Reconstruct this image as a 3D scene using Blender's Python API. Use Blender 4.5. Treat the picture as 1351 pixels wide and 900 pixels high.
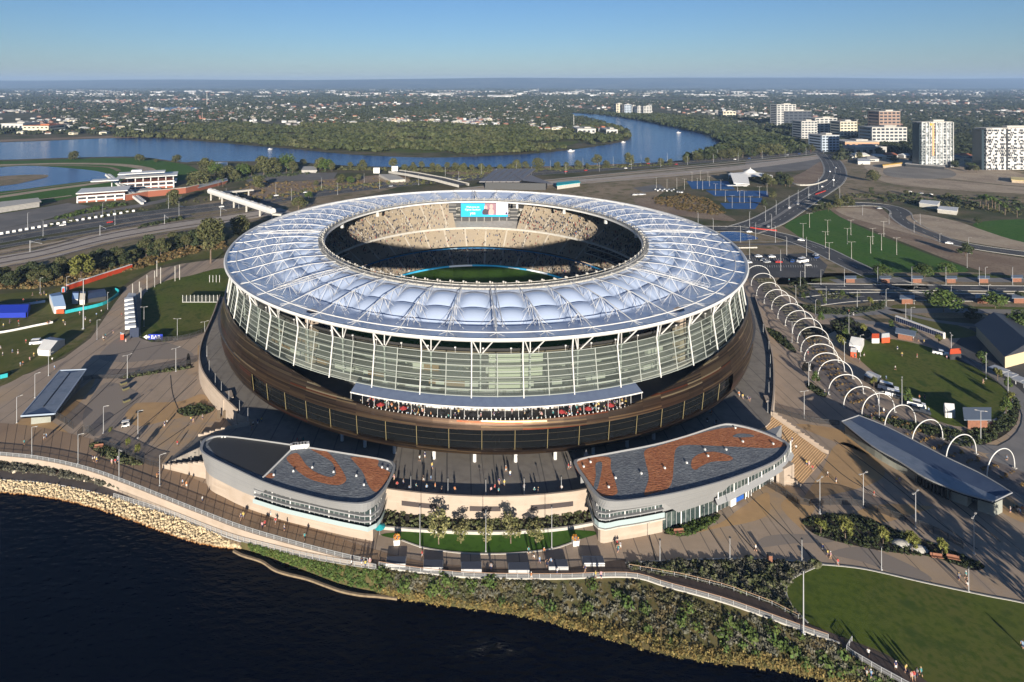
import bpy, math, random
import numpy as np
from mathutils import Vector, Matrix
from mathutils.geometry import tessellate_polygon
for o in list(bpy.data.objects): bpy.data.objects.remove(o)
SC = bpy.context.scene; COL = SC.collection
rad = math.radians; sin = math.sin; cos = math.cos; PI = math.pi
# ---------------------------------------------------------------- camera, sky, sun, exposure
F, CX, YH, CH, GZ = 765.0, 605.0, 110.0, 122.0, 4.0     # focal length and principal point in photo pixels, camera height, ground level
cam = bpy.data.cameras.new('camera'); co = bpy.data.objects.new('camera', cam); COL.objects.link(co)
co.location = (0, 0, CH); co.rotation_euler = (rad(90), 0, 0)
cam.sensor_width = 36; cam.lens = F / 1351 * 36
cam.shift_x = (675.5 - CX) / 1351; cam.shift_y = (YH - 450) / 1351
cam.clip_start = 1; cam.clip_end = 60000
SC.camera = co
SUN_EL, SUN_AZ = 12.0, -2.0                              # sun low behind the camera; azimuth of the shadows, degrees right of straight ahead
w = bpy.data.worlds.new('World'); SC.world = w; w.use_nodes = True
nt = w.node_tree; bg = nt.nodes['Background']
sky = nt.nodes.new('ShaderNodeTexSky'); sky.sky_type = 'NISHITA'; sky.sun_disc = False
sky.sun_elevation = rad(SUN_EL); sky.sun_rotation = rad(180 + SUN_AZ)
sky.altitude = 100; sky.air_density = 1.0; sky.dust_density = 0.2; sky.ozone_density = 5.0
tn = nt.nodes.new('ShaderNodeVectorMath'); tn.operation = 'MULTIPLY'; tn.inputs[1].default_value = (1.04, 1.0, 1.06)   # clear, deep blue air
nt.links.new(sky.outputs[0], tn.inputs[0]); nt.links.new(tn.outputs[0], bg.inputs[0]); bg.inputs[1].default_value = 0.05
sl = bpy.data.lights.new('sun', 'SUN'); sl.energy = 5.0; sl.angle = rad(0.5); sl.color = (1.0, 0.90, 0.76)
so = bpy.data.objects.new('sun', sl); COL.objects.link(so)
sd = Vector((sin(rad(SUN_AZ)) * cos(rad(SUN_EL)), cos(rad(SUN_AZ)) * cos(rad(SUN_EL)), -sin(rad(SUN_EL))))
so.rotation_euler = sd.to_track_quat('-Z', 'Y').to_euler(); so.location = (0, -50, 300)
vs = SC.view_settings; vs.view_transform = 'Standard'; vs.look = 'None'; vs.gamma = 1; vs.use_curve_mapping = False
vs.exposure = 1.05
SC.cycles.max_bounces = 5; SC.cycles.diffuse_bounces = 2; SC.cycles.glossy_bounces = 2; SC.cycles.transmission_bounces = 3
SC.cycles.transparent_max_bounces = 10; SC.cycles.volume_bounces = 0; SC.cycles.caustics_reflective = False; SC.cycles.caustics_refractive = False
# ---------------------------------------------------------------- helpers
R_ = random.Random(7); NR = np.random.default_rng(11)
def G(px, py, z=GZ):                                     # where a ray through a photo pixel meets height z
    d = F * (CH - z) / (py - YH); return ((px - CX) * d / F, d)
def GP(pts, z=GZ): return [G(p[0], p[1], z) for p in pts]
def ZY(py, d): return CH - (py - YH) * d / F             # height seen at pixel row py and distance d
def cr(pts, n=6, closed=False):                          # Catmull-Rom through the points
    P = [Vector(p) for p in pts]; out = []; m = len(P)
    for i in range(m if closed else m - 1):
        if closed: a, b, c, d = P[i-1], P[i], P[(i+1) % m], P[(i+2) % m]
        else: a, b, c, d = P[max(i-1, 0)], P[i], P[i+1], P[min(i+2, m-1)]
        for k in range(n):
            t = k / n
            out.append(0.5 * ((2*b) + (c-a)*t + (2*a-5*b+4*c-d)*t*t + (3*b-a-3*c+d)*t**3))
    if not closed: out.append(P[-1])
    return [tuple(v) for v in out]
def resample(pts, step):
    P = [Vector(p) for p in pts]; out = [tuple(P[0])]; acc = 0.0
    for a, b in zip(P, P[1:]):
        L = (b-a).length; s = step - acc
        while s <= L:
            out.append(tuple(a.lerp(b, s / L))); s += step
        acc = (acc + L) % step
    return out
def inside(x, y, poly):
    x = np.asarray(x); y = np.asarray(y); r = np.zeros(x.shape, bool); n = len(poly); j = n-1
    for i in range(n):
        xi, yi = poly[i][:2]; xj, yj = poly[j][:2]
        c = ((yi > y) != (yj > y)) & (x < (xj-xi)*(y-yi)/(yj-yi+1e-12)+xi)
        r ^= c; j = i
    return r
def scatter(poly, n, rng=NR):                            # n random points in a polygon
    xs = [p[0] for p in poly]; ys = [p[1] for p in poly]; out = np.zeros((0, 2))
    while len(out) < n:
        q = np.c_[rng.uniform(min(xs), max(xs), n*2), rng.uniform(min(ys), max(ys), n*2)]
        out = np.r_[out, q[inside(q[:, 0], q[:, 1], poly)]]
    return out[:n]
_ones = 'zeroth first second third fourth fifth sixth seventh eighth ninth tenth eleventh twelfth thirteenth fourteenth fifteenth sixteenth seventeenth eighteenth nineteenth'.split()
_tens = {2: 'twent', 3: 'thirt', 4: 'fort', 5: 'fift', 6: 'sixt', 7: 'sevent', 8: 'eight', 9: 'ninet'}
def ordw(n):
    if n < 20: return _ones[n]
    a, b = divmod(n, 10)
    if a > 9: return '%dth' % n
    return _tens[a] + ('ieth' if b == 0 else 'y-' + _ones[b])
# ---------------------------------------------------------------- materials
def mat(name, col, rough=0.8, spec=0.3, metal=0.0, layers=(), bump=None, emit=None, coord='P', island=0.0, objrand=0.0):
    """layers: (scale or (sx,sy,sz), colour, lo, hi[, kind]); island / objrand: random brightness per leaf or per object"""
    m = bpy.data.materials.new(name); m.use_nodes = True; t = m.node_tree; N = t.nodes; L = t.links
    b = N['Principled BSDF']; b.inputs['Roughness'].default_value = rough; b.inputs['Metallic'].default_value = metal
    b.inputs['Specular IOR Level'].default_value = spec
    if coord == 'P': src = N.new('ShaderNodeNewGeometry').outputs['Position']
    else: src = N.new('ShaderNodeTexCoord').outputs['Object']
    def tex(sc, kind):
        mp = N.new('ShaderNodeMapping'); L.new(src, mp.inputs[0])
        mp.inputs['Scale'].default_value = sc if isinstance(sc, tuple) else (sc, sc, sc)
        if kind == 'voro': n = N.new('ShaderNodeTexVoronoi'); o = n.outputs['Distance']
        elif kind == 'cell': n = N.new('ShaderNodeTexVoronoi'); o = n.outputs['Color']
        elif kind == 'wave': n = N.new('ShaderNodeTexWave'); n.inputs['Scale'].default_value = 1; o = n.outputs['Fac']
        else: n = N.new('ShaderNodeTexNoise'); n.inputs['Detail'].default_value = 5; n.inputs['Scale'].default_value = 1; o = n.outputs['Fac']
        if kind in ('voro', 'cell'): n.inputs['Scale'].default_value = 1
        L.new(mp.outputs[0], n.inputs['Vector']); return o
    rgb = N.new('ShaderNodeRGB'); rgb.outputs[0].default_value = (*col, 1); cur = rgb.outputs[0]
    for la in layers:
        o = tex(la[0], la[4] if len(la) > 4 else 'noise')
        mr = N.new('ShaderNodeMapRange'); mr.inputs[1].default_value = la[2]; mr.inputs[2].default_value = la[3]; L.new(o, mr.inputs[0])
        mx = N.new('ShaderNodeMix'); mx.data_type = 'RGBA'; L.new(mr.outputs[0], mx.inputs[0])
        L.new(cur, mx.inputs[6]); mx.inputs[7].default_value = (*la[1], 1); cur = mx.outputs[2]
    for amt, out in ((island, 'i'), (objrand, 'o')):
        if amt:
            o = N.new('ShaderNodeNewGeometry').outputs['Random Per Island'] if out == 'i' else N.new('ShaderNodeObjectInfo').outputs['Random']
            mr = N.new('ShaderNodeMapRange'); mr.inputs[3].default_value = 1-amt; mr.inputs[4].default_value = 1+amt; L.new(o, mr.inputs[0])
            vm = N.new('ShaderNodeVectorMath'); vm.operation = 'SCALE'; L.new(cur, vm.inputs[0]); L.new(mr.outputs[0], vm.inputs['Scale']); cur = vm.outputs[0]
    L.new(cur, b.inputs['Base Color'])
    if bump:
        bn = N.new('ShaderNodeBump'); bn.inputs['Strength'].default_value = bump[1]; bn.inputs['Distance'].default_value = bump[2] if len(bump) > 2 else 0.3
        L.new(tex(bump[0], bump[3] if len(bump) > 3 else 'noise'), bn.inputs['Height']); L.new(bn.outputs[0], b.inputs['Normal'])
    if emit:
        b.inputs['Emission Color'].default_value = (*emit[0], 1); b.inputs['Emission Strength'].default_value = emit[1]
    return m
def island_ramp(name, cols, rough=0.8, spec=0.2):         # a random flat colour per loose piece (crowds, far roofs, rocks)
    m = bpy.data.materials.new(name); m.use_nodes = True; t = m.node_tree; N = t.nodes; L = t.links
    b = N['Principled BSDF']; b.inputs['Roughness'].default_value = rough; b.inputs['Specular IOR Level'].default_value = spec
    r = N.new('ShaderNodeValToRGB'); r.color_ramp.interpolation = 'CONSTANT'; e = r.color_ramp.elements
    while len(e) < len(cols): e.new(0.5)
    for i, c in enumerate(cols): e[i].position = i/len(cols); e[i].color = (*c, 1)
    L.new(N.new('ShaderNodeNewGeometry').outputs['Random Per Island'], r.inputs[0]); L.new(r.outputs[0], b.inputs['Base Color'])
    return m
# ---------------------------------------------------------------- mesh building
class MB:
    def __init__(s): s.v = []; s.f = []; s.mi = []; s.m = 0
    def add(s, vs, fs, m=None):
        b = len(s.v); s.v += [tuple(p) for p in vs]; s.f += [tuple(i+b for i in f) for f in fs]; s.mi += [s.m if m is None else m]*len(fs); return s
    def box(s, c, d, rz=0.0, m=None, top=1.0, slope=0.0):   # centre, size; top scales the upper face
        x, y, z = d[0]/2, d[1]/2, d[2]/2; P = []
        for k, q in ((-1, 1.0), (1, top)):
            for a, b in ((-1, -1), (1, -1), (1, 1), (-1, 1)):
                u, v = a*x*q, b*y*q; P.append((c[0]+u*cos(rz)-v*sin(rz), c[1]+u*sin(rz)+v*cos(rz), c[2]+k*z + slope*u))
        return s.add(P, [(3, 2, 1, 0), (4, 5, 6, 7), (0, 1, 5, 4), (1, 2, 6, 5), (2, 3, 7, 6), (3, 0, 4, 7)], m)
    def tube(s, p, q, r, n=6, r2=None, m=None, cap=True):
        p, q = Vector(p), Vector(q); d = (q-p)
        if d.length < 1e-6: return s
        d.normalize(); a = d.orthogonal().normalized(); b = d.cross(a); r2 = r if r2 is None else r2; P = []
        for o, rr in ((p, r), (q, r2)):
            for i in range(n):
                t = 2*PI*i/n; P.append(o + a*cos(t)*rr + b*sin(t)*rr)
        fs = [(i, (i+1) % n, n+(i+1) % n, n+i) for i in range(n)]
        if cap: fs += [tuple(range(n-1, -1, -1)), tuple(range(n, 2*n))]
        return s.add(P, fs, m)
    def path(s, pts, r, n=6, m=None):
        P = [Vector(p) for p in pts]; V = []; K = len(P)
        rr = r if isinstance(r, (list, tuple)) else [r]*K; a = None
        for i in range(K):
            d = (P[min(i+1, K-1)]-P[max(i-1, 0)]).normalized()
            a = d.orthogonal().normalized() if a is None else (a-d*a.dot(d)).normalized()
            b = d.cross(a)
            for k in range(n): t = 2*PI*k/n; V.append(P[i]+a*cos(t)*rr[i]+b*sin(t)*rr[i])
        fs = [(i*n+k, i*n+(k+1) % n, (i+1)*n+(k+1) % n, (i+1)*n+k) for i in range(K-1) for k in range(n)]
        return s.add(V, fs+[tuple(range(n-1, -1, -1)), tuple(range((K-1)*n, K*n))], m)
    def poly(s, pts, z=None, m=None):
        P = [Vector((p[0], p[1], p[2] if z is None else z)) for p in pts]
        T = tessellate_polygon([P]); fs = []
        for t in T:
            n = (P[t[1]]-P[t[0]]).cross(P[t[2]]-P[t[0]]); fs.append(t if n.z >= 0 else t[::-1])
        return s.add(P, fs, m)
    def prism(s, pts, z0, z1, m=None, mside=None, bottom=False):
        n = len(pts); A = sum(pts[i][0]*pts[(i+1) % n][1]-pts[(i+1) % n][0]*pts[i][1] for i in range(n))
        p = list(pts) if A > 0 else list(pts)[::-1]
        s.poly(p, z1, m)
        if bottom: s.poly(p, z0, m)
        V = [(a[0], a[1], z0) for a in p]+[(a[0], a[1], z1) for a in p]
        return s.add(V, [(i, (i+1) % n, n+(i+1) % n, n+i) for i in range(n)], m if mside is None else mside)
    def ribbon(s, pts, wd, z=None, m=None):                  # flat strip along a path
        P = [Vector(p[:2]) for p in pts]; V = []; K = len(P)
        for i in range(K):
            d = (P[min(i+1, K-1)]-P[max(i-1, 0)]).normalized(); n = Vector((-d.y, d.x))
            w_ = wd[i] if isinstance(wd, (list, tuple)) else wd
            zz = pts[i][2] if z is None else z
            for sg in (-.5, .5): q = P[i]+n*w_*sg; V.append((q.x, q.y, zz))
        return s.add(V, [(2*i, 2*i+2, 2*i+3, 2*i+1) for i in range(K-1)], m)
    def wall(s, pts, z0, z1, th, m=None):                    # upright strip with thickness; z0/z1 number or list
        P = [Vector(p[:2]) for p in pts]; K = len(P); V = []
        for i in range(K):
            d = (P[min(i+1, K-1)]-P[max(i-1, 0)]).normalized(); n = Vector((-d.y, d.x))*th/2
            a = z0[i] if isinstance(z0, (list, tuple)) else z0; b = z1[i] if isinstance(z1, (list, tuple)) else z1
            for q, zz in ((P[i]-n, a), (P[i]+n, a), (P[i]+n, b), (P[i]-n, b)): V.append((q.x, q.y, zz))
        fs = []
        for i in range(K-1):
            for k in range(4): fs.append((4*i+k, 4*i+4+k, 4*i+4+(k+1) % 4, 4*i+(k+1) % 4))
        return s.add(V, fs+[(3, 2, 1, 0), tuple(4*(K-1)+k for k in range(4))], m)
    def loft(s, rows, m=None, closed=False):
        n = len(rows[0]); V = [p for r in rows for p in r]; fs = []
        for i in range(len(rows)-1):
            for k in range(n if closed else n-1):
                k2 = (k+1) % n; fs.append((i*n+k, i*n+k2, (i+1)*n+k2, (i+1)*n+k))
        return s.add(V, fs, m)
    def build(s, name, mats, parent=None, smooth=False):
        me = bpy.data.meshes.new(name); me.from_pydata(s.v, [], s.f); mats = mats if isinstance(mats, (list, tuple)) else [mats]
        for m in mats: me.materials.append(m)
        if any(s.mi): me.polygons.foreach_set('material_index', s.mi)
        if smooth: me.polygons.foreach_set('use_smooth', [True]*len(s.f))
        me.update(); return link(name, me, parent)
def link(name, me, parent=None):
    o = bpy.data.objects.new(name, me); COL.objects.link(o)
    if parent is not None: o.parent = parent
    return o
def npmesh(name, V, Fq, mats, mi=None, parent=None, smooth=False):
    me = bpy.data.meshes.new(name); V = np.asarray(V, np.float32); Fq = np.asarray(Fq, np.int32); k = Fq.shape[1]
    me.vertices.add(len(V)); me.vertices.foreach_set('co', V.ravel())
    me.loops.add(Fq.size); me.loops.foreach_set('vertex_index', Fq.ravel())
    me.polygons.add(len(Fq)); me.polygons.foreach_set('loop_start', np.arange(0, Fq.size, k, dtype=np.int32))
    for m in (mats if isinstance(mats, (list, tuple)) else [mats]): me.materials.append(m)
    if mi is not None: me.polygons.foreach_set('material_index', np.asarray(mi, np.int32))
    if smooth: me.polygons.foreach_set('use_smooth', np.ones(len(Fq), bool))
    me.update(calc_edges=True); me.validate(); return link(name, me, parent)
def tag(o, label=None, cat=None, group=None, kind=None):
    if label: o['label'] = label
    if cat: o['category'] = cat
    if group: o['group'] = group
    if kind: o['kind'] = kind
    return o
def struct(name, mb, m, **k): return tag(mb.build(name, m, **k), kind='structure')
def thing(name, label, cat, loc=(0, 0, 0), rz=0.0, group=None):
    o = bpy.data.objects.new(name, None); COL.objects.link(o); o.location = loc; o.rotation_euler = (0, 0, rz)
    return tag(o, label, cat, group)
KIDS = {}
def kids(o): return [c for c in o.children]
def dup(o, parent=None):
    c = o.copy(); COL.objects.link(c)
    if parent is not None: c.parent = parent
    for ch in KIDS.get(o.name) or kids(o): dup(ch, c)
    return c
class Proto:                                              # first placing moves the model itself, later ones copy it with its parts
    def __init__(s, root): s.root = root; s.used = False; KIDS[root.name] = list(kids(root))
    def put(s, x, y, z=GZ, rz=0.0, sc=1.0, label=None, group=None):
        o = dup(s.root) if s.used else s.root; s.used = True
        o.location = (x, y, z); o.rotation_euler = (0, 0, rz)
        o.scale = sc if isinstance(sc, tuple) else (sc, sc, sc)
        if label: o['label'] = label
        if group: o['group'] = group
        return o
def number(objs, fmt, key=lambda o: o.location.x):        # fmt has {} for the ordinal word counted from the left
    for i, o in enumerate(sorted(objs, key=key)): o['label'] = fmt.format(ordw(i+1))
def leafquads(C, nrm, size, rng=NR, jit=0.7):             # quads at C facing about nrm
    n = len(C); d = nrm + rng.normal(0, jit, (n, 3)); d /= np.linalg.norm(d, axis=1)[:, None]+1e-9
    a = np.cross(d, rng.normal(0, 1, (n, 3))); a /= np.linalg.norm(a, axis=1)[:, None]+1e-9; b = np.cross(d, a)
    s = np.asarray(size); s = (np.full(n, s) if s.ndim == 0 else s)[:, None]*0.5*rng.uniform(.7, 1.3, (n, 1))
    V = np.stack([C-a*s-b*s*.8, C+a*s-b*s*.8, C+a*s+b*s*.8, C-a*s+b*s*.8], 1).reshape(-1, 3)
    return V, np.arange(4*n).reshape(n, 4)
# ================================================================ colours
C_ = dict(
 stone=mat('pale_sandstone', (0.336, 0.276, 0.224), .85, layers=((.35, (0.296, 0.240, 0.188), .45, .7), ((0.096, 0.096, 1.120), (0.376, 0.316, 0.256), .5, .75))),
 conc=mat('concrete', (.33, .32, .30), .85, layers=((.5, (.26, .25, .24), .4, .7),)),
 pale=mat('pale_concrete', (0.398, 0.383, 0.347), .8, layers=((.6, (0.332, 0.318, 0.289), .45, .7),)),
 white=mat('white_paint', (0.550, 0.550, 0.537), .45, layers=((.4, (0.495, 0.495, 0.489), .45, .75),)),
 steel=mat('galvanised_steel', (.42, .43, .44), .5, metal=.3),
 dark=mat('dark_metal', (.035, .037, .04), .5),
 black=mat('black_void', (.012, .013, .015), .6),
 asphalt=mat('asphalt', (.055, .056, .06), .9, layers=((.06, (.085, .083, .082), .45, .65), ((2, 2, 2), (.04, .04, .043), .5, .8))),
 grass=mat('lawn_grass', (.078, .106, .016), .9, .1, layers=((.05, (.095, .103, .025), .42, .62), (.7, (.05, .078, .012), .45, .7), (.014, (.125, .112, .042), .48, .70), (.2, (.045, .072, .014), .56, .7)), bump=(3.0, .4, .1)),
 fieldg=mat('sports_turf', (0.047, 0.113, 0.016), .9, .1, layers=((.03, (0.059, 0.117, 0.020), .4, .6), (.6, (0.027, 0.068, 0.012), .5, .75))),
 worngrass=mat('worn_grass', (.085, .092, .024), .95, .1, layers=((.035, (.15, .125, .06), .5, .68), (.4, (.06, .078, .018), .45, .7), (.1, (.11, .105, .035), .5, .7))),
 drygrass=mat('dry_verge', (.20, .16, .105), .95, .1, layers=((.02, (.27, .21, .145), .42, .6), (.12, (.11, .105, .05), .5, .68), (1.2, (.13, .11, .06), .5, .7))),
 earth=mat('brown_earth', (.20, .145, .105), .95, .1, layers=((.05, (.27, .21, .15), .4, .65), (.5, (.15, .11, .08), .5, .7))),
 sand=mat('pale_sand', (.36, .29, .21), .95, .1, layers=((.04, (.27, .21, .155), .42, .62), (.4, (.42, .36, .27), .5, .75))),
 mulch=mat('dark_mulch', (.030, .027, .022), .95, .1, layers=((.8, (.05, .043, .03), .4, .7),)),
 paving=mat('plaza_paving', (.335, .262, .198), .85, layers=((.018, (.37, .255, .145), .56, .61), (.25, (.295, .23, .17), .42, .7), (2.5, (.28, .215, .16), .5, .8), (.06, (.235, .19, .155), .57, .75), (.03, (.40, .285, .17), .58, .72), ((.052, 0, 0), (.12, .10, .085), .992, 1.0, 'wave'), ((.4, .02, 1), (.27, .215, .17), .6, .8))),
 deck=mat('timber_paving', (0.288, 0.200, 0.128), .8, layers=((.08, (0.232, 0.160, 0.104), .4, .65), ((3.0, 3.0, 1), (0.248, 0.168, 0.108), .45, .75))),
 timber=mat('dark_timber_boards', (.085, .062, .05), .8, layers=(((4, .4, 1), (.06, .045, .037), .4, .7),)),
 podpav=mat('podium_paving', (.185, .168, .148), .85, layers=((.05, (.22, .20, .175), .4, .65), (.4, (.155, .14, .125), .45, .7), ((.045, 0, 0), (.09, .085, .08), .99, 1.0, 'wave'))),
 gravel=mat('rail_ballast', (.36, .315, .27), .95, layers=((.2, (.29, .25, .21), .4, .7),)),
 line=mat('road_paint', (.55, .54, .50), .7),
 tan=mat('tan_paving', (0.396, 0.258, 0.129), .85, layers=((.3, (0.344, 0.224, 0.116), .4, .7),)),
 bark=mat('bark', (.16, .12, .09), .9, layers=((3, (.10, .075, .055), .4, .7),), coord='O'),
 terracotta=mat('terracotta_panel', (.36, .13, .06), .8, layers=((.5, (.30, .10, .05), .4, .7),)),
)
def water_mat(name, col, sc, st, rough, spec=.5):
    m = mat(name, col, rough, spec, layers=((.006, tuple(c*1.5 for c in col), .45, .7),), bump=(sc, st, 1.0)); return m
# ================================================================ shore lines (pixels -> metres)
TOPpx = [(-500, 575), (-200, 586), (0, 602), (60, 609), (120, 623), (170, 641), (220, 661), (270, 681), (320, 700), (380, 718), (440, 734), (480, 743), (540, 753), (620, 761), (730, 763), (830, 761), (880, 774), (950, 793), (1000, 810), (1060, 832), (1115, 852), (1160, 880), (1225, 912), (1400, 1000), (1700, 1150)]
SHOpx = [(-500, 630), (-200, 640), (0, 650), (60, 656), (120, 669), (180, 689), (240, 711), (290, 722), (330, 727), (400, 752), (450, 771), (530, 790), (600, 801), (660, 808), (720, 820), (760, 831), (800, 842), (850, 858), (900, 869), (950, 877), (1000, 881), (1050, 890), (1100, 902), (1150, 918), (1225, 950), (1400, 1040), (1700, 1200)]
def interp(px, table): return float(np.interp(px, [p[0] for p in table], [p[1] for p in table]))
TOPs = cr(TOPpx, 6); SHOs = cr(SHOpx, 6)
def top(px, z=GZ): return G(px, interp(px, TOPs), z)
def shore(px, z=0.0): return G(px, interp(px, SHOs), z)
# ---- the near reach of the river
mb = MB(); mb.poly([(-3000, -1500), (3000, -1500), (3000, 215), (-3000, 215)], 0.0)
M_water = water_mat('river_water', (.0003, .0010, .0045), (.35, .7, .5), .40, .06, .05)
struct('river_water', mb, M_water)
# ---- land sheet from the top of the bank to the horizon
edge = [(p[0], p[1]) for p in [top(x) for x in list(range(-480, 1690, 15))]]
land = [(-26000, 205)] + edge + [(420, 60), (26000, 60), (26000, 21000), (-26000, 21000)]
M_ground = mat('ground_cover', (.100, .086, .052), .95, .1, layers=((.004, (.13, .11, .07), .45, .62), (.03, (.055, .064, .026), .45, .6), (.4, (.06, .06, .03), .5, .75)))
mb = MB(); mb.poly(land, GZ-.02); struct('ground', mb, M_ground)
# ---- riverside path below the promenade
PO = [(-500, 607), (-200, 618), (0, 632), (60, 637), (120, 648), (180, 665), (230, 681), (270, 697), (310, 712), (350, 722), (400, 735), (450, 744), (505, 752)]
PI_ = [(-500, 598), (-200, 608), (0, 621), (60, 626), (120, 637), (180, 653), (230, 669), (270, 684.5), (310, 700), (350, 711), (400, 724), (450, 735), (505, 743)]
POs = cr(PO, 5); PIs = cr(PI_, 5)
def zpath(px): return 1.2 + 2.7*max(0.0, min(1.0, (px-270)/235.0))**1.2
xs = list(range(-480, 506, 12))
def po(x, dz=0.0): p = G(x, interp(x, POs), zpath(x)); return (p[0], p[1], zpath(x)+dz)
def pi_(x, dz=0.0): p = G(x, interp(x, PIs), zpath(x)); return (p[0], p[1], zpath(x)+dz)
mb = MB(); mb.loft([[po(x) for x in xs], [pi_(x) for x in xs]], 0)
mb.loft([[po(x, -.5) for x in xs], [po(x) for x in xs]], 1)
mb.loft([[pi_(x, -.01) for x in xs], [(*top(x), zpath(x)-.01 if x > 270 else 2.6) for x in xs]], 2)
struct('riverside_path', mb, [mat('path_asphalt', (.10, .085, .08), .9, layers=((.3, (.08, .07, .07), .4, .7),)), C_['steel'], C_['mulch']])
xsr = list(range(-480, 331, 10))
mb = MB(); mb.loft([[(*shore(x, -1.2), -1.2) if x < 305 else (*shore(x, -1.2), -1.2) for x in xsr], [(*shore(x), .05) for x in xsr], [po(x, -.25) for x in xsr]])
struct('rock_bank', mb, mat('rock_bed', (.20, .15, .095), .95, layers=((.9, (.09, .065, .04), .4, .6),)))
xsb = list(range(318, 1690, 12)); rows = []
for k, (f, z) in enumerate(((0, -1.2), (.02, 0.05), (.25, 1.2), (.6, 2.6), (.9, 3.5), (1.0, GZ-.12))):
    r = []
    for x in xsb:
        a = shore(x); b = top(x) if x > 500 else po(x)[:2]; zt = 1.0 if x > 500 else zpath(x)/GZ
        if x > 500: zt = 1
        r.append((a[0]+(b[0]-a[0])*f, a[1]+(b[1]-a[1])*f, z*zt if z > 0 else z))
    rows.append(r)
mb = MB(); mb.loft(rows); struct('river_bank', mb, mat('bank_soil', (.075, .066, .03), .95, .1, layers=((.25, (.11, .085, .04), .4, .65), (1.0, (.05, .055, .02), .45, .7))))
# ---- retaining wall of the promenade
xw = list(range(-480, 500, 12)); mb = MB()
mb.wall([top(x) for x in xw], [zpath(x)-.3 for x in xw], [GZ+.28]*len(xw), .45)
tag(mb.build('retaining_wall', C_['stone']), 'long pale sandstone retaining wall curving below the promenade railing', 'wall')
# ---- paved plaza around the stadium
plaza = [top(x, GZ) for x in range(-480, 831, 15)] + GP([(832, 752), (900, 741), (1000, 738), (1085, 745), (1140, 750), (1220, 768), (1300, 785), (1351, 795), (1420, 810), (1500, 835), (1900, 700), (1700, 545), (1351, 470), (1340, 430), (1150, 425), (1030, 372), (985, 362), (940, 330), (340, 330), (292, 341), (240, 348), (200, 357), (168, 378), (150, 402), (120, 446), (85, 472), (40, 492), (-60, 524), (-480, 560)])
mb = MB(); mb.poly(plaza, GZ); struct('plaza', mb, C_['paving'])
# promenade surface strip
def off(px, dy): x, y = px, interp(px, TOPs)-dy; return G(x, y)
px_ = list(range(-480, 900, 14)); DW = [(-480, 36), (0, 44), (120, 44), (220, 45), (300, 42), (400, 32), (480, 22), (560, 14), (830, 12)]
mb = MB(); a_ = [(*top(x), GZ+.02) for x in px_ if x < 835]; b_ = [(*off(x, interp(x, DW)), GZ+.02) for x in px_ if x < 835]
mb.loft([a_, b_], 0)
for x in range(-200, 500, 12):                           # dark joints across the boards
    p, q = top(x), off(x+7, interp(x, DW)); mb.ribbon([p, q], .16, GZ+.026, 1)
struct('promenade', mb, [C_['deck'], mat('paving_joint', (.07, .055, .045), .9)])
# timber boardwalk where path and promenade meet
mb = MB(); e1 = [(*top(x), GZ+.03) for x in range(430, 832, 12)]; e2 = [(*off(x, interp(x, [(430, 4), (520, 9), (640, 11), (760, 14), (832, 24)])), GZ+.03) for x in range(430, 832, 12)]
mb.loft([e1, e2]); struct('boardwalk', mb, C_['timber'])
xr = list(range(826, 1124, 12)); inn = [(826, 749), (900, 762), (960, 777), (1020, 799), (1062, 821), (1124, 846)]
mb = MB(); mb.loft([[(*top(x), GZ+.03) for x in xr], [(*G(x, interp(x, inn)), GZ+.03) for x in xr]])
mb.poly(GP([(1110, 850), (1124, 846), (1175, 868), (1232, 905), (1290, 935), (1260, 940), (1215, 915), (1160, 885), (1116, 860)]), GZ+.036)
struct('boardwalk_ramp', mb, C_['timber'])
# tan and grey bands laid into the paving, drain slots
mb = MB()
for P in ([(905, 706), (950, 690), (975, 672), (1010, 650), (1016, 662), (1012, 680), (985, 690), (950, 696)], [(1060, 700), (1030, 668), (1050, 655), (1075, 668), (1062, 690)],
          [(1060, 660), (1085, 620), (1100, 590), (1120, 585), (1160, 610), (1165, 630), (1130, 645), (1085, 655)], [(1130, 676), (1170, 665), (1225, 668), (1225, 672), (1160, 690)],
          [(10, 580), (20, 560), (42, 545), (75, 560), (95, 575), (110, 580), (60, 585), (25, 585)], [(75, 545), (110, 510), (125, 500), (115, 520), (85, 550)],
          [(165, 545), (180, 532), (235, 530), (265, 520), (275, 530), (260, 545), (220, 555), (180, 562)], [(262, 455), (275, 490), (283, 515), (272, 512), (262, 480)],
          [(1050, 560), (1120, 570), (1150, 600), (1120, 590)], [(1290, 640), (1330, 655), (1351, 675), (1351, 690), (1310, 668)]):
    mb.poly(cr(GP(P), 5, True), GZ+.008, 0)
for P in ([(995, 725), (1010, 708), (1060, 705), (1100, 712), (1090, 716), (1050, 717), (1010, 722)], [(1095, 730), (1140, 722), (1200, 745), (1230, 765), (1190, 760), (1140, 742)],
          [(130, 470), (170, 440), (230, 455), (255, 470), (200, 475), (160, 478)], [(110, 545), (140, 505), (185, 520), (170, 540), (150, 565), (120, 575)]):
    mb.poly(cr(GP(P), 5, True), GZ+.009, 1)
for P in ([(933, 694), (960, 736)], [(953, 678), (990, 720), (1010, 736)], [(990, 655), (1050, 712), (1075, 740)], [(1130, 702), (1164, 748)], [(1100, 580), (1180, 640), (1240, 690), (1290, 725)], [(1040, 560), (1110, 625), (1160, 655), (1220, 705)], [(1180, 610), (1260, 665), (1320, 715)],
          [(225, 495), (228, 520), (236, 541)], [(140, 470), (260, 445)], [(60, 585), (150, 500), (185, 450)], [(90, 590), (190, 520)], [(135, 605), (215, 540), (260, 500)], [(170, 615), (250, 560)], [(852, 690), (866, 742)]):
    mb.ribbon(cr(GP(P), 4), .35, GZ+.014, 2)
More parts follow.
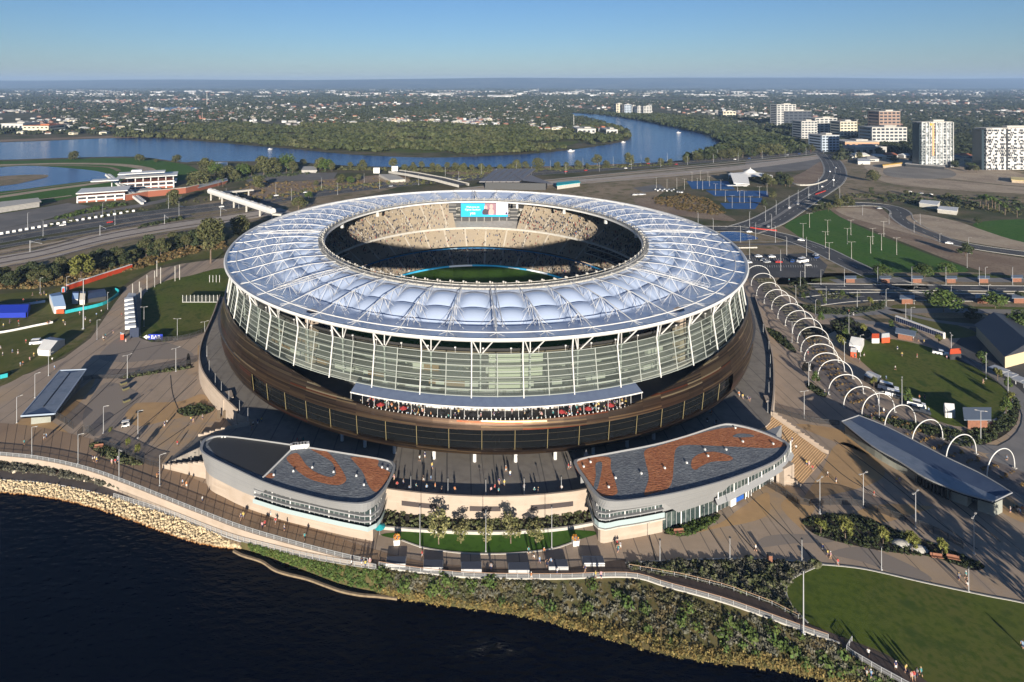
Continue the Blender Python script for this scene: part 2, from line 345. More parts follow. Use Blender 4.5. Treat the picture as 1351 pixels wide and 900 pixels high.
struct('paving_pattern', mb, [C_['tan'], mat('grey_paving', (.225, .19, .16), .85), mat('drain_slot', (0.039, 0.036, 0.034), .8)])
# ---- lawns and planted beds
LAW = dict(
 river_lawn=([(1085, 745), (1140, 751), (1220, 769), (1300, 786), (1351, 796), (1460, 822), (1480, 960), (1300, 945), (1232, 905), (1175, 866), (1124, 845), (1066, 822), (1045, 800), (1037, 778), (1048, 762)], 'grass'),
 terrace_lawn=([(508, 704), (530, 713), (560, 723), (600, 729), (640, 731), (680, 730), (730, 724), (765, 712), (783, 701), (640, 697)], 'fieldg'),
 oval_lawn=([(1135, 452), (1150, 447), (1180, 448), (1215, 455), (1250, 467), (1290, 485), (1325, 510), (1338, 530), (1325, 545), (1300, 558), (1270, 563), (1240, 556), (1205, 535), (1170, 505), (1140, 480), (1126, 465)], 'grass'),
 training_lawn=([(1037, 296), (1055, 286), (1078, 279), (1100, 277), (1112, 288), (1150, 306), (1220, 334), (1278, 357), (1215, 362), (1160, 359), (1110, 340), (1060, 318), (1040, 306)], 'fieldg'),
 practice_lawn=([(190, 388), (215, 372), (250, 364), (300, 355), (320, 400), (280, 432), (262, 440), (232, 446), (190, 447), (186, 420)], 'grass'),
 event_lawn=([(-480, 545), (-60, 520), (0, 510), (40, 490), (85, 468), (118, 442), (142, 405), (155, 385), (185, 362), (230, 346), (292, 338), (280, 325), (200, 345), (100, 375), (0, 388), (-300, 405)], 'worngrass'),
 park_lawn=([(1285, 295), (1330, 290), (1400, 292), (1400, 325), (1340, 318), (1300, 306)], 'fieldg'))
mb = MB()
for k_, (P, m_) in LAW.items():
    mb = MB(); q = cr(GP(P), 5, True); mb.poly(q, GZ+.03)
    struct(k_, mb, C_[m_])
mb = MB()                                                # kerb edging round lawns and beds
for P, cl in ((LAW['terrace_lawn'][0][1:8], 0), (LAW['river_lawn'][0][:6], 0), (LAW['river_lawn'][0][-4:]+LAW['river_lawn'][0][:1], 0), ([(1262, 462), (1295, 488), (1325, 512), (1336, 530), (1322, 548), (1300, 559)], 0), ([(825, 743), (900, 739), (1000, 737.5), (1085, 744)], 0)):
    mb.wall(cr(GP(P), 5), GZ-.05, GZ+.13, .35)
struct('kerb', mb, C_['pale'])
BEDS = [[(825, 744), (900, 740), (1000, 739), (1083, 745), (1048, 761), (1035, 778), (1044, 801), (1062, 820), (1020, 797), (960, 776), (900, 761), (832, 751)],
        [(1060, 684), (1090, 678), (1135, 680), (1180, 698), (1240, 720), (1290, 741), (1299, 749), (1280, 752), (1230, 735), (1170, 728), (1110, 716), (1075, 705), (1060, 692)],
        [(876, 702.5), (911, 690), (948, 679), (946, 686), (925, 700), (905, 707), (890, 706)],
        [(160, 496), (205, 489), (250, 483), (252, 486), (205, 493), (163, 500)], [(247, 468), (250, 468), (252, 484), (246, 485)], [(233, 543), (240, 538), (270, 534), (283, 540), (270, 547), (245, 549)],
        [(118, 590), (125, 583), (150, 592), (185, 605), (188, 613), (165, 613), (140, 604)],
        [(1062, 478), (1075, 482), (1068, 490), (1058, 488)], [(1068, 505), (1090, 520), (1085, 524), (1066, 512)], [(1010, 432), (1030, 440), (1050, 462), (1044, 464), (1020, 446)],
        [(1130, 548), (1150, 552), (1180, 562), (1230, 575), (1275, 590), (1315, 580), (1340, 560), (1345, 535), (1338, 518), (1328, 545), (1300, 562), (1270, 568), (1225, 560)],
        [(1095, 425), (1120, 418), (1140, 430), (1150, 442), (1130, 450), (1110, 445)], [(1040, 372), (1060, 366), (1075, 380), (1062, 396), (1046, 388)], [(1080, 386), (1110, 384), (1140, 390), (1110, 396), (1085, 393)], [(1050, 400), (1100, 408), (1150, 405), (1170, 395), (1165, 408), (1120, 416), (1075, 414)],
        [(1060, 435), (1085, 428), (1110, 432), (1080, 445), (1062, 447)], [(182, 444), (200, 451), (225, 450), (225, 446), (200, 445)]]
mb = MB()
for P in BEDS: mb.poly(cr(GP(P), 5, True), GZ+.024)
struct('garden_bed', mb, C_['mulch'])
# ================================================================ podium
ZP = 9.5
SCX, SCY = 11.6, 291.0                                   # centre of the stadium
def ring(R, t, z): return (SCX+R*sin(t), SCY-R*cos(t), z)
def revolve(mb, prof, t0, t1, n, m=None, closed=False):  # prof: list of (R, z) or a function of the angle
    rows = []; full = abs((t1-t0)-2*PI) < 1e-6; steps = n if full else n+1; ps = [prof(t0+(t1-t0)*i/n) if callable(prof) else prof for i in range(steps)]
    K = len(ps[0]); V = []
    for i in range(steps):
        t = t0+(t1-t0)*i/n
        for R, z in ps[i]: V.append(ring(R, t, z))
    fs = []
    for i in range(n):
        j = (i+1) % steps
        for k in range(K if closed else K-1):
            k2 = (k+1) % K; fs.append((i*K+k, j*K+k, j*K+k2, i*K+k2))
    return mb.add(V, fs, m)
front = cr(GP([(505, 643), (530, 646.5), (580, 651.5), (640, 654), (700, 652.5), (750, 648), (775, 644)], 11.0), 6)
podp = GP([(775, 637), (880, 600), (1000, 567), (1018, 548), (1021, 520), (1021, 490), (1018, 465), (1008, 430), (996, 392)], ZP)
podl = GP([(290, 392), (281, 418), (268, 448), (263, 470), (266, 490), (277, 508), (294, 527), (313, 545), (335, 560), (270, 592), (400, 618), (504, 640)], ZP)
back_ = [ring(122, rad(a), 0)[:2] for a in (100, 125, 150, 175, 200, 225, 250, 262)]
pod = thing('podium', 'raised concourse podium with pale sandstone walls around the round stadium', 'podium')
mb = MB(); poly_ = [p[:2] for p in front]+[p[:2] for p in cr(podp, 4)]+back_+[p[:2] for p in cr(podl, 4)]
hole = [ring(101, 2*PI*k/90, 0)[:2] for k in range(90)]
T3 = tessellate_polygon([[Vector((*p, 0)) for p in poly_], [Vector((*p, 0)) for p in hole]]); A3 = poly_+hole
for t in T3:
    V = [Vector((*A3[i], ZP)) for i in t]; V = V if (V[1]-V[0]).cross(V[2]-V[0]).z > 0 else V[::-1]; mb.add(V, [(0, 1, 2)], 0)
for P in (poly_, hole[::-1]): mb.loft([[(*p, GZ-.5) for p in P], [(*p, ZP) for p in P]], 1, closed=True)
mb.build('concourse_floor', [C_['podpav'], C_['stone']], pod)
mb = MB(); mb.wall([p[:2] for p in front], GZ-.2, 10.9, .5); fw = mb.build('front_wall', C_['stone'], pod)
def on_front(px): return min(front, key=lambda p: abs(CX+F*p[0]/p[1]-px))
for a, b in ((526, 583), (613, 670), (699, 756)):         # three dark slot windows
    pts = [Vector(p[:2])+Vector((0, -.27)) for p in front if a <= CX+F*p[0]/p[1] <= b]
    m2 = MB(); m2.wall([tuple(p) for p in pts], 7.0, 8.3, .08); m2.build('slot_window', mat('slot_grille', (.05, .04, .04), .6), fw)
mb = MB(); mb.wall([p[:2] for p in cr(podl[:8], 5)], GZ-.2, 10.8, .5); mb.build('side_wall', C_['stone'], pod)
mb = MB(); mb.wall([p[:2] for p in cr(podp[3:], 5)], GZ-.2, 10.6, .5); mb.build('side_wall', C_['stone'], pod)
for c, d, rz in ((G(297, 548, GZ), (3.5, 5.5, 6.3), .5), (G(1016, 553, GZ), (1.4, 4.5, 6.2), -.3)): mb = MB(); mb.box((c[0], c[1]+2, GZ+3.1), d, rz); mb.build('wall_end', C_['stone'], pod)
mb = MB()
for px in (289, 297): c = G(px, 552, GZ); mb.box((c[0], c[1]-.4, GZ+1.6), (1.1, .2, 2.8), .5)
mb.build('service_door', mat('bronze_door', (.10, .075, .05), .6), pod)
for t in (-24, -20, -15.2, -9.2, -3.3, 2.6, 8.4, 14.3, 20, 25):   # white columns under the facade
    p = ring(118.6, rad(t), 0); m2 = MB(); m2.tube((p[0], p[1], ZP), (p[0], p[1], 14.5), .55, 10); m2.build('column', C_['white'], pod)
# wide stairs from the podium down to the plaza
def stairs(name, label, tl, tr, br, bl, n, m):
    T = MB(); A, B, D, E = [Vector(p) for p in (tl, tr, br, bl)]
    for k in range(n):
        f0, f1 = k/n, (k+1)/n; z = ZP-(ZP-GZ)*f0-.05
        T.prism([tuple(A.lerp(E, f0)), tuple(B.lerp(D, f0)), tuple(B.lerp(D, f1)), tuple(A.lerp(E, f1))], GZ-.3, z)
    o = thing(name, label, 'stairs'); T.build('steps', m, o); return o
st = stairs('grand_stairs', 'broad tan stairs descending beside the right pavilion', G(994, 570, ZP), G(1018, 549, ZP), G(1091, 601), G(1056, 641), 30,
    mat('stair_stone', (.46, .31, .17), .85, layers=((.5, (.40, .26, .14), .4, .7), ((1.6, 1.6, 1), (.33, .22, .12), .5, .7, 'wave'))))
def stepped_wall(parent, a, b, n, zt, zb, th=.5):
    T = MB(); A, B = Vector(a), Vector(b)
    for k in range(n):
        c = A.lerp(B, (k+.5)/n); d = B-A; z = zt+(zb-zt)*k/(n-1)
        T.box((c.x, c.y, (z+GZ-.3)/2), (d.length/n*1.001, th, z-GZ+.3), math.atan2(d.y, d.x))
    return T.build('side_wall', C_['stone'], parent)
stepped_wall(st, G(1020, 548, ZP), G(1093, 599), 12, ZP+1.3, GZ+1.2)
stepped_wall(st, G(1024, 612, ZP), G(1057, 643), 7, ZP-1, GZ+1.0)
s2 = stairs('grand_stairs', 'shaded stairs beside the left pavilion under a stepped pale wall', G(265, 590, ZP), G(333, 561, ZP), G(262, 575), G(214, 614), 24, C_['podpav'])
stepped_wall(s2, G(276, 632), G(215, 617), 9, ZP-.4, GZ+1.2)
stepped_wall(s2, G(330, 560, ZP), G(262, 577), 9, ZP+1, GZ+1.2)
# ================================================================ stadium
S = thing('stadium', 'huge round stadium with bronze base, glass band and white fabric roof', 'stadium', (0, 0, 0))
def arc_brick(name, stops, wlen, hrow, metal, rough):    # long planks of random bronze shades, wrapped round the drum
    m = bpy.data.materials.new(name); m.use_nodes = True; t = m.node_tree; N = t.nodes; L = t.links; b = N['Principled BSDF']
    g = N.new('ShaderNodeNewGeometry'); s = N.new('ShaderNodeSeparateXYZ'); L.new(g.outputs['Position'], s.inputs[0])
    def mth(op, a, bb):
        n = N.new('ShaderNodeMath'); n.operation = op
        for i, v in enumerate((a, bb)):
            if hasattr(v, 'is_output'): L.new(v, n.inputs[i])
            else: n.inputs[i].default_value = v
        return n.outputs[0]
    ang = mth('ARCTAN2', mth('SUBTRACT', s.outputs[0], SCX), mth('SUBTRACT', SCY, s.outputs[1]))
    u = mth('MULTIPLY', ang, 121.0); c = N.new('ShaderNodeCombineXYZ')
    wob = mth('MULTIPLY', mth('SINE', mth('MULTIPLY', ang, 3.0), 0.0), .8)
    L.new(mth('ADD', u, 2000.0), c.inputs[0]); L.new(mth('ADD', s.outputs[2], wob), c.inputs[1])
    br = N.new('ShaderNodeTexBrick'); br.inputs['Scale'].default_value = 1; br.inputs['Brick Width'].default_value = wlen; br.inputs['Row Height'].default_value = hrow
    br.inputs['Mortar Size'].default_value = .0; br.inputs['Color1'].default_value = (0, 0, 0, 1); br.inputs['Color2'].default_value = (1, 1, 1, 1); br.offset = .37; br.squash = 1
    L.new(c.outputs[0], br.inputs['Vector'])
    r = N.new('ShaderNodeValToRGB'); r.color_ramp.interpolation = 'CONSTANT'; e = r.color_ramp.elements
    while len(e) < len(stops): e.new(.5)
    for i, (p, col) in enumerate(stops): e[i].position = p; e[i].color = (*col, 1)
    L.new(br.outputs['Color'], r.inputs[0]); L.new(r.outputs[0], b.inputs['Base Color'])
    b.inputs['Metallic'].default_value = metal; b.inputs['Roughness'].default_value = rough
    return m
M_bronze = arc_brick('bronze_panels', [(0, (0.105, 0.074, 0.056)), (.18, (0.150, 0.101, 0.070)), (.38, (0.074, 0.053, 0.044)), (.58, (0.202, 0.140, 0.085)), (.74, (0.124, 0.081, 0.058)), (.86, (0.334, 0.229, 0.131)), (.91, (0.246, 0.075, 0.039)), (.96, (0.580, 0.456, 0.281))], 19.0, .40, .92, .32)
TW = rad(43)
def ztop(t): a = abs(math.degrees(t)); return float(np.interp(a, [0, 18, 20.5, 23.5, 31.5, 40, 50, 180], [24.0, 24.2, 25.0, 25.8, 28.2, 29.8, 31.0, 31.0]))
def Rtop(t): a = abs(math.degrees(t)); return float(np.interp(a, [0, 24, 40, 60, 180], [122.6, 122.4, 121.0, 119.7, 119.6]))
def slim(t): return float(np.interp(abs(math.degrees(t)), [0, 38, 66, 180], [0, 0, 1.5, 1.5]))   # the drum is a little narrower across than towards the river
mb = MB(); revolve(mb, lambda t: [(R-slim(t), z) for R, z in ((116, 13.9), (120.9, 13.1), (121.6, 13.5), (122.2, 15.1), (120.6, 15.15))], -PI, PI, 160); mb.build('bronze_skirt', M_bronze, S, smooth=False)
mb = MB()
def prof_up(t):
    zt = ztop(t); Rt = Rtop(t); B = 123.0-slim(t); return [(B-2.4, 21.35), (B, 21.4), (B+(Rt-B)*.35, 21.4+(zt-21.4)*.5), (Rt, zt), (Rt-.5, zt), (Rt-.6, min(zt-.9, 28.4) if zt > 28.0 else 22.7)]
revolve(mb, prof_up, -PI, PI, 160)
def prof_side(t):
    k = max(0.0, min(1.0, (abs(t)-TW)/rad(5))); return [(122.2-slim(t), 15.1), (122.9-slim(t), 18.2), (123.0-slim(t), 21.4)]
for a, b in ((TW, PI), (-PI, -TW)): revolve(mb, prof_side, a, b, 90)
mb.build('bronze_facade', M_bronze, S)
M_dglass = mat('dark_glass', (.006, .007, .008), .05, .3)
M_rl = mat('bronze_rail', (.085, .07, .045), .5, metal=.3); M_gold = mat('gold_mullion', (.24, .20, .10), .45, metal=.3)
nw = 19; dt = 2*TW/nw
for i in range(nw):                                      # dark window band, one window per bay with its gold mullion
    t0 = -TW+dt*i; mb = MB(); revolve(mb, lambda t: [(121.2-slim(t), 15.1), (121.9-slim(t), 21.4)], t0, t0+dt, 3)
    wnd = mb.build('window', M_dglass, S)
    mb = MB(); p, q = ring(121.9-slim(t0), t0, 15.1), ring(122.6-slim(t0), t0, 21.4); mb.tube(p, q, .10, 4)
    for f in (.35, .68):
        tb_ = MB()
        for k in range(3): tb_.tube(ring(121.5+.4*f, t0+dt*k/3, 15.1+6.3*f), ring(121.5+.4*f, t0+dt*(k+1)/3, 15.1+6.3*f), .03, 4, cap=False)
        tb_.build('glazing_rail', M_rl, wnd)
    mb.build('mullion', M_gold, wnd)
# --- terrace, canopy and ledge
M_tfloor = mat('terrace_floor', (.075, .077, .085), .8, layers=((.3, (.10, .095, .095), .45, .7),))
mb = MB(); revolve(mb, [(104, 22.7), (122.4, 22.7)], -PI, PI, 120); mb.build('terrace_floor', M_tfloor, S)
mb = MB(); revolve(mb, lambda t: [(118.0, 28.7), (Rtop(t)-.4, 28.5)], rad(37), rad(323), 120)
mb.build('roof_ledge', mat('ledge_sheet', (.11, .11, .12), .6, layers=((.25, (.05, .05, .06), .45, .6),)), S)
TC = rad(21.5)
mb = MB(); revolve(mb, [(118.3, 28.85), (121.9, 27.6), (121.9, 27.4), (118.3, 28.6)], -TC, TC, 40, closed=True); cn = mb.build('canopy', mat('canopy_sheet', (.10, .13, .20), .45, layers=((.5, (.085, .11, .175), .4, .7),)), S)  # canopy colour carries the dark blue of a top lit by sky alone
mb = MB(); revolve(mb, [(121.95, 27.3), (122.15, 27.3), (122.15, 27.65), (121.95, 27.65)], -TC, TC, 40, closed=True); mb.build('fascia_trim', C_['white'], cn)
mb = MB(); revolve(mb, [(115.2, 22.7), (115.2, 28.9)], -TC, TC, 40); mb.build('terrace_wall', mat('terrace_wall_panel', (.50, .49, .46), .7, layers=(((.35, .35, .1), (.22, .20, .18), .5, .56),)), S)
for i in range(24):
    t = -TC+2*TC*i/23; mb = MB(); mb.tube(ring(121.6, t, 22.7), ring(121.6, t, 27.45), .06, 5); mb.build('canopy_post', C_['white'], cn)
mb = MB(); revolve(mb, [(122.0, 23.75), (122.1, 23.75), (122.1, 23.95), (122.0, 23.95)], -TC, TC, 60, closed=True)
for i in range(70): t = -TC+2*TC*i/69; mb.box((*ring(122.2, t, 24.3)[:2], 24.25), (.18, .18, .6), t)
mb.build('terrace_railing', C_['white'], S)
# --- glass band
M_glass = bpy.data.materials.new('pale_green_glass'); M_glass.use_nodes = True
t = M_glass.node_tree; N = t.nodes; L = t.links; b = N['Principled BSDF']; b.inputs['Base Color'].default_value = (.17, .20, .185, 1); b.inputs['Roughness'].default_value = .07; b.inputs['Specular IOR Level'].default_value = .6
tr = N.new('ShaderNodeBsdfTransparent'); tr.inputs[0].default_value = (.70, .76, .72, 1); mx = N.new('ShaderNodeMixShader'); oi = N.new('ShaderNodeObjectInfo'); mr = N.new('ShaderNodeMapRange'); mr.inputs[3].default_value = .08; mr.inputs[4].default_value = .30; L.new(oi.outputs['Random'], mr.inputs[0]); L.new(mr.outputs[0], mx.inputs[0])
L.new(tr.outputs[0], mx.inputs[1]); L.new(b.outputs[0], mx.inputs[2]); L.new(mx.outputs[0], N['Material Output'].inputs[0])
M_louv = mat('pale_green_steel', (.27, .295, .275), .5); NB = 96
gp = []
for i in range(NB):                                      # 96 bays of glazing
    t0 = 2*PI*i/NB-PI; mb = MB(); revolve(mb, [(118.6, 29.0), (116.5, 40.6)], t0+.001, t0+2*PI/NB-.001, 2); gp.append(mb.build('glass_panel', M_glass, S))
for k in range(8):                                       # horizontal sun louvres
    z = 29.1+k*1.63; R = 118.6-2.1*(z-29)/11.6; mb = MB(); wd = .2 if k else .6
    revolve(mb, [(R+.05, z), (R+wd, z-.02), (R+wd, z+.16), (R+.05, z+.16)], -PI, PI, 192, closed=True); mb.build('louvre_rail', M_louv, S)
mb = MB(); mb.tube(ring(118.95, 0, 28.9), ring(116.95, 0, 40.9), .17, 6); mmesh = mb.build('facade_post', M_louv, S)
def spin(o, n, k0=1):                                    # copies of a part turned about the stadium axis
    for k in range(k0, n):
        c = o.copy(); COL.objects.link(c); c.parent = o.parent; a = 2*PI*k/n
        c.matrix_world = Matrix.Translation((SCX, SCY, 0)) @ Matrix.Rotation(a, 4, 'Z') @ Matrix.Translation((-SCX, -SCY, 0))
spin(mmesh, NB)
# rim beam, columns with V struts
N48 = 48; ZR = 46.0; RR = 119.6
mb = MB(); revolve(mb, [(RR, ZR-.55), (RR+.45, ZR), (RR, ZR+.55), (RR-.9, ZR+.35), (RR-.9, ZR-.35)], -PI, PI, 192, closed=True); mb.build('rim_beam', C_['white'], S)
mb = MB(); q = 2*PI/N48; tc = q*.5
mb.tube(ring(119.2, tc, 28.6), ring(117.3, tc, 40.6), .19, 8); mb.tube(ring(117.3, tc, 40.6), ring(118.2, tc, ZR-.2), .26, 8, r2=.25); mb.tube(ring(118.0, tc, ZR-.6), ring(RR-.3, tc, ZR-.2), .22, 6)
col = mb.build('roof_column', C_['white'], S); spin(col, N48)
mb = MB(); a_ = ring(115.6, tc+q*.17, 39.6)
mb.tube(ring(115.2, tc+q*.17, 29), a_, .24, 6); mb.tube(a_, ring(RR-.6, tc+q*.02, ZR-.4), .2, 6); mb.tube(a_, ring(RR-.6, tc+q*.42, ZR-.4), .2, 6); mb.tube(a_, ring(RR-4, tc+q*.17, ZR-1.5), .18, 6)
vs_ = mb.build('v_strut', C_['white'], S); spin(vs_, N48)
# concourse floors and back wall seen through the glass
mb = MB()
for z in (27.6, 32.2, 36.6): revolve(mb, [(108.6, z), (115.6, z), (115.6, z-.55), (108.6, z-.55)], -PI, PI, 120, closed=True)
mb.build('concourse_slab', C_['conc'], S)
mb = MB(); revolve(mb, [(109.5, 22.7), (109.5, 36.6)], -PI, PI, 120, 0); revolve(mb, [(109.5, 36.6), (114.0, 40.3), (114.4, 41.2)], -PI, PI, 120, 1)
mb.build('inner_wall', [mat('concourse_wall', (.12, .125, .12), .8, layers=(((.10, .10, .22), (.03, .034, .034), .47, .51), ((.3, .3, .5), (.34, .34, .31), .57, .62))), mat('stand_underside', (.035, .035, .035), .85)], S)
M_kio = [mat('kiosk_pale', (.42, .42, .38), .7), mat('kiosk_dark', (.04, .045, .045), .6), mat('kiosk_timber', (.22, .14, .08), .7)]
for i in range(46):                                      # kiosks and rooms on the concourse levels behind the glass
    t = rad(R_.uniform(-75, 75)); z = R_.choice((27.6, 32.2, 32.2)); mb = MB(); p = ring(R_.uniform(110.4, 111.6), t, 0); h_ = R_.uniform(1.6, 3.3); mb.box((p[0], p[1], z+h_/2), (R_.uniform(3, 8), 1.6, h_), t); mb.build('concourse_kiosk', M_kio[i % 3], S)
mb = MB(); revolve(mb, [(113.2, 28.2), (114.2, 39.4)], rad(-1.2), rad(5.2), 6); revolve(mb, [(113.2, 31.5), (114.2, 39.4)], rad(5.2), rad(7.2), 3)
mb.build('atrium_panel', mat('pale_cream_panel', (.46, .47, .38), .7), S)
for tl in (-33, 34.5):                                   # stair shafts glimpsed behind the glass
    mb = MB(); mb.box((*ring(112.6, rad(tl), 0)[:2], 35.5), (3.2, 3.0, 16), rad(tl)); mb.box((*ring(112.6, rad(tl), 0)[:2], 44.2), (2.6, 2.4, 1.6), rad(tl)); mb.build('lift_shaft', C_['stone'], S)
for i in range(30):                                      # little floodlight posts above the glass
    t = rad(-60+120*i/29); mb = MB(); mb.tube(ring(116.5, t, 40.6), ring(116.5, t, 42.2), .05, 4); p = ring(116.6, t, 42.3); mb.box(p, (.5, .35, .35), t); mb.build('post_light', C_['white'], S)
# --- roof fabric: pillows between the radial trusses
RI = 78.9
def roof_z(R, u):                                        # u: -1..1 across a bay
    base = float(np.interp(R, [RI, 82, 91, 99.5, 119.6], [46.6, 46.0, 44.2, 42.2, 45.9]))
    p = 0.0
    for r0, r1, h in ((81.6, 91, 2.0), (91, 99.5, 2.1)):
        if r0 < R < r1:
            s = (R-r0)/(r1-r0); p = h*(math.sin(PI*s)**.75)*(1-abs(u)**2.4)**.9
    if R >= 99.5: p = -.4*(1-u*u)*max(0, (119.6-R)/20)*min(1, (R-99.5)/4)
    return base+p
Rs = [78.9, 80.4, 81.6, 82.1, 82.9, 84.1, 85.6, 87.2, 88.8, 90, 90.6, 91, 91.4, 92.2, 93.7, 95.1, 96.6, 97.8, 98.7, 99.2, 99.5, 101, 103.5, 107, 111, 115, 117.5, 118.9]
mb = MB(); nu = 12; rows = []
for i in range(N48):
    for k in range(nu):
        u = -1+2*k/nu; t = q*(i+k/nu); rows.append([ring(R, t, roof_z(R, u)) for R in Rs])
rows.append(rows[0]); mb.loft(rows)
M_fab = mat('shade_blued_fabric', (.35, .42, .56), .30, 1.0, layers=((.15, (.32, .39, .52), .4, .7),)); M_fab.node_tree.nodes['Principled BSDF'].inputs['Coat Weight'].default_value = .5; M_fab.node_tree.nodes['Principled BSDF'].inputs['Coat Roughness'].default_value = .2  # white fabric; the blue of skylit shade is mixed into its base colour
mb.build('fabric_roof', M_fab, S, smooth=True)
# radial trusses
mb = MB(); t = 0.0
chord = [(79.4, 47.5), (90, 48.4), (100, 48.2), (108, 47.2), (115, 46.3), (118.6, 46.2)]
mb.path([ring(R, t, z) for R, z in chord], .17, 6)
mb.path([ring(R, t, z) for R, z in ((79.4, 46.7), (91.5, 44.0), (99.5, 42.1), (110, 43.7), (115, 44.6))], .09, 5)
for (Rt, zt, Rb, zb) in ((84, 47.9, 87.5, 44.9), (91, 48.4, 87.5, 44.9), (91, 48.4, 95, 43.2), (98, 48.3, 95, 43.2), (98, 48.3, 102, 42.4), (106, 47.5, 102, 42.4), (106, 47.5, 109, 43.5), (115, 46.3, 109, 43.5)):
    mb.tube(ring(Rt, t, zt), ring(Rb, t, zb), .07, 5)
for R, z in ((98, 48.3), (106, 47.5)):      # cross arms to the fabric
    for s_ in (-1, 1):
        mb.tube(ring(R, t, z), ring(R+1.5, s_*q*.33, roof_z(R+1.5, s_*.34)+.1), .045, 4); mb.tube(ring(R, t, z), ring(R-2.2, s_*q*.22, roof_z(R-2.2, .56)+.1), .045, 4)
for s_ in (-1, 1): mb.tube(ring(115, t, 46.3), ring(118.3, s_*q*.3, 45.5), .06, 4); mb.tube(ring(115, t, 46.3), ring(109, s_*q*.22, 43.7), .05, 4)
tr_ = mb.build('roof_truss', C_['white'], S); spin(tr_, N48)
mb = MB(); revolve(mb, [(115+.17*cos(a), 46.4+.17*sin(a)) for a in np.linspace(0, 2*PI, 6, endpoint=False)], -PI, PI, 192, closed=True); mb.build('ring_chord', C_['white'], S)
for k in range(0, N48, 6):                               # access catwalks over the roof
    t = q*(k+.08); mb = MB()
    for s_ in (-.9, .9):
        p = [ring(R, t, z) for R, z in ((80, 47.6), (112, 47.0))]; n_ = Vector((cos(t), sin(t), 0))*s_
        mb.tube(Vector(p[0])+n_, Vector(p[1])+n_, .12, 4); mb.tube(Vector(p[0])+n_+Vector((0, 0, 1.1)), Vector(p[1])+n_+Vector((0, 0, 1.1)), .06, 4)
        for f in np.linspace(0, 1, 18): m_ = Vector(p[0]).lerp(Vector(p[1]), f)+n_; mb.tube(m_, m_+Vector((0, 0, 1.1)), .05, 3, cap=False)
    mb.build('catwalk', C_['white'], S)
# inner ring with walkway and floodlights
M_ring = mat('ring_steel', (.36, .35, .32), .6, layers=((1.5, (.22, .215, .20), .4, .6),))
mb = MB(); revolve(mb, [(77.0, 46.5), (79.8, 46.7), (79.8, 47.4), (77.0, 47.2)], -PI, PI, 192, closed=True)
for R, z in ((77.2, 48.3), (79.7, 48.5), (78.2, 47.9)): revolve(mb, [(R-.1, z-.1), (R+.1, z-.1), (R+.1, z+.1), (R-.1, z+.1)], -PI, PI, 192, closed=True)
for k in range(288): t = 2*PI*k/288; mb.tube(ring(77.2, t, 46.6), ring(79.7, t+.012*(1 if k % 2 else -1), 48.5), .08, 3, cap=False)
mb.build('inner_ring', M_ring, S)
mb = MB(); revolve(mb, [(76.7, 46.4), (76.95, 46.4), (76.95, 47.3), (76.7, 47.3)], -PI, PI, 192, closed=True); mb.build('ring_fascia', C_['white'], S)
mb = MB(); mb.tube(ring(78.0, 0, 47.2), ring(78.0, 0, 49.0), .07, 4); p = ring(78.0, 0, 49.1); mb.box(p, (.62, .42, .5)); mb.tube(ring(77.6, .011, 47.2), ring(77.6, .011, 48.6), .06, 4); mb.box(ring(77.6, .011, 48.7), (.5, .4, .45))
fl = mb.build('floodlight', C_['pale'], S); spin(fl, 100)
M_spk = C_['white']
for k in range(16):
    t = q*3*k+q*.5
    if 2.85 < t < 3.6: continue
    mb = MB(); p = ring(79.3, t, 43.6); mb.box((p[0], p[1], 44.4), (1.3, 1.3, 2.6), t, top=.8); mb.tube((p[0], p[1], 45.5), (p[0], p[1], 46.6), .12, 4); mb.build('speaker_cluster', M_spk, S)
# --- seating bowl
def oval(a, b, z, t): return (SCX+a*sin(t), SCY-b*cos(t), z)
def tier(name, a0, b0, z0, a1, b1, z1, n, m, m2, t0=-PI, t1=PI, seg=150):
    mb = MB(); P = []
    for k in range(n):
        f0, f1 = k/n, (k+1)/n; za = z0+(z1-z0)*f0; P += [(a0+(a1-a0)*f0, b0+(b1-b0)*f0, za), (a0+(a1-a0)*f1, b0+(b1-b0)*f1, za)]
        if k < n-1: P.append((a0+(a1-a0)*f1, b0+(b1-b0)*f1, za+(z1-z0)/n))
    for i in range(seg):
        ta_, tb_ = t0+(t1-t0)*i/seg, t0+(t1-t0)*(i+1)/seg
        for x in range(len(P)-1):
            mb.add([oval(*P[x], ta_), oval(*P[x], tb_), oval(*P[x+1], tb_), oval(*P[x+1], ta_)], [(0, 1, 2, 3)])
    o = mb.build(name, m, S)
    for i in range(44):                                  # aisles on the side of the bowl one can see
        t = t0+(t1-t0)*(i+.5)/44; mb = MB()
        if abs(t) < rad(58): continue
        A, B = Vector(oval(a0, b0, z0+.12, t)), Vector(oval(a1, b1, z1+.12, t)); n_ = Vector((cos(t), sin(t), 0))*.55
        mb.add([A-n_, A+n_, B+n_, B-n_], [(0, 1, 2, 3)]); mb.build('aisle', m2, o)
    return o
M_seat = mat('tan_seats', (.31, .26, .195), .75, layers=((1.2, (.25, .21, .155), .4, .7), (.05, (.27, .23, .18), .45, .6)))
M_aisle = mat('aisle_concrete', (.42, .38, .32), .85)
tier('lower_stand', 71.5, 83.5, 5.2, 85, 95.3, 11.3, 16, M_seat, M_aisle)
tier('middle_stand', 86, 96.5, 13.0, 104, 110, 23.2, 20, M_seat, M_aisle)
tier('upper_stand', 86.5, 94.5, 26.4, 112.5, 113.5, 40.2, 26, M_seat, M_aisle, -PI+.155, PI-.31)
mb = MB(); revolve(mb, [(1, 4.06), (60, 4.06)], -PI, PI, 8)
mb = MB(); mb.poly([oval(70.5, 82.5, 4.06, 2*PI*k/96)[:2] for k in range(96)], GZ+.06); mb.build('playing_field', C_['fieldg'], S)
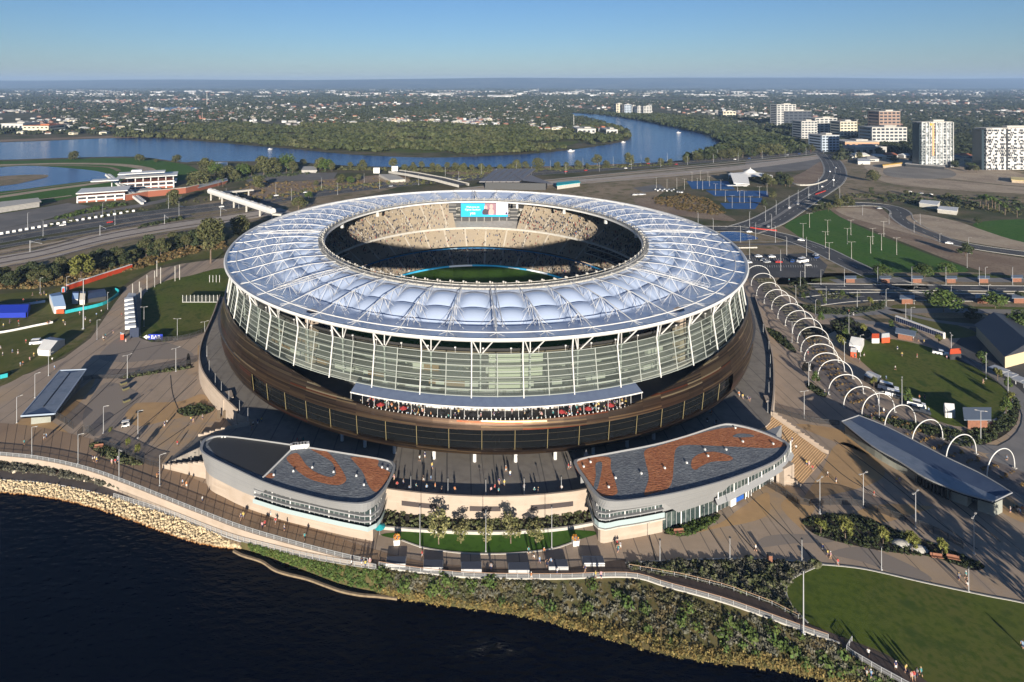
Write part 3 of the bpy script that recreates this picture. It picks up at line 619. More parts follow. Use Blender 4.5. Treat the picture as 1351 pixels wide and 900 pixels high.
def led(name, a, b, z0, z1, stops, wlen, strength, rnd):
    m = arc_brick(name+'_display', stops, wlen, 5.0, 0, .4); nt_ = m.node_tree; b_ = nt_.nodes['Principled BSDF']
    nt_.links.new(b_.inputs['Base Color'].links[0].from_socket, b_.inputs['Emission Color']); b_.inputs['Emission Strength'].default_value = strength
    mb = MB(); V = []; n = 160
    for k in range(n):
        t = 2*PI*k/n; V += [oval(a, b, z0, t), oval(a, b, z1, t)]
    mb.add(V, [(2*k, 2*((k+1) % n), 2*((k+1) % n)+1, 2*k+1) for k in range(n)]); return mb.build(name, m, S)
led('boundary_board', 70.8, 82.8, 4.1, 5.2, [(0, (.02, .22, .42)), (.35, (.55, .60, .65)), (.55, (.03, .28, .48)), (.8, (.65, .66, .66)), (.93, (.45, .10, .08))], 11, .16, 1)
led('ribbon_display', 85.3, 95.7, 11.7, 12.5, [(0, (.008, .10, .24)), (.8, (.01, .13, .28)), (.92, (.22, .32, .42))], 6, .03, 1)
mb = MB()
for z0, z1, a, b_ in ((25.2, 26.5, 86.2, 94.2),):
    V = []; n = 150
    for k in range(n): t = 2*PI*k/n; V += [oval(a, b_, z0, t), oval(a, b_, z1, t), oval(a+14, b_+12, z0+3.2, t)]
    mb.add(V, [(3*k, 3*((k+1) % n), 3*((k+1) % n)+1, 3*k+1) for k in range(n)], 0); mb.add(V, [(3*k+2, 3*((k+1) % n)+2, 3*((k+1) % n), 3*k) for k in range(n)], 1)
mb.build('balcony_front', [C_['pale'], C_['conc']], S)
for sgn, a0, a1 in ((-1, 60, 130), (1, 50, 112)):        # open corporate boxes on the sides
    mb = MB()
    for lv, (a, z) in enumerate(((84.5, 19.5), (87.5, 22.6))):
        n = 18
        for k in range(n):
            tA, tB = sgn*rad(180-a0-(a1-a0)*k/n), sgn*rad(180-a0-(a1-a0)*(k+1)/n)
            p0, p1 = oval(a, a+9, z, tA), oval(a, a+9, z, tB); r0, r1 = oval(a+6, a+15, z+.2, tA), oval(a+6, a+15, z+.2, tB)
            mb.add([p0, p1, r1, r0], [(0, 1, 2, 3)], 1); mb.tube(p0, p1, .3, 4); mb.tube(p0, oval(a+6, a+15, z+.4, tA), .22, 4); mb.tube(p0, oval(a, a+9, z+2.6, tA), .12, 4)
    mb.build('box_balcony', [C_['pale'], C_['dark']], S)
# crowd in the stands
def crowd_on(a0, b0, z0, a1, b1, z1, n, tr=(-PI, PI)):
    t = NR.uniform(tr[0], tr[1], n); f = NR.integers(0, 18, n)/18+.02
    return np.stack([SCX+(a0+(a1-a0)*f)*np.sin(t), SCY-(b0+(b1-b0)*f)*np.cos(t), z0+(z1-z0)*f+.1], 1)
def pegs(name, C, w_, h, m, parent=None):                # seated figures: shoulders, head
    n = len(C); base = np.array([(-1, -.7, 0), (1, -.7, 0), (1, .7, 0), (-1, .7, 0), (-.8, -.5, .68), (.8, -.5, .68), (.8, .5, .68), (-.8, .5, .68), (-.35, -.35, 1), (.35, -.35, 1), (.35, .35, 1), (-.35, .35, 1)])*np.array((w_/2, w_/2, h))
    V = (C[:, None, :]+base[None]*NR.uniform(.85, 1.15, (n, 1, 1))).reshape(-1, 3)
    fq = np.array([(0, 1, 5, 4), (1, 2, 6, 5), (2, 3, 7, 6), (3, 0, 4, 7), (4, 5, 9, 8), (5, 6, 10, 9), (6, 7, 11, 10), (7, 4, 8, 11), (8, 9, 10, 11)])
    Fq = (np.arange(n)[:, None, None]*12+fq[None]).reshape(-1, 4); return npmesh(name, V, Fq, m, parent=parent)
M_crowd = island_ramp('crowd_clothes', [(.03, .03, .035), (.10, .09, .09), (.34, .32, .28), (.05, .07, .13), (.16, .14, .12), (.20, .07, .06), (.04, .04, .05), (.24, .19, .14), (.03, .03, .05), (.30, .26, .20), (.07, .065, .06)])
C = np.concatenate([crowd_on(86.5, 94.5, 26.5, 110, 111, 39, 2300), crowd_on(86.5, 94.5, 26.5, 98, 103, 33, 1500), crowd_on(86, 96.5, 13, 104, 110, 23.2, 1300), crowd_on(71.5, 83.5, 5.3, 85, 95.3, 11.3, 2600)])
C = C[~((C[:, 1] > SCY+60) & (C[:, 2] > 26.4) & (C[:, 0] > -6) & (C[:, 0] < 41))]
tag(pegs('crowd', C, .62, 1.05, M_crowd), 'seated spectators scattered over the tan stands', 'crowd', kind='stuff')
# --- video screen
scr = MB(); xs0, xs1, zs0, zs1, ys = 1.6, 33.6, 30.8, 40.0, 396.0
scr.box(((xs0+xs1)/2, ys+.6, (zs0+zs1)/2), (xs1-xs0+.8, 1.0, zs1-zs0+.8)); sb = scr.build('video_screen', C_['dark'], S)
def panel(name, x0, x1, z0, z1, m, y): T = MB(); T.add([(x0, y, z0), (x1, y, z0), (x1, y, z1), (x0, y, z1)], [(0, 1, 2, 3)]); return T.build(name, m, sb)
def emi(n, c, s=.9): return mat(n, tuple(v*.3 for v in c), .4, emit=(c, s))
M_cy = emi('screen_cyan', (.0, .32, .62)); M_li = emi('screen_lilac', (.62, .58, .85)); M_pk = emi('screen_photo', (.24, .13, .15)); M_wt = emi('screen_white', (.85, .9, .95)); M_skin = emi('screen_skin', (.55, .28, .24)); M_dk = emi('screen_dark', (.05, .03, .05), .6)
panel('left_image', xs0, xs0+16.3, zs0, zs1, M_cy, ys+.07); panel('photo_image', xs0+16.3, xs0+24.2, zs0+1.4, zs1, M_pk, ys+.07); panel('right_image', xs0+24.2, xs1, zs0+1.4, zs1, M_li, ys+.07); panel('ticker_strip', xs0+16.3, xs1, zs0, zs0+1.4, M_cy, ys+.07)
T = MB()
for x, z, r, mi in ((18.6, 37.0, 1.35, 0), (18.3, 33.8, 2.2, 1), (22.4, 37.8, 1.5, 0), (22.3, 33.9, 2.3, 0), (20.3, 34.5, 1.2, 1)):
    T.add([(x+r*cos(a)*(.8 if mi == 0 else 1), ys+.05-.004*r, min(zs1-.05, max(zs0+1.45, z+r*1.15*sin(a)))) for a in np.linspace(0, 2*PI, 12, endpoint=False)], [tuple(range(12))], mi)
T.add([(x, ys+.04, z) for x, z in ((31.9, 32.4), (33.4, 32.4), (33.3, 33.7), (32.7, 34.2), (32.0, 33.7))], [(0, 1, 2, 3, 4)], 1)
T.build('fan_picture', [M_skin, M_dk], sb)
def text(name, body, x, y, z, size, m, parent, rot=(rad(90), 0, 0), align='CENTER', ext=0.0):
    c = bpy.data.curves.new(name, 'FONT'); c.body = body; c.size = size; c.align_x = align; c.extrude = ext; c.materials.append(m)
    o = bpy.data.objects.new(name, c); COL.objects.link(o); o.location = (0, 0, 0)
    bpy.context.view_layer.update(); me = bpy.data.meshes.new_from_object(o); bpy.data.objects.remove(o); o = link(name, me, parent); o.location = (x, y, z); o.rotation_euler = rot; return o
text('screen_lettering', 'Welcome to', xs0+8.1, ys, 37.0, 1.75, M_wt, sb); text('screen_lettering', 'Optus Stadium', xs0+8.1, ys, 35.2, 1.75, M_wt, sb); text('screen_lettering', 'yes', xs0+8.1, ys, 32.5, 2.9, M_wt, sb)
T = MB(); T.box(((xs0+xs1)/2, ys+4.5, 32.5), (49, 1, 21), 0, 0)
for x in (-4.2, 37.6):
    T.box((x, ys+.5, 34.2), (5.0, 3.5, 13), 0, 0)
    for k in range(5): T.box((x, ys-1.4, 30.0+k*2.3), (5.2, .3, .3), 0, 1)
T.box(((xs0+xs1)/2, ys+1, 28.2), (44, 3.2, 4.4), 0, 0)
for x in np.linspace(-3, 38, 9): T.box((x, ys-.8, 29.2), (.4, .4, 3.0), 0, 1)
T.build('screen_frame', [C_['dark'], C_['conc']], S)
# ================================================================ pavilions
M_clad = mat('grey_metal_cladding', (.27, .275, .28), .5, metal=.2, layers=((.3, (.25, .255, .26), .4, .7), ((.0, .0, 2.2), (.24, .245, .25), .5, .6)))
M_roofg = mat('grey_stone_roof', (.135, .15, .17), .9, layers=((1.3, (.19, .205, .22), .45, .65), (.35, (.11, .12, .14), .45, .7)), bump=((1.2, 2.6, 1), .45, .4))
M_roofo = mat('orange_gravel_roof', (.36, .14, .065), .9, layers=((1.3, (.27, .095, .045), .45, .65), (.35, (.43, .18, .085), .5, .7)), bump=((1.2, 2.6, 1), .45, .4))
M_roofd = mat('dark_ribbed_roof', (.02, .021, .023), .5, layers=(((3.2, .0, 0), (.045, .046, .05), .45, .6, 'wave'),))
M_glassd = mat('window_glass', (.03, .045, .045), .06, .7, layers=((.4, (.07, .09, .085), .5, .6),))
M_balu = mat('balcony_glass', (.30, .37, .38), .12, .6)
def pav_roof(ob, z, patches, darkp, parent):
    n = len(ob); c = Vector((sum(p[0] for p in ob)/n, sum(p[1] for p in ob)/n)); inn_ = [tuple(Vector(p).lerp(c, .028)) for p in ob]
    mb = MB()
    for i in range(n):
        j = (i+1) % n
        mb.add([(*ob[i], z), (*ob[j], z), (*inn_[j], z+.05), (*inn_[i], z+.05)], [(0, 1, 2, 3)]); mb.add([(*inn_[i], z+.05), (*inn_[j], z+.05), (*inn_[j], z-.5), (*inn_[i], z-.5)], [(0, 1, 2, 3)])
    rim = mb.build('roof_rim', M_clad, parent)
    mb = MB(); mb.poly(inn_, z-.45); rf = mb.build('roof', M_roofg, parent)
    for P in patches:
        q = [p[:2] for p in cr(GP(P, z-.4), 5, True)]; q = [p for p in q]
        mb = MB(); T = tessellate_polygon([[Vector((*p, 0)) for p in q]])
        for t in T:
            cc = np.mean([q[i] for i in t], 0)
            if inside(np.array([cc[0]]), np.array([cc[1]]), inn_)[0]:
                V = [Vector((*q[i], z-.43)) for i in t]; V = V if (V[1]-V[0]).cross(V[2]-V[0]).z > 0 else V[::-1]; mb.add(V, [(0, 1, 2)])
        mb.build('gravel_patch', M_roofo, rf)
    for P in darkp: mb = MB(); mb.poly(GP(P, z-.4), z-.38); mb.build('ribbed_roof', M_roofd, rf)
    return rf
def vents(rf, pts, z):
    for p in pts: c = G(*p, z); mb = MB(); mb.box((*c, z+.15), (.5, .5, .5), .3, top=.8); mb.build('roof_vent', C_['white'], rf)
def skirtwall(parent, name, pts, z0, z1, m, out0=0.0, out1=0.0):
    """wall between heights along a path; out0/out1 push the bottom/top edges outward (to the right of the path direction)"""
    P = [Vector(p[:2]) for p in pts]; K = len(P); A, B = [], []
    for i in range(K):
        d = (P[min(i+1, K-1)]-P[max(i-1, 0)]).normalized(); nn = Vector((d.y, -d.x))
        a, b = P[i]+nn*out0, P[i]+nn*out1
        A.append((a.x, a.y, z0[i] if isinstance(z0, list) else z0)); B.append((b.x, b.y, z1[i] if isinstance(z1, list) else z1))
    mb = MB(); mb.loft([A, B]); return mb.build(name, m, parent)
def sub(path, f0, f1, n=14):                              # part of a path by length fraction
    P = [Vector(p[:2]) for p in path]; L = [0]
    for a, b in zip(P, P[1:]): L.append(L[-1]+(b-a).length)
    out = []
    for k in range(n+1):
        s = L[-1]*(f0+(f1-f0)*k/n); i = max(0, min(len(P)-2, int(np.searchsorted(L, s))-1)); t = (s-L[i])/(L[i+1]-L[i]+1e-9); out.append(tuple(P[i].lerp(P[i+1], t)))
    return out
ZV = 14.8
def loft_clad(parent, name, bot, topp, zb, zt, f0, f1, m, zbot0=8.0, n=40, out=.35):
    B = off_path(sub(bot, 0, 1, 80), out); T_ = sub(topp, 0, 1, 80); A, D = [], []
    for k in range(n+1):
        f = f0+(f1-f0)*k/n; i = f*80; i0 = min(79, int(i)); b = Vector(B[i0]).lerp(Vector(B[i0+1]), i-i0); t = Vector(T_[i0]).lerp(Vector(T_[i0+1]), i-i0)
        zz = zb(f) if callable(zb) else zb; p = b.lerp(t, max(0, (zz-zbot0)/(zt-zbot0))); A.append((p.x, p.y, zz)); D.append((t.x, t.y, zt))
    mb = MB(); mb.loft([A, D]); return mb.build(name, m, parent)
def off_path(P, o_):
    r = []
    for i, p in enumerate(P):
        d = Vector(P[min(i+1, len(P)-1)][:2])-Vector(P[max(i-1, 0)][:2]); d.normalize(); v = Vector(p[:2])+Vector((d.y, -d.x))*o_; r.append((v.x, v.y))
    return r
# left pavilion
PL = thing('riverside_pavilion', 'grey pavilion left of the front wall, roof half black and half orange patterned', 'pavilion')
obL = cr(GP([(264.5, 587), (271, 578), (290, 574), (330, 578), (400, 588), (460, 597.5), (508, 605.5), (520, 611), (521, 620), (512, 640), (500, 655), (486, 663), (465, 664.5), (425, 659), (360, 641), (310, 619), (268, 598)], ZV), 4, True)
pav_roof(obL, ZV, [[(378, 604), (392, 598), (403, 612), (415, 622), (434, 629), (443, 625), (438, 610), (423, 600), (408, 591), (420, 590), (433, 597), (446, 612), (456, 629), (455, 636), (445, 640), (425, 637), (405, 630), (388, 617)],
    [(462, 600), (497, 606), (499, 615), (515, 624), (507, 638), (496, 649), (486, 640), (478, 622)], [(350, 629), (358, 624), (362, 629), (356, 631)]], [[(274, 586), (283, 577), (310, 577), (388, 587), (347, 628), (320, 618), (285, 602)]], PL)
mb = MB(); mb.tube((*G(389, 587, ZV), ZV-.3), (*G(347, 628.5, ZV), ZV-.3), .22, 4); mb.build('roof_divider', C_['white'], PL)
for p in ((386, 590), (389, 589), (393, 589), (397, 588.5), (401, 588), (405, 588)): c = G(*p, ZV); mb = MB(); mb.box((*c, ZV+.1), (1.3, 1.3, 1.5), .3); mb.build('air_conditioner', C_['white'], PL)
vents(PL, ((293, 577), (297, 577), (412, 617), (387, 622), (361, 627), (440, 623), (470, 628), (480, 640), (504, 617), (511, 619)), ZV-.4)
baseL = cr(GP([(270, 622), (275.5, 644), (297, 657), (324, 670), (350, 679), (378, 688), (410, 696), (439, 703), (466, 709), (492, 714)]), 4)
retL = [baseL[-1][:2], G(497, 700)[:2], G(503, 676)[:2]]
ix = [i for i, p in enumerate(baseL)]
zb_ = [float(np.interp(CX+F*p[0]/p[1], [270, 352, 356, 492], [9.4, 9.3, 7.6, 7.6])) for p in baseL]
skirtwall(PL, 'stone_base', baseL, GZ-.3, zb_, C_['stone']); skirtwall(PL, 'stone_return', retL, GZ-.3, 7.6, C_['stone'])
frL = [p for p in baseL if CX+F*p[0]/p[1] <= 356]; glL = [p for p in baseL if CX+F*p[0]/p[1] >= 352]+[retL[1], retL[2]]
glL = cr([p[:2] for p in glL[:-4]]+[glL[-4][:2], (glL[-3][0]*.5+glL[-4][0]*.5+.4, glL[-3][1]*.5+glL[-4][1]*.5+.3), retL[1], retL[2]], 2)
topL = [p[:2] for p in cr(GP([(264.5, 589), (268, 598), (310, 619), (360, 641), (425, 659), (465, 664.5), (486, 663), (500, 655), (512, 640), (520, 624)], ZV), 4)]
allL = [p[:2] for p in baseL[:-2]]+[p[:2] for p in cr([baseL[-3][:2], (baseL[-1][0]-.8, baseL[-1][1]+.2), retL[1], retL[2], G(509, 655)], 3)][2:]
loft_clad(PL, 'cladding', allL, topL, lambda f: float(np.interp(f, [0, .36, .40], [8.8, 8.4, 11.9])), ZV, 0, .40, M_clad)
loft_clad(PL, 'cladding_band', allL, topL, 12.2, ZV, .395, 1, M_clad)
def glazing(parent, path, z0, z1, inset, nmul, rails=(), balu=None):
    g_ = skirtwall(parent, 'glazing', path, z0, z1, M_glassd, inset, inset)
    mb = MB(); P = sub(path, 0, 1, nmul)
    for i, p in enumerate(P):
        d = Vector(P[min(i+1, nmul)])-Vector(P[max(i-1, 0)]); d.normalize(); nn = Vector((d.y, -d.x)); a = Vector(p)+nn*(inset+.12)
        mb.tube((a.x, a.y, z0), (a.x, a.y, z1), .07 if i % 4 else .2, 4, m=0 if i % 4 else 1)
    mb.build('glazing_bars', [C_['steel'], C_['white']], g_)
    for z in rails: 
        T = MB(); P2 = sub(path, 0, 1, 24); A = []
        for o_, zz in ((inset, z), (inset+.9, z), (inset+.9, z+.28), (inset, z+.28)):
            r = []
            for i, p in enumerate(P2):
                d = Vector(P2[min(i+1, 24)])-Vector(P2[max(i-1, 0)]); d.normalize(); q = Vector(p)+Vector((d.y, -d.x))*o_; r.append((q.x, q.y, zz))
            A.append(r)
        T.loft(A+[A[0]]); T.build('sunshade', M_clad, parent)
    if balu: skirtwall(parent, 'balustrade', path, balu[0], balu[1], M_balu, inset+1.1, inset+1.1)
glL = off_path(sub(allL, .36, .97, 40), .5)
glazing(PL, glL, 7.9, 12.4, .2, 34, (11.0, 9.5), (7.7, 8.9))
mb = MB(); q_ = [p[:2] for p in glL]; T = MB(); 
A = [];
for o_ in (-.3, 1.2):
    r = []
    for i, p in enumerate(q_):
        d = Vector(q_[min(i+1, len(q_)-1)])-Vector(q_[max(i-1, 0)]); d.normalize(); v = Vector(p)+Vector((d.y, -d.x))*o_; r.append((v.x, v.y, 7.95))
    A.append(r)
T.loft(A); T.loft([[(x, y, 7.6) for x, y, z in A[1]], A[1]]); T.build('balcony_floor', C_['pale'], PL)
# block under the roofs so nothing is see-through
bl = off_path(sub(allL, 0, 1, 40), -1.2)+[G(505, 611, ZV), G(460, 602, ZV), G(400, 593, ZV), G(330, 582, ZV), G(280, 581, ZV)]; mb = MB(); mb.prism(bl, GZ, ZV-.6); mb.build('pavilion_body', M_clad, PL)
# right pavilion
PR = thing('riverside_pavilion', 'grey pavilion right of the front wall with orange swirls on its stone roof', 'pavilion')
ZW = 16.2
obR = cr(GP([(757, 611), (766, 604), (800, 597.5), (860, 586), (905, 574), (948, 560), (968, 558.5), (1000, 566), (1030, 578), (1041, 586), (1040, 594), (1028, 606), (1000, 619), (950, 636), (890, 651), (830, 660.5), (803, 661), (788, 655), (774, 638)], ZW), 4, True)
pav_roof(obR, ZW, [[(757, 612), (770, 605), (803, 603), (806, 618), (813, 640), (813, 652), (792, 654), (780, 642), (770, 632)], [(851, 594), (870, 588), (905, 577), (952, 565), (985, 565), (1010, 573), (1037, 586), (1020, 591), (985, 590), (940, 588), (905, 587), (892, 592), (889, 610), (887, 633), (880, 645), (860, 651), (850, 652), (856, 630), (852, 610)],
    [(912, 615), (914, 605), (925, 598), (942, 596), (960, 600), (967, 605), (960, 608), (940, 609), (925, 615), (917, 620)]], [], PR)
for P in ([(786, 612), (794, 610), (793, 625), (788, 645), (783, 645), (786, 628)], [(967, 575), (975, 572), (990, 573), (995, 576), (980, 577), (970, 577)]):
    mb = MB(); mb.poly([p[:2] for p in cr(GP(P, ZW-.4), 4, True)], ZW-.41); mb.build('gravel_patch', M_roofg, PR)
vents(PR, ((770, 616), (779, 610), (812, 631), (803, 643), (846, 625), (877, 618), (906, 611), (930, 593.5), (958, 593.5), (934, 602), (970, 565), (980, 583), (1020, 586)), ZW-.4)
baseR = cr(GP([(779, 676), (785, 697), (792, 716), (815, 713), (840, 709), (874, 702)]), 4)
skirtwall(PR, 'stone_base', baseR, GZ-.3, 8.2, C_['stone'])
lowR = cr(GP([(874, 702), (905, 692), (947, 677), (980, 660), (1009, 643), (1027, 630), (1036, 618)]), 4)
glR = [p[:2] for p in baseR]
glazing(PR, glR, 8.9, 13.4, -.1, 26, (11.9, 10.3), (8.6, 9.9))
T = MB(); A = []
for o_ in (-.3, 1.3):
    r = []
    for i, p in enumerate(glR):
        d = Vector(glR[min(i+1, len(glR)-1)])-Vector(glR[max(i-1, 0)]); d.normalize(); v = Vector(p)+Vector((d.y, -d.x))*o_; r.append((v.x, v.y, 8.5))
    A.append(r)
T.loft(A); T.loft([[(x, y, 8.2) for x, y, z in A[1]], A[1]]); T.build('balcony_floor', C_['pale'], PR)
fr = [p[:2] for p in lowR]
topR = [p[:2] for p in cr(GP([(757, 613), (774, 638), (788, 655), (803, 661), (830, 660.5), (890, 651), (950, 636), (1000, 619), (1028, 606), (1040, 594)], ZW), 4)]
allR = [p[:2] for p in cr([G(768, 645), *[p[:2] for p in GP([(779, 676), (785, 697), (792, 714), (815, 713), (840, 709), (874, 702)])], *[p[:2] for p in GP([(905, 692), (947, 677), (980, 660), (1009, 643), (1027, 630), (1037, 612)])]], 4)]
loft_clad(PR, 'cladding', allR, topR, lambda f: float(np.interp(f, [0, .40, .45, .58, .66, 1], [13.4, 13.4, 8.3, 8.3, 12.9, 12.9])), ZW, 0, 1, M_clad, n=120)
up = off_path(sub(allR, .58, .97, 20), 1.6); glazing(PR, up, 9.7, 13.2, .1, 24)
skirtwall(PR, 'sloped_sill', sub(allR, .57, .98, 16), 8.6, 9.9, M_clad, 2.6, 1.7); skirtwall(PR, 'cladding_soffit', sub(allR, .57, .98, 16), 8.3, 8.6, M_clad, .3, 2.6)
glazing(PR, fr, GZ+.2, 8.4, -.4, 34)
mb = MB()
for f in (.57, .79): a, b = sub(fr, f, f+.05, 1); 
for f in (.57, .80):
    P = off_path(sub(fr, f, f+.05, 2), .05)
    for p in P: mb.tube((*p, GZ), (*p, GZ+3.2), .13, 4)
    mb.tube((*P[0], GZ+3.2), (*P[2], GZ+3.2), .13, 4); mb.tube((*P[0], GZ+2.2), (*P[2], GZ+2.2), .1, 4)
mb.build('entrance_frame', C_['white'], PR)
P = off_path(sub(fr, .44, 1, 12), .1); mb = MB(); mb.wall(P, GZ+2.5, GZ+2.75, .12); mb.build('entrance_rail', C_['white'], PR)
P = off_path(sub(fr, .45, .48, 1), .1); mb = MB(); mb.box(((P[0][0]+P[1][0])/2, (P[0][1]+P[1][1])/2, GZ+2.4), (2.2, .5, 4.4), math.atan2(P[1][1]-P[0][1], P[1][0]-P[0][0])); mb.build('white_pier', C_['white'], PR)
P = off_path(sub(fr, .49, .55, 1), .1); mb = MB(); mb.box(((P[0][0]+P[1][0])/2, (P[0][1]+P[1][1])/2, GZ+1.2), (3.4, .2, 1.2), math.atan2(P[1][1]-P[0][1], P[1][0]-P[0][0])); mb.build('blue_banner', mat('blue_sheet', (.02, .09, .35), .5), PR)
bl = off_path(sub(allR, 0, 1, 40), -1.2)+[G(1000, 570, ZW), G(968, 563, ZW), G(905, 579, ZW), G(860, 591, ZW), G(800, 602, ZW), G(766, 610, ZW)]; mb = MB(); mb.prism(bl, GZ, ZW-.6); mb.build('pavilion_body', M_clad, PR)
c = G(1035, 636); mb = MB(); mb.box((c[0], c[1]+1, GZ+2.4), (5, 4, 5.4), .5); mb.build('stone_block', C_['stone'], PR)
# low wall and steps of the terrace garden
mb = MB(); mb.wall(cr(GP([(506, 698), (560, 702), (640, 705), (700, 703), (745, 699), (785, 692)]), 5), GZ-.1, GZ+.75, .5); tag(mb.build('garden_wall', C_['pale']), 'low white wall curving behind the small lawn', 'wall')
mb = MB(); fw2 = [(*G(x, y), GZ+.05) for x, y in ((504, 699), (560, 701), (640, 704), (720, 701), (786, 692))]; bw2 = [(*G(x, y), GZ+1.0) for x, y in ((505, 676), (560, 681), (640, 684), (720, 682), (780, 677))]
mb.loft([fw2, bw2]); struct('garden_slope', mb, C_['mulch'])
# ================================================================ long gate canopies
M_blueroof = mat('zinc_roof', (.19, .215, .255), .45, metal=.25, layers=((.25, (.13, .16, .205), .45, .7), ((.6, .6, 0), (.19, .22, .27), .55, .6)))
M_navy = mat('zinc_roof_dark', (.06, .085, .14), .4, metal=.25, layers=((.25, (.05, .07, .12), .45, .7),))
M_panelg = mat('green_grey_panel', (.25, .26, .23), .7, layers=((.5, (.21, .22, .19), .45, .7),))
tb = thing('ticket_building', 'long grey hipped canopy roof over a gatehouse on the left plaza', 'gatehouse')
zr = 8.6; A, B, D, E = [Vector(p) for p in (G(28, 549, zr), G(79, 489, zr), G(114, 487.5, zr), G(72, 546, zr))]
mb = MB(); a2, b2 = Vector(G(57, 540, zr-.9)), Vector(G(92, 495, zr-.9))
V = [(*A, zr), (*B, zr), (*D, zr), (*E, zr), (*a2, zr-.12), (*b2, zr-.12)]
mb.add(V, [(0, 4, 5, 1), (4, 3, 2, 5)], 0); mb.add(V, [(0, 3, 4), (1, 5, 2)], 1)
mb.build('roof', [M_blueroof, M_navy], tb)
mb = MB(); mb.tube((*a2, zr-.06), (*b2, zr-.06), .2, 4); mb.build('valley_gutter', C_['dark'], tb)
mb = MB(); o4 = [A, B, D, E]
for i in range(4): mb.tube((*o4[i], zr), (*o4[(i+1) % 4], zr), .28, 6)
mb.build('roof_edge', mat('blue_grey_trim', (.30, .36, .44), .45), tb)
c4 = sum(o4, Vector((0, 0)))/4; inn4 = [p.lerp(c4, .22) for p in o4]; inn4[0] = Vector(G(41, 560)); inn4[3] = Vector(G(67, 557)); 
mb = MB(); mb.prism([tuple(p) for p in inn4], GZ, zr-.6); mb.build('gatehouse_wall', M_panelg, tb)
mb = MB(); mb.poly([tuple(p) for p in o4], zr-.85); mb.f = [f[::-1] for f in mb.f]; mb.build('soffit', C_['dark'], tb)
tb2 = thing('ticket_building', 'long curved blue grey canopy roof over turnstiles beside the white arches', 'gatehouse')
zr = 8.8
lo = cr(GP([(1110, 556), (1150, 588), (1185, 608), (1220, 630), (1262, 648), (1290, 656.5), (1310, 662)], zr), 4); hi = cr(GP([(1133, 548), (1170, 563), (1215, 586), (1250, 604), (1290, 623), (1318, 639), (1335, 650)], zr), 4)
mid = [tuple(Vector(a).lerp(Vector(b), .5)) for a, b in zip(lo, hi)]
mb = MB(); mb.loft([[(*p, zr) for p in lo], [(*p, zr-.55) for p in mid]], 0); mb.loft([[(*p, zr-.55) for p in mid], [(*p, zr) for p in hi]], 1); mb.build('roof', [M_blueroof, M_navy], tb2)
mb = MB()
for P in (lo, hi, [lo[0], hi[0]], [lo[-1], hi[-1]]): mb.path([(*p, zr) for p in P], .22, 5)
mb.build('roof_edge', M_clad, tb2)
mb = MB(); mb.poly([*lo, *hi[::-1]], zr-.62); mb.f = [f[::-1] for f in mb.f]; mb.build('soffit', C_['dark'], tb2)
wl = [tuple(Vector(a).lerp(Vector(b), .2)) for a, b in zip(lo, hi)]; wh = [tuple(Vector(a).lerp(Vector(b), .62)) for a, b in zip(lo, hi)]
K = len(wl)
for f0, f1, m_ in ((.03, .40, M_panelg), (.56, .68, M_panelg), (.76, .92, M_panelg)):
    a, b = int(f0*K), int(f1*K); mb = MB(); mb.prism(wl[a:b+1]+wh[a:b+1][::-1], GZ, zr-.7); mb.build('gatehouse_wall', m_, tb2)
mb = MB()
for i in range(int(.40*K), int(.56*K)+1):
    for f in (0, .5): p = Vector(wl[i]).lerp(Vector(wl[min(i+1, K-1)]), f); mb.box((p.x, p.y, GZ+1.4), (.35, 1.6, 2.8), -.5)
mb.build('turnstile_row', C_['dark'], tb2)
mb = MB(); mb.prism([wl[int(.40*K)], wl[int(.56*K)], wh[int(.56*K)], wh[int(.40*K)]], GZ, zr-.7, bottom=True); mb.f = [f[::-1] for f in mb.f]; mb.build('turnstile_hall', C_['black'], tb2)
# ================================================================ arbour of white arches
feet = [(985, 366), (991, 377), (998, 390), (1008, 400), (1018, 408), (1026, 420), (1036, 429.5), (1045.5, 440), (1052, 452), (1056.5, 464), (1061, 476), (1068, 488.6), (1079, 499), (1093, 520.5), (1113, 538), (1137, 549), (1167, 567), (1203, 588.5), (1248, 610.5), (1302, 632)]
wf = [Vector(G(*p)) for p in feet]; arches = []
for i, p in enumerate(wf):
    d = (wf[min(i+2, len(wf)-1)]-wf[max(i-2, 0)]).normalized(); nn = Vector((-d.y, d.x))
    if nn.x < 0: nn = -nn
    nn = (nn+Vector((1.0, .15))).normalized(); sp = 13.8; o = thing('garden_arch', '', 'arch', (p.x, p.y, GZ), math.atan2(nn.y, nn.x), 'white tubular arches over the garden path')
    pts = [(sp/2-sp/2*cos(a), 0, 7.4*sin(a)**.8) for a in np.linspace(0.0, PI, 22)]
    mb = MB(); mb.path(pts, .155, 8); mb.build('arch_tube', C_['white'], o, smooth=True)
    mb = MB(); mb.box((0, 0, .12), (.9, .9, .28)); mb.build('foot_plate', C_['conc'], o); mb = MB(); mb.box((sp, 0, .12), (.9, .9, .28)); mb.build('foot_plate', C_['conc'], o); arches.append(o)
for i, o in enumerate(sorted(arches, key=lambda o: o.location.y)): o['label'] = ('nearest white arch at the bridge end of the curving row' if i == 0 else '%s white arch counting from the near end of the curving row' % ordw(i+1))
lft = [tuple(p) for p in wf]; rgt = []
for i, o in enumerate(arches): a = o.rotation_euler.z; rgt.append((o.location.x+13.8*cos(a), o.location.y+13.8*sin(a)))
ext_l = lft+[(lft[-1][0]+9, lft[-1][1]-16)]; ext_r = rgt+[(rgt[-1][0]+9, rgt[-1][1]-14)]
mb = MB(); mb.poly([*ext_l, *ext_r[::-1]], GZ+.02); struct('arbour_path', mb, mat('arbour_paving', (.16, .135, .12), .9, layers=((.3, (.12, .10, .09), .4, .65), (1.5, (.19, .165, .15), .5, .75))))
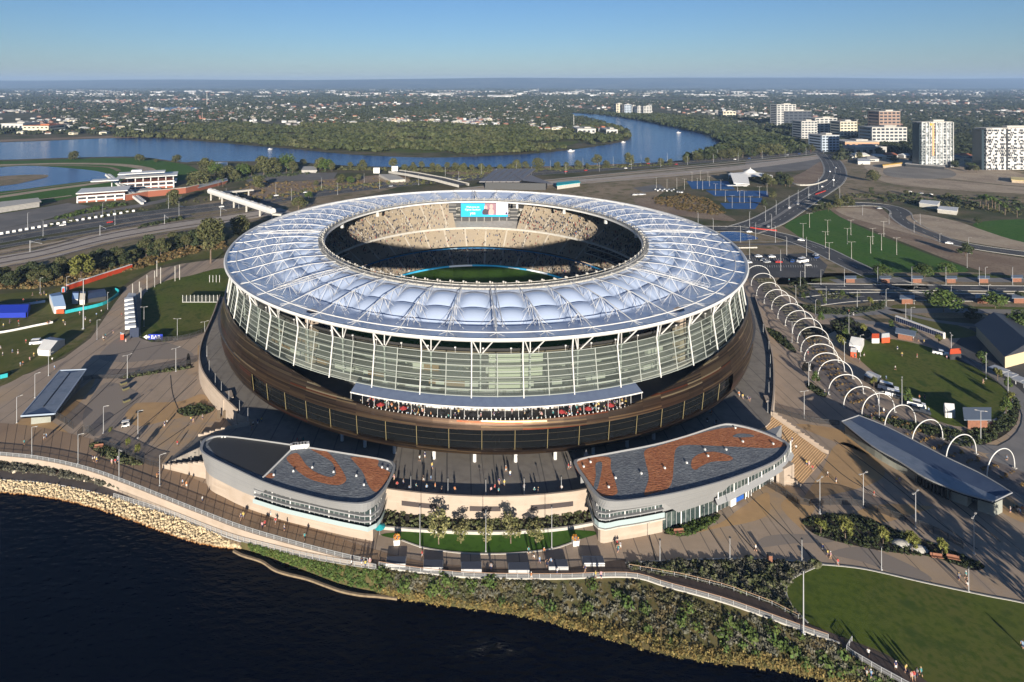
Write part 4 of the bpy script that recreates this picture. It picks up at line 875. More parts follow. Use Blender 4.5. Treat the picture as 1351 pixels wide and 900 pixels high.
# ================================================================ white slab seats on the promenade
seats = []
for x0, x1, y in ((509, 535, 748.5), (558.5, 584.5, 753), (608.5, 635.5, 755.5), (671, 699, 756.5), (724, 750, 752.5), (770, 798, 747.5)):
    p, q = G(x0, y), G(x1, y); L_ = q[0]-p[0]; o = thing('slab_seat', '', 'bench', ((p[0]+q[0])/2, (p[1]+q[1])/2+1.05, GZ+.03), math.atan2(q[1]-p[1], L_), 'white slab seats along the promenade')
    mb = MB(); mb.box((0, 0, .4), (L_, 2.1, .8)); mb.build('concrete_base', C_['white'], o); mb = MB(); mb.box((0, .05, .85), (L_-.1, 2.1, .1)); mb.build('timber_top', mat('grey_blue_timber', (.05, .06, .085), .7), o); seats.append(o)
number(seats, '{} white slab seat from the left on the promenade boards')
# ================================================================ railings and fences
M_rail = mat('rail_steel', (.36, .37, .38), .45, metal=.2)
def railing(name, label, pts, z, h, step, m, mesh_m=None, post_r=.05, rails=(1.0, .5), cat='railing', toprail=None):
    o = thing(name, label, cat); P = resample([tuple(p[:2])+((p[2],) if len(p) > 2 else (z,)) for p in pts], step)
    for k, r in enumerate(rails):
        mb = MB(); mb.path([(p[0], p[1], p[2]+h*r) for p in P], .06 if k == 0 else .03, 4); mb.build('handrail' if k == 0 else 'wire_rail', (toprail or m) if k == 0 else m, o)
    me = None
    for p in P[:100]:
        if me is None: mb = MB(); mb.box((0, 0, h/2), (post_r*2, post_r*2, h)); b = mb.build('post', m, o); me = b.data
        else: b = link('post', me, o)
        b.location = (p[0], p[1], p[2])
    if mesh_m:
        mb = MB(); mb.loft([[(p[0], p[1], p[2]+.08) for p in P], [(p[0], p[1], p[2]+h*.96) for p in P]]); mb.build('mesh_infill', mesh_m, o)
    return o
def mesh_mat(name, col, a):
    m = mat(name, col, .6); t = m.node_tree; tr = t.nodes.new('ShaderNodeBsdfTransparent'); mx = t.nodes.new('ShaderNodeMixShader'); mx.inputs[0].default_value = a
    t.links.new(tr.outputs[0], mx.inputs[1]); t.links.new(t.nodes['Principled BSDF'].outputs[0], mx.inputs[2]); t.links.new(mx.outputs[0], t.nodes['Material Output'].inputs[0]); return m
M_mesh = mesh_mat('steel_mesh', (.32, .33, .34), .28); M_bmesh = mesh_mat('black_mesh', (.025, .025, .027), .5)
railing('promenade_railing', 'steel mesh railing along the curved upper promenade edge', [(*top(x), GZ+.25) for x in range(-120, 500, 10)], GZ, 1.1, 2.2, M_rail, M_mesh)
railing('path_railing', 'white mesh railing above the pale rock bank', [po(x) for x in range(150, 506, 10)], 0, 1.15, 1.9, M_rail, M_mesh, post_r=.05)
railing('boardwalk_railing', 'long white railing along the river side of the boardwalk', [(*top(x), GZ) for x in range(500, 1112, 10)], GZ, 1.1, 2.6, M_rail, M_mesh, post_r=.05, toprail=mat('timber_rail', (.32, .20, .13), .7))
mb = MB(); mb.wall([top(x) for x in range(500, 1116, 8)], GZ-.35, GZ+.12, .35); struct('boardwalk_edge', mb, C_['pale'])
railing('ramp_railing', 'timber topped railing on the garden side of the boardwalk ramp', [(*G(x, interp(x, inn)), GZ) for x in range(830, 1066, 8)], GZ, 1.0, 2.6, M_rail, None, toprail=mat('timber_rail2', (.34, .23, .15), .7))
railing('lookout_railing', 'steel railing around the dark timber lookout deck', [(*G(1124, 846), GZ), (*G(1116, 860), GZ), (*G(1160, 886), GZ), (*G(1215, 916), GZ)], GZ, 1.1, 1.6, M_rail, M_mesh)
blf = [railing('mesh_fence', l, cr(GP(P), 4), GZ, h, 3.0, C_['dark'], M_bmesh, cat='fence') for l, P, h in (
    ('black mesh fence behind the planted island on the right plaza', [(1010, 641), (1035, 655), (1058, 667), (1090, 667), (1132, 668), (1180, 684), (1232, 704), (1290, 735)], 1.9),
    ('black mesh fence below the right podium wall end', [(1018, 542), (1040, 549), (1072, 558), (1110, 562)], 1.8),
    ('black gate fence beside the left gatehouse', [(68, 549), (84, 558), (101, 570)], 2.4), ('short black gate panel near the planted triangle', [(102, 580), (113, 570), (125, 577)], 2.6),
    ('long black fence line across the left plaza', [(110, 502), (125, 500), (160, 499), (205, 490), (250, 480), (262, 476)], 1.6), ('black fence along the front of the practice lawn', [(205, 451), (235, 450), (262, 443), (275, 435)], 2.2),
    ('dark fence along the planted triangle', [(125, 584), (150, 592), (190, 612), (218, 618)], 1.6))]
# low timber boom in the water near the bank
bm = cr([(*G(px, py, .2),) for px, py in ((308, 727), (320, 733), (345, 741), (362, 752), (380, 758), (405, 764), (430, 773), (450, 780), (475, 785), (500, 787), (524, 790))], 5)
o = thing('river_groyne', 'low pale timber groyne curving in the dark water', 'groyne'); mb = MB(); mb.wall(bm, -.8, .45, .5); mb.build('timber_wall', mat('weathered_timber', (.22, .17, .11), .9, layers=((1, (.15, .115, .075), .4, .7),)), o)
mb = MB(); mb.wall(off_path(bm, -1.1), -.8, .1, .9); mb.build('rubble_toe', C_['mulch'], o)
# ================================================================ far river, lakes, roads
FR = [(-300, 196), (-100, 191), (0, 188), (60, 186), (130, 183), (200, 182), (260, 186), (330, 192), (400, 198), (450, 203), (500, 206), (560, 208), (620, 207), (700, 203), (760, 197), (800, 191), (825, 186), (832, 181), (829, 174), (815, 167), (795, 161), (775, 156), (755, 152), (757, 149), (800, 152.5), (850, 160), (900, 170), (935, 179), (956, 187), (960, 192), (940, 200), (915, 207), (900, 213), (850, 215), (800, 217), (700, 220), (600, 220), (500, 220), (430, 217), (380, 213), (330, 213), (260, 213), (240, 214), (180, 207), (100, 208), (0, 211), (-100, 212), (-300, 216)]
frw = [p[:2] for p in cr(GP(FR), 4, True)]
M_far = mat('far_water', (.002, .030, .150), .12, .18, layers=((.0045, (.006, .052, .20), .42, .62), ((.003, .03, 0), (.012, .085, .27), .58, .75)), bump=((.16, .35, .2), .45, 1.2))
mb = MB(); mb.poly(frw, GZ+.10); struct('far_river', mb, M_far)
LAKES = [[(-40, 224), (0, 221), (40, 219), (90, 222), (128, 226), (143, 231), (135, 237), (100, 241), (60, 246), (30, 250), (0, 253), (-40, 256)], [(185, 143), (240, 141), (270, 143), (255, 147), (200, 149)], [(600, 158), (640, 156), (650, 161), (610, 163)]]
for P, nm in zip(LAKES, ('racecourse_lake', 'far_lake', 'far_lake')):
    mb = MB(); mb.poly(cr(GP(P), 4, True), GZ+.16); struct(nm, mb, M_far)
mb = MB(); mb.poly(cr(GP([(-40, 238), (0, 233), (35, 231), (60, 231), (62, 234), (40, 239), (15, 244), (-40, 248)]), 4, True), GZ+.25); struct('lake_island', mb, C_['drygrass'])
mb = MB(); mb.poly(cr(GP([(-300, 216), (0, 213), (100, 210), (175, 209), (238, 216), (262, 226), (252, 236), (215, 240), (150, 247), (90, 262), (40, 272), (0, 280), (-300, 330)]), 5, True), GZ+.06); struct('racecourse_turf', mb, C_['fieldg'])
def stripes(name, lst, m, dz):
    mb = MB()
    for P, w_ in lst: mb.ribbon(resample(cr(GP(P), 6), 8), w_, GZ+dz)
    return struct(name, mb, m)
stripes('racecourse_track', [([(-60, 268), (0, 260), (60, 251), (120, 243), (150, 238)], 14), ([(-60, 219), (0, 218), (80, 216), (150, 217), (190, 222), (200, 228)], 16), ([(-60, 280), (20, 268), (95, 258)], 5)], C_['sand'], .12)
stripes('racecourse_verge', [([(-60, 264), (0, 256), (60, 247.5), (120, 240), (145, 235)], 5), ([(-60, 221.5), (0, 220), (80, 218.5), (140, 220.5), (158, 226)], 6)], C_['earth'], .14)
# roads
def road(name, P, w_, dz=.08, lines=(), dash=(), edge=None, m='asphalt'):
    W = resample(cr([(*p, 0) for p in GP(P)], 8), 5); mb = MB(); mb.ribbon(W, w_, GZ+dz, 0)
    def par(o_): 
        return [(p[0], p[1], 0) for p in off_path(W, o_)]
    for o_ in lines: mb.ribbon(par(o_*w_), .3, GZ+dz+.02, 1)
    for o_ in dash:
        Q = par(o_*w_)
        for i in range(0, len(Q)-1, 3): mb.ribbon(Q[i:i+2], .28, GZ+dz+.02, 1)
    if edge:
        for o_ in (-.5, .5): mb.wall(par(o_*w_), GZ, GZ+dz+.13, .5, 2)
    struct(name, mb, [C_[m], C_['line'], C_['pale']]); return W
FWpx = [(-200, 352), (-60, 325), (0, 314), (60, 304), (120, 294.5), (178, 286.5), (240, 278), (300, 271), (360, 263), (420, 255), (480, 247.5), (540, 241), (600, 236.5), (660, 231.5), (730, 226.5), (802, 222), (850, 218.5), (900, 214.5), (960, 210), (1040, 204), (1085, 199), (1140, 192)]
FW = road('freeway', FWpx, 36, .10, (-.47, -.06, .06, .47), (-.33, -.2, .2, .33))
mbm = MB(); mbm.ribbon(FW, 2.0, GZ+.14); struct('freeway_median', mbm, C_['drygrass'])
road('freeway_ramp', [(-120, 348), (0, 326), (100, 309), (190, 293), (260, 283)], 9, .06, (-.45, .45))
RWpx = [(-200, 385), (-60, 358), (0, 345), (60, 334), (135, 315), (200, 303), (260, 294), (310, 287), (380, 276)]
RW = road('rail_ballast', RWpx, 29, .06, m='gravel')
RW2 = road('rail_ballast', [(600, 254), (660, 246), (760, 240), (870, 231.5), (960, 223), (1040, 213), (1090, 205)], 26, .06, m='gravel')
road('sand_strip', [(-120, 352), (0, 332), (40, 326), (100, 315), (160, 304), (190, 299), (230, 293)], 5, .05, m='sand')
stripes('rail_track', [([(px, py+dy) for px, py in RWpx], 2.9) for dy in (-9, -4, 2.5, 8.5)], mat('rail_sleepers', (.07, .045, .033), .9, layers=(((1.3, 1.3, 0), (.10, .075, .06), .5, .6),)), .14)
stripes('rail_line', [([(px, py+dy+e) for px, py in RWpx], .25) for dy in (-9, -4, 2.5, 8.5) for e in (-.55, .55)], mat('rail_head', (.45, .43, .41), .4, metal=.5), .2)
stripes('rail_track', [([(600+60*k, 252-5.9*k+dy) for k in range(9)], 2.4) for dy in (-2.5, 0, 2.5)], C_['pale'], .14)
road('road', [(900, 300), (940, 302), (985, 303), (1030, 311), (1075, 326), (1110, 343), (1150, 362), (1190, 376), (1240, 384)], 17, .09, (-.46, .46), (0,), True)
road('road', [(978, 304), (1010, 293), (1035, 279), (1058, 264), (1080, 251), (1096, 240), (1102, 228), (1098, 215), (1088, 203)], 26, .10, (-.46, 0, .46), (-.23, .23), True)
road('road', [(1060, 266), (1100, 270), (1140, 269.5), (1170, 272), (1187, 279), (1191, 289), (1217, 305), (1262, 321), (1351, 335), (1500, 350)], 16, .09, (-.45, .45), (0,), True)
road('road', [(930, 321), (1000, 321), (1060, 322), (1082, 330)], 10, .08, (-.45, .45))
road('avenue', [(1070, 378), (1150, 379), (1250, 380), (1351, 381), (1550, 382)], 9, .09, (-.45, .45), (0,), True)
road('avenue', [(1070, 398), (1110, 393), (1160, 391), (1250, 392), (1351, 393), (1550, 394)], 12, .09, (-.46, .46), (0,), True)
mb = MB(); mb.poly(cr(GP([(1052, 391), (1065, 384), (1100, 381), (1150, 383), (1160, 392), (1140, 400), (1095, 403), (1062, 399)]), 5, True), GZ+.08); struct('bus_loop', mb, C_['asphalt'])
mb = MB(); mb.poly(GP([(955, 338), (1072, 334), (1092, 350), (1084, 366), (975, 367)]), GZ+.08, 0)
for i in range(34):
    x0 = 975+i*3.1; mb.ribbon(GP([(x0, 350), (x0+.6, 353)]), .15, GZ+.1, 1); mb.ribbon(GP([(x0, 344), (x0-.6, 341)]), .15, GZ+.1, 1)
struct('car_park', mb, [C_['asphalt'], C_['line']])
mb = MB()
for P in ([(315, 233), (350, 227), (445, 228), (440, 236), (330, 242)], [(-80, 318), (0, 302), (60, 291), (120, 281), (180, 270), (240, 258), (240, 262), (130, 284), (60, 298), (0, 309)], [(-50, 290), (30, 278), (90, 268), (120, 272), (60, 290), (-40, 310)], [(835, 248), (870, 243), (880, 250), (850, 254)], [(985, 212), (1080, 206), (1085, 222), (1030, 227), (980, 226)]): mb.poly(GP(P), GZ+.05)
struct('far_car_park', mb, mat('worn_asphalt', (.12, .115, .11), .9, layers=((.05, (.16, .15, .14), .45, .65),)))
mb = MB()
for P in ([(1092, 271), (1125, 273), (1160, 274), (1188, 296), (1250, 322), (1351, 341), (1500, 360), (1500, 385), (1351, 372), (1280, 353), (1220, 331), (1150, 303), (1108, 286)], [(1040, 238), (1062, 226), (1084, 213), (1094, 226), (1092, 240), (1065, 246)], [(330, 245), (440, 236), (520, 230), (560, 232), (500, 240), (400, 252), (330, 262)], [(840, 262), (905, 262), (960, 285), (965, 292), (900, 285), (850, 275)], [(-200, 190), (0, 184.5), (130, 180), (230, 178), (250, 182), (130, 182.5), (0, 187.5), (-200, 195)], [(600, 226), (760, 218), (900, 216), (760, 222), (620, 231)]): mb.poly(cr(GP(P), 4, True), GZ+.07)
struct('bare_earth', mb, C_['earth'])
mb = MB()
for P in ([(1195, 288), (1215, 283), (1262, 292), (1300, 305), (1351, 320), (1450, 335), (1450, 345), (1351, 331), (1265, 317), (1222, 303)], [(1155, 235), (1180, 232), (1250, 238), (1351, 247), (1450, 252), (1450, 262), (1351, 256), (1250, 250), (1180, 243)], [(1140, 218), (1170, 210), (1290, 214), (1351, 230), (1450, 245), (1351, 246), (1250, 236), (1165, 232)], [(1105, 275), (1150, 276), (1180, 294), (1240, 318), (1150, 295), (1112, 283)], [(500, 232), (540, 236), (530, 244), (505, 240)]): mb.poly(cr(GP(P), 4, True), GZ+.11)
struct('sandy_ground', mb, C_['sand'])
mb = MB(); mb.poly(cr(GP([(1165, 226), (1182, 219), (1240, 221), (1262, 230), (1240, 236), (1180, 234)]), 4, True), GZ+.18); struct('construction_pad', mb, mat('grey_pad', (.17, .155, .135), .95, layers=((.03, (.22, .20, .17), .4, .6),)))
mb = MB()
for P in ([(600, 252), (700, 240), (860, 226), (960, 220), (1010, 226), (900, 245), (862, 262), (840, 270), (760, 258), (650, 256)], [(-60, 345), (0, 330), (120, 305), (280, 266), (430, 248), (530, 244), (430, 270), (300, 300), (180, 322), (0, 362), (-60, 372)], [(1010, 292), (1035, 300), (1060, 316), (1100, 336), (1150, 358), (1090, 372), (1000, 372), (960, 335), (960, 306)], [(1100, 200), (1200, 205), (1351, 226), (1500, 240), (1500, 275), (1351, 268), (1200, 262), (1120, 262), (1104, 240)], [(1030, 365), (1160, 360), (1351, 360), (1500, 365), (1500, 420), (1351, 418), (1150, 420), (1060, 400)]): mb.poly(cr(GP(P), 4, True), GZ+.035)
struct('waste_ground', mb, C_['drygrass'])
stripes('sand_strip', [([(620, 249), (760, 234.5), (900, 222), (1000, 213), (1080, 206)], 6), ([(660, 250), (780, 240), (900, 230), (960, 225)], 5), ([(1110, 213), (1160, 207), (1200, 206)], 6), ([(0, 352), (135, 321), (240, 299), (300, 291)], 4)], C_['sand'], .13)
M_court = mat('blue_court', (.015, .075, .22), .7, layers=((.05, (.02, .09, .25), .45, .65),)); mb = MB()
for P in ([(906, 239), (960, 239), (970, 250), (913, 249.5)], [(931, 251.5), (1012, 252), (1014, 259.5), (943, 259)], [(958, 260.5), (1006, 261), (1004, 267), (962, 267)], [(950, 268), (1002, 268), (996, 276), (958, 276)]): mb.poly(GP(P), GZ+.1)
struct('tennis_courts', mb, M_court)
mb = MB(); mb.poly(cr(GP([(950, 307), (975, 306.5), (1000, 314), (990, 317), (962, 318)]), 3, True), GZ+.12); struct('pond', mb, M_far)
mb = MB(); mb.poly(cr(GP([(935, 305), (985, 306), (1025, 312), (1035, 318), (1015, 321), (960, 320)]), 4, True), GZ+.09); struct('pond_bank', mb, C_['drygrass'])
# pale footpaths on the right
PATH = mat('pale_path', (.20, .19, .18), .9, layers=((.2, (.16, .155, .15), .4, .7),))
stripes('footpath', [([(1128, 424), (1160, 428), (1200, 440), (1250, 463), (1300, 488), (1340, 518), (1362, 550), (1352, 580), (1320, 597), (1280, 588), (1230, 570)], 5.0), ([(1100, 372), (1200, 369), (1351, 370), (1500, 371)], 8), ([(1080, 418), (1160, 412), (1250, 410), (1351, 412), (1500, 415)], 6), ([(1165, 405), (1225, 422), (1290, 430), (1400, 436)], 4), ([(1000, 300), (1020, 289), (1044, 273), (1056, 262)], 3)], PATH, .13)
mb = MB()
for P in ([(1090, 366), (1150, 363), (1210, 365), (1300, 362), (1351, 366), (1351, 371), (1090, 372)], [(1185, 402), (1235, 404), (1300, 405), (1351, 406), (1351, 411), (1190, 408)], [(1195, 415), (1230, 420), (1290, 440), (1240, 445)], [(1310, 425), (1351, 420), (1420, 430), (1420, 440), (1340, 440)]): mb.poly(cr(GP(P), 4, True), GZ+.11)
struct('park_grass', mb, C_['grass'])
mb = MB(); mb.poly(GP([(1245, 470), (1280, 432), (1420, 450), (1450, 560), (1380, 580), (1345, 520), (1300, 488)]), GZ+.06); struct('service_yard', mb, C_['asphalt'])
mb = MB(); mb.poly(GP([(1300, 600), (1351, 590), (1380, 570), (1480, 560), (1480, 700), (1351, 660)]), GZ+.016); struct('paved_court', mb, PATH)
# ================================================================ hills
xs_ = np.linspace(-22000, 22000, 120); rowsh = []
rh = np.cumsum(NR.normal(0, 1, 120)); rh = np.convolve(rh-rh.mean(), np.ones(9)/9, 'same')
for f, dd in ((0.0, 13500), (.35, 14600), (.75, 16000), (1.0, 17500), (.97, 19500)):
    rowsh.append([(x, dd+400*math.sin(x/2300), GZ-.2+f*(262+14*math.sin(x/3100)+15*math.sin(x/1500+1)+7.0*float(rh[i])-40*max(0, (x-3000)/19000))) for i, x in enumerate(xs_)])
mb = MB(); mb.loft(rowsh); struct('hills', mb, mat('wooded_hill', (.035, .042, .030), .95, .1, layers=((.0009, (.075, .075, .05), .42, .6), (.004, (.018, .026, .018), .5, .7))), smooth=True)
# ================================================================ towers and blocks
def checker(name, a, b, sx, sz, c=None):
    m = mat(name, a, .6); t = m.node_tree; N = t.nodes; L = t.links; tc = N.new('ShaderNodeTexCoord'); br = N.new('ShaderNodeTexBrick'); s = N.new('ShaderNodeSeparateXYZ'); cb = N.new('ShaderNodeCombineXYZ'); ad = N.new('ShaderNodeMath')
    L.new(tc.outputs['Object'], s.inputs[0]); L.new(s.outputs[0], ad.inputs[0]); L.new(s.outputs[1], ad.inputs[1]); L.new(ad.outputs[0], cb.inputs[0]); L.new(s.outputs[2], cb.inputs[1]); L.new(cb.outputs[0], br.inputs[0])
    br.inputs['Scale'].default_value = 1; br.inputs['Brick Width'].default_value = sx; br.inputs['Row Height'].default_value = sz; br.inputs['Mortar Size'].default_value = .22; br.inputs['Mortar'].default_value = (*(c or a), 1)
    r = N.new('ShaderNodeValToRGB'); r.color_ramp.interpolation = 'CONSTANT'; br.inputs['Color1'].default_value = (0, 0, 0, 1); br.inputs['Color2'].default_value = (1, 1, 1, 1); br.inputs['Bias'].default_value = 0
    r.color_ramp.elements[0].color = (*a, 1); r.color_ramp.elements[1].position = .5; r.color_ramp.elements[1].color = (*b, 1)
    L.new(br.outputs['Color'], r.inputs[0]); L.new(r.outputs[0], N['Principled BSDF'].inputs['Base Color']); return m
M_win = mat('dark_window', (.03, .035, .045), .15, .6)
def block(label, px0, px1, pyb, pyt, depth, wallm, nx, nf, rz=0.0, cat='apartment block', name='apartment_block', roof=None, crown=0.0, wf=(.7, .55), side=True, hz=None):
    d = F*(CH-GZ)/(pyb-YH); x0, x1 = (px0-CX)*d/F, (px1-CX)*d/F; h = hz or (pyb-pyt)*d/F; w_ = x1-x0
    o = thing(name, label, cat, ((x0+x1)/2, d+depth/2, GZ-.5), rz)
    mb = MB(); mb.box((0, 0, h/2), (w_, depth, h)); mb.build('wall', wallm, o)
    mb = MB(); mb.box((0, 0, h+.4), (w_+.6, depth+.6, .8)); mb.box((w_*.15, 0, h+2), (w_*.35, depth*.4, 2.6)); mb.build('roof', roof or C_['pale'], o)
    me = None; fh = h/nf; cnt = 0
    for k in range(nf):
        for i in range(nx):
            if cnt >= 96: break
            if me is None: mb = MB(); mb.box((0, 0, 0), (w_/nx*wf[0], .5, fh*wf[1])); b = mb.build('window', M_win, o); me = b.data
            else: b = link('window', me, o)
            b.location = (-w_/2+(i+.5)*w_/nx, -depth/2+.1, h-(k+.5)*fh); cnt += 1
    if side:
        sg = 1 if px0+px1 < 2*CX else -1
        mb = MB()
        for k in range(nf): mb.box((sg*(w_/2-.1), 0, h-(k+.5)*fh), (.5, depth*.8, fh*.5))
        mb.build('side_glazing', M_win, o)
    return o
M_t1 = checker('tower_panels', (.37, .39, .39), (.10, .115, .12), 3.6, 3.1, (.34, .36, .36)); M_t2 = checker('tower_panels_white', (.49, .49, .475), (.07, .07, .075), 3.0, 3.1, (.45, .45, .44))
o = block('grey and white chequered apartment tower with an orange stripe', 1213, 1258, 221, 161, 14, M_t1, 6, 16, .12, 'apartment tower', 'apartment_tower', wf=(.42, .42))
h = (221-161)*F*118/111/F; mb = MB(); mb.box((-6.5, -7.3, h*.62), (2.6, .6, h*.7)); mb.box((-8.5, -7.3, h*.955), (7, .6, 3.2)); mb.build('orange_stripe', mat('orange_panel', (.75, .28, .04), .6), o)
for i in range(9): mb = MB(); mb.box((-18+i*5.4, -7.4, h/2), (.7, .9, h)); mb.build('fin', C_['white'], o)
mb = MB(); mb.box((-23, 1, h/2-1), (4, 11, h-2)); mb.build('glass_side', mat('blue_tower_glass', (.03, .045, .055), .2, .5), o)
o = block('white and black pixelled apartment tower at the edge of the view', 1297, 1372, 224, 169, 16, M_t2, 8, 12, .1, 'apartment tower', 'apartment_tower', wf=(.40, .45))
h = (224-169)*F*118/114/F; mb = MB(); mb.box((-41, 1, h/2-1), (4, 13, h-1)); mb.build('glass_side', bpy.data.materials['blue_tower_glass'], o)
mb = MB(); mb.box((-8, -8.2, h/2), (2.4, .7, h)); mb.build('dark_slot', C_['dark'], o)
M_wb = mat('white_render', (.43, .43, .41), .7, layers=((.08, (.37, .37, .355), .45, .65),)); M_cb = mat('cream_render', (.55, .50, .38), .8); M_db = mat('dark_curtain_wall', (.06, .07, .085), .3); M_rb = mat('red_brown_panel', (.27, .19, .15), .7); M_gb = mat('blue_grey_render', (.34, .40, .47), .7)
for a in (('pale slab tower with a dark side in the mid distance', 1022, 1051, 166, 138, 26, M_wb, 5, 12, .2), ('dark glazed office block beside the pale slab tower', 1033, 1071, 166, 146.5, 40, M_db, 6, 5, .1), ('white stepped apartment block left of the brown one', 1056, 1078, 183, 160, 30, M_wb, 5, 7, .1),
          ('tall white apartment block in the middle of the cluster', 1073, 1105, 178, 156, 30, M_wb, 5, 7, .15), ('cream apartment block right of the white cluster', 1107, 1131, 182, 160.5, 30, M_cb, 5, 6, .1), ('blue white office block beside the highway ramp', 1081.5, 1107, 200, 178.5, 32, M_gb, 5, 6, .15),
          ('brown and white banded tower behind the low white block', 1158, 1188, 184, 147, 30, M_rb, 5, 9, .1), ('low white gridded apartment block with wide balconies', 1149, 1197, 190, 168, 36, M_wb, 8, 5, .05), ('narrow white tower above the gridded block', 1176, 1187, 182, 160, 20, M_wb, 2, 6, 0),
          ('cream low block by the far river bank', 954, 971, 154, 147, 40, M_cb, 4, 2, 0), ('cream tower in the distant riverside group', 813, 821, 150, 137, 40, M_cb, 2, 6, 0), ('blue grey tower in the distant riverside group', 824, 833, 151, 138, 40, M_gb, 3, 6, 0),
          ('white tower in the distant riverside group', 834, 839, 151, 139.5, 40, M_wb, 2, 6, 0), ('shorter pale tower in the distant riverside group', 841, 847, 152, 140.5, 40, M_wb, 2, 6, 0), ('wide pale tower at the end of the distant riverside group', 849, 860, 152.5, 140.5, 40, M_wb, 3, 6, 0)): block(*a)
# brown terraced hall, long sheds
for a in (('long flat brick hall in front of the white blocks', 1115, 1160, 196, 187, 45, mat('pale_brick_wall', (.40, .24, .15), .8), 6, 1), ('wide grey shed beside the brown hall', 1128, 1170, 205, 194, 30, C_['conc'], 5, 1), ('long pale warehouse on the wooded peninsula', 800, 815, 177, 171, 60, M_wb, 3, 1), ('white warehouse behind the peninsula trees', 762, 786, 176, 170, 60, M_wb, 4, 1), ('white hall with dull red roof on the peninsula', 790, 803, 174, 169, 60, M_wb, 4, 1), ('wide white warehouse at the far left beyond the river', 2, 30, 172, 163, 60, M_wb, 5, 1), ('terracotta roofed villa on the far bank', 30, 64, 175, 166, 60, M_cb, 6, 2)):
    block(*a[:6], a[6], a[7], a[8], 0, 'hall', 'hall', roof=C_['terracotta'] if 'terracotta' in a[0] or 'red' in a[0] else None, wf=(.5, .4))
# ================================================================ suburban houses
HW = [M_wb, M_cb, mat('brick_wall', (.30, .16, .10), .85)]; HR = [mat('terracotta_tiles', (.32, .12, .07), .85, objrand=.25), mat('white_sheet_roof', (.50, .50, .48), .6, objrand=.2), mat('grey_tiles', (.14, .14, .145), .8, objrand=.3)]
def house_mesh(k, wm, rm):
    o = thing('house', '', 'house'); L_, W_, h = 15+4*(k % 3), 11+(k % 2)*3, 3.4+2.6*(k % 2); mb = MB(); mb.box((0, 0, h/2), (L_, W_, h)); mb.box((-L_*.1, -W_/2-.05, h*.5), (L_*.5, .2, h*.35), 0, 1); mb.build('wall', [wm, M_win], o)
    mb = MB(); a, b, z, r = L_/2+.7, W_/2+.7, h, 3.0
    mb.add([(-a, -b, z), (a, -b, z), (a, b, z), (-a, b, z), (-a*.55, 0, z+r), (a*.55, 0, z+r)], [(0, 1, 5, 4), (1, 2, 5), (2, 3, 4, 5), (3, 0, 4), (3, 2, 1, 0)]); mb.build('roof', rm, o); return Proto(o)
FORW = [GP(P) for P in ([(150, 181), (260, 184), (330, 190), (400, 196), (450, 201), (500, 204), (560, 206), (620, 205), (700, 201), (760, 195), (800, 189), (825, 184), (830, 180), (815, 170), (790, 166), (760, 172), (720, 176), (690, 168), (640, 170), (560, 164), (480, 166), (400, 166), (300, 165), (240, 168), (200, 174)], [(905, 211), (962, 193), (938, 179), (890, 168.5), (845, 159), (800, 152), (880, 154), (940, 163), (1000, 175), (1060, 192), (1062, 199), (960, 208)])]
houses = {}; protos = [[house_mesh(k, HW[k % 3], HR[(k+j) % 3]) for k in range(2)] for j in range(3)]
cols = ['terracotta roofed', 'white roofed', 'grey roofed']; nh = 0; tries = 0; HP = []
ZONES = [((-60, 178), (250, 155), 62), ((240, 166), (700, 155), 90), ((700, 171), (800, 160), 34), ((880, 160), (1150, 149), 50), ((1100, 190), (1351, 172), 60)]
for (ax, ay), (bx, by), n in ZONES:
    k = 0
    while k < n and tries < 14000:
        tries += 1; px, py = R_.uniform(ax, bx), R_.uniform(by, ay); x, y = G(px, py)
        if math.sin(x/160+y/210)+math.sin(x/75-y/140) < -.2 or any((x-a)**2+(y-b)**2 < 260 for a, b in HP): continue
        if inside(np.array([x]), np.array([y]), frw)[0] or (inside(np.array([x]), np.array([y]), FORW[0])[0]) or (inside(np.array([x]), np.array([y]), FORW[1])[0]): continue
        HP.append((x, y)); j = R_.choice((0, 0, 1, 1, 1, 2)); q = R_.randrange(2); rm_ = (q+j) % 3
        o = protos[j][q].put(x, y, GZ, R_.uniform(-.6, .6), R_.uniform(.68, 1.0), None, 'suburban houses beyond the river'); houses.setdefault(rm_, []).append(o); k += 1
for r, L_ in houses.items(): number(L_, '{} %s house from the left among the suburbs' % cols[r], key=lambda o: o.location.x/o.location.y)
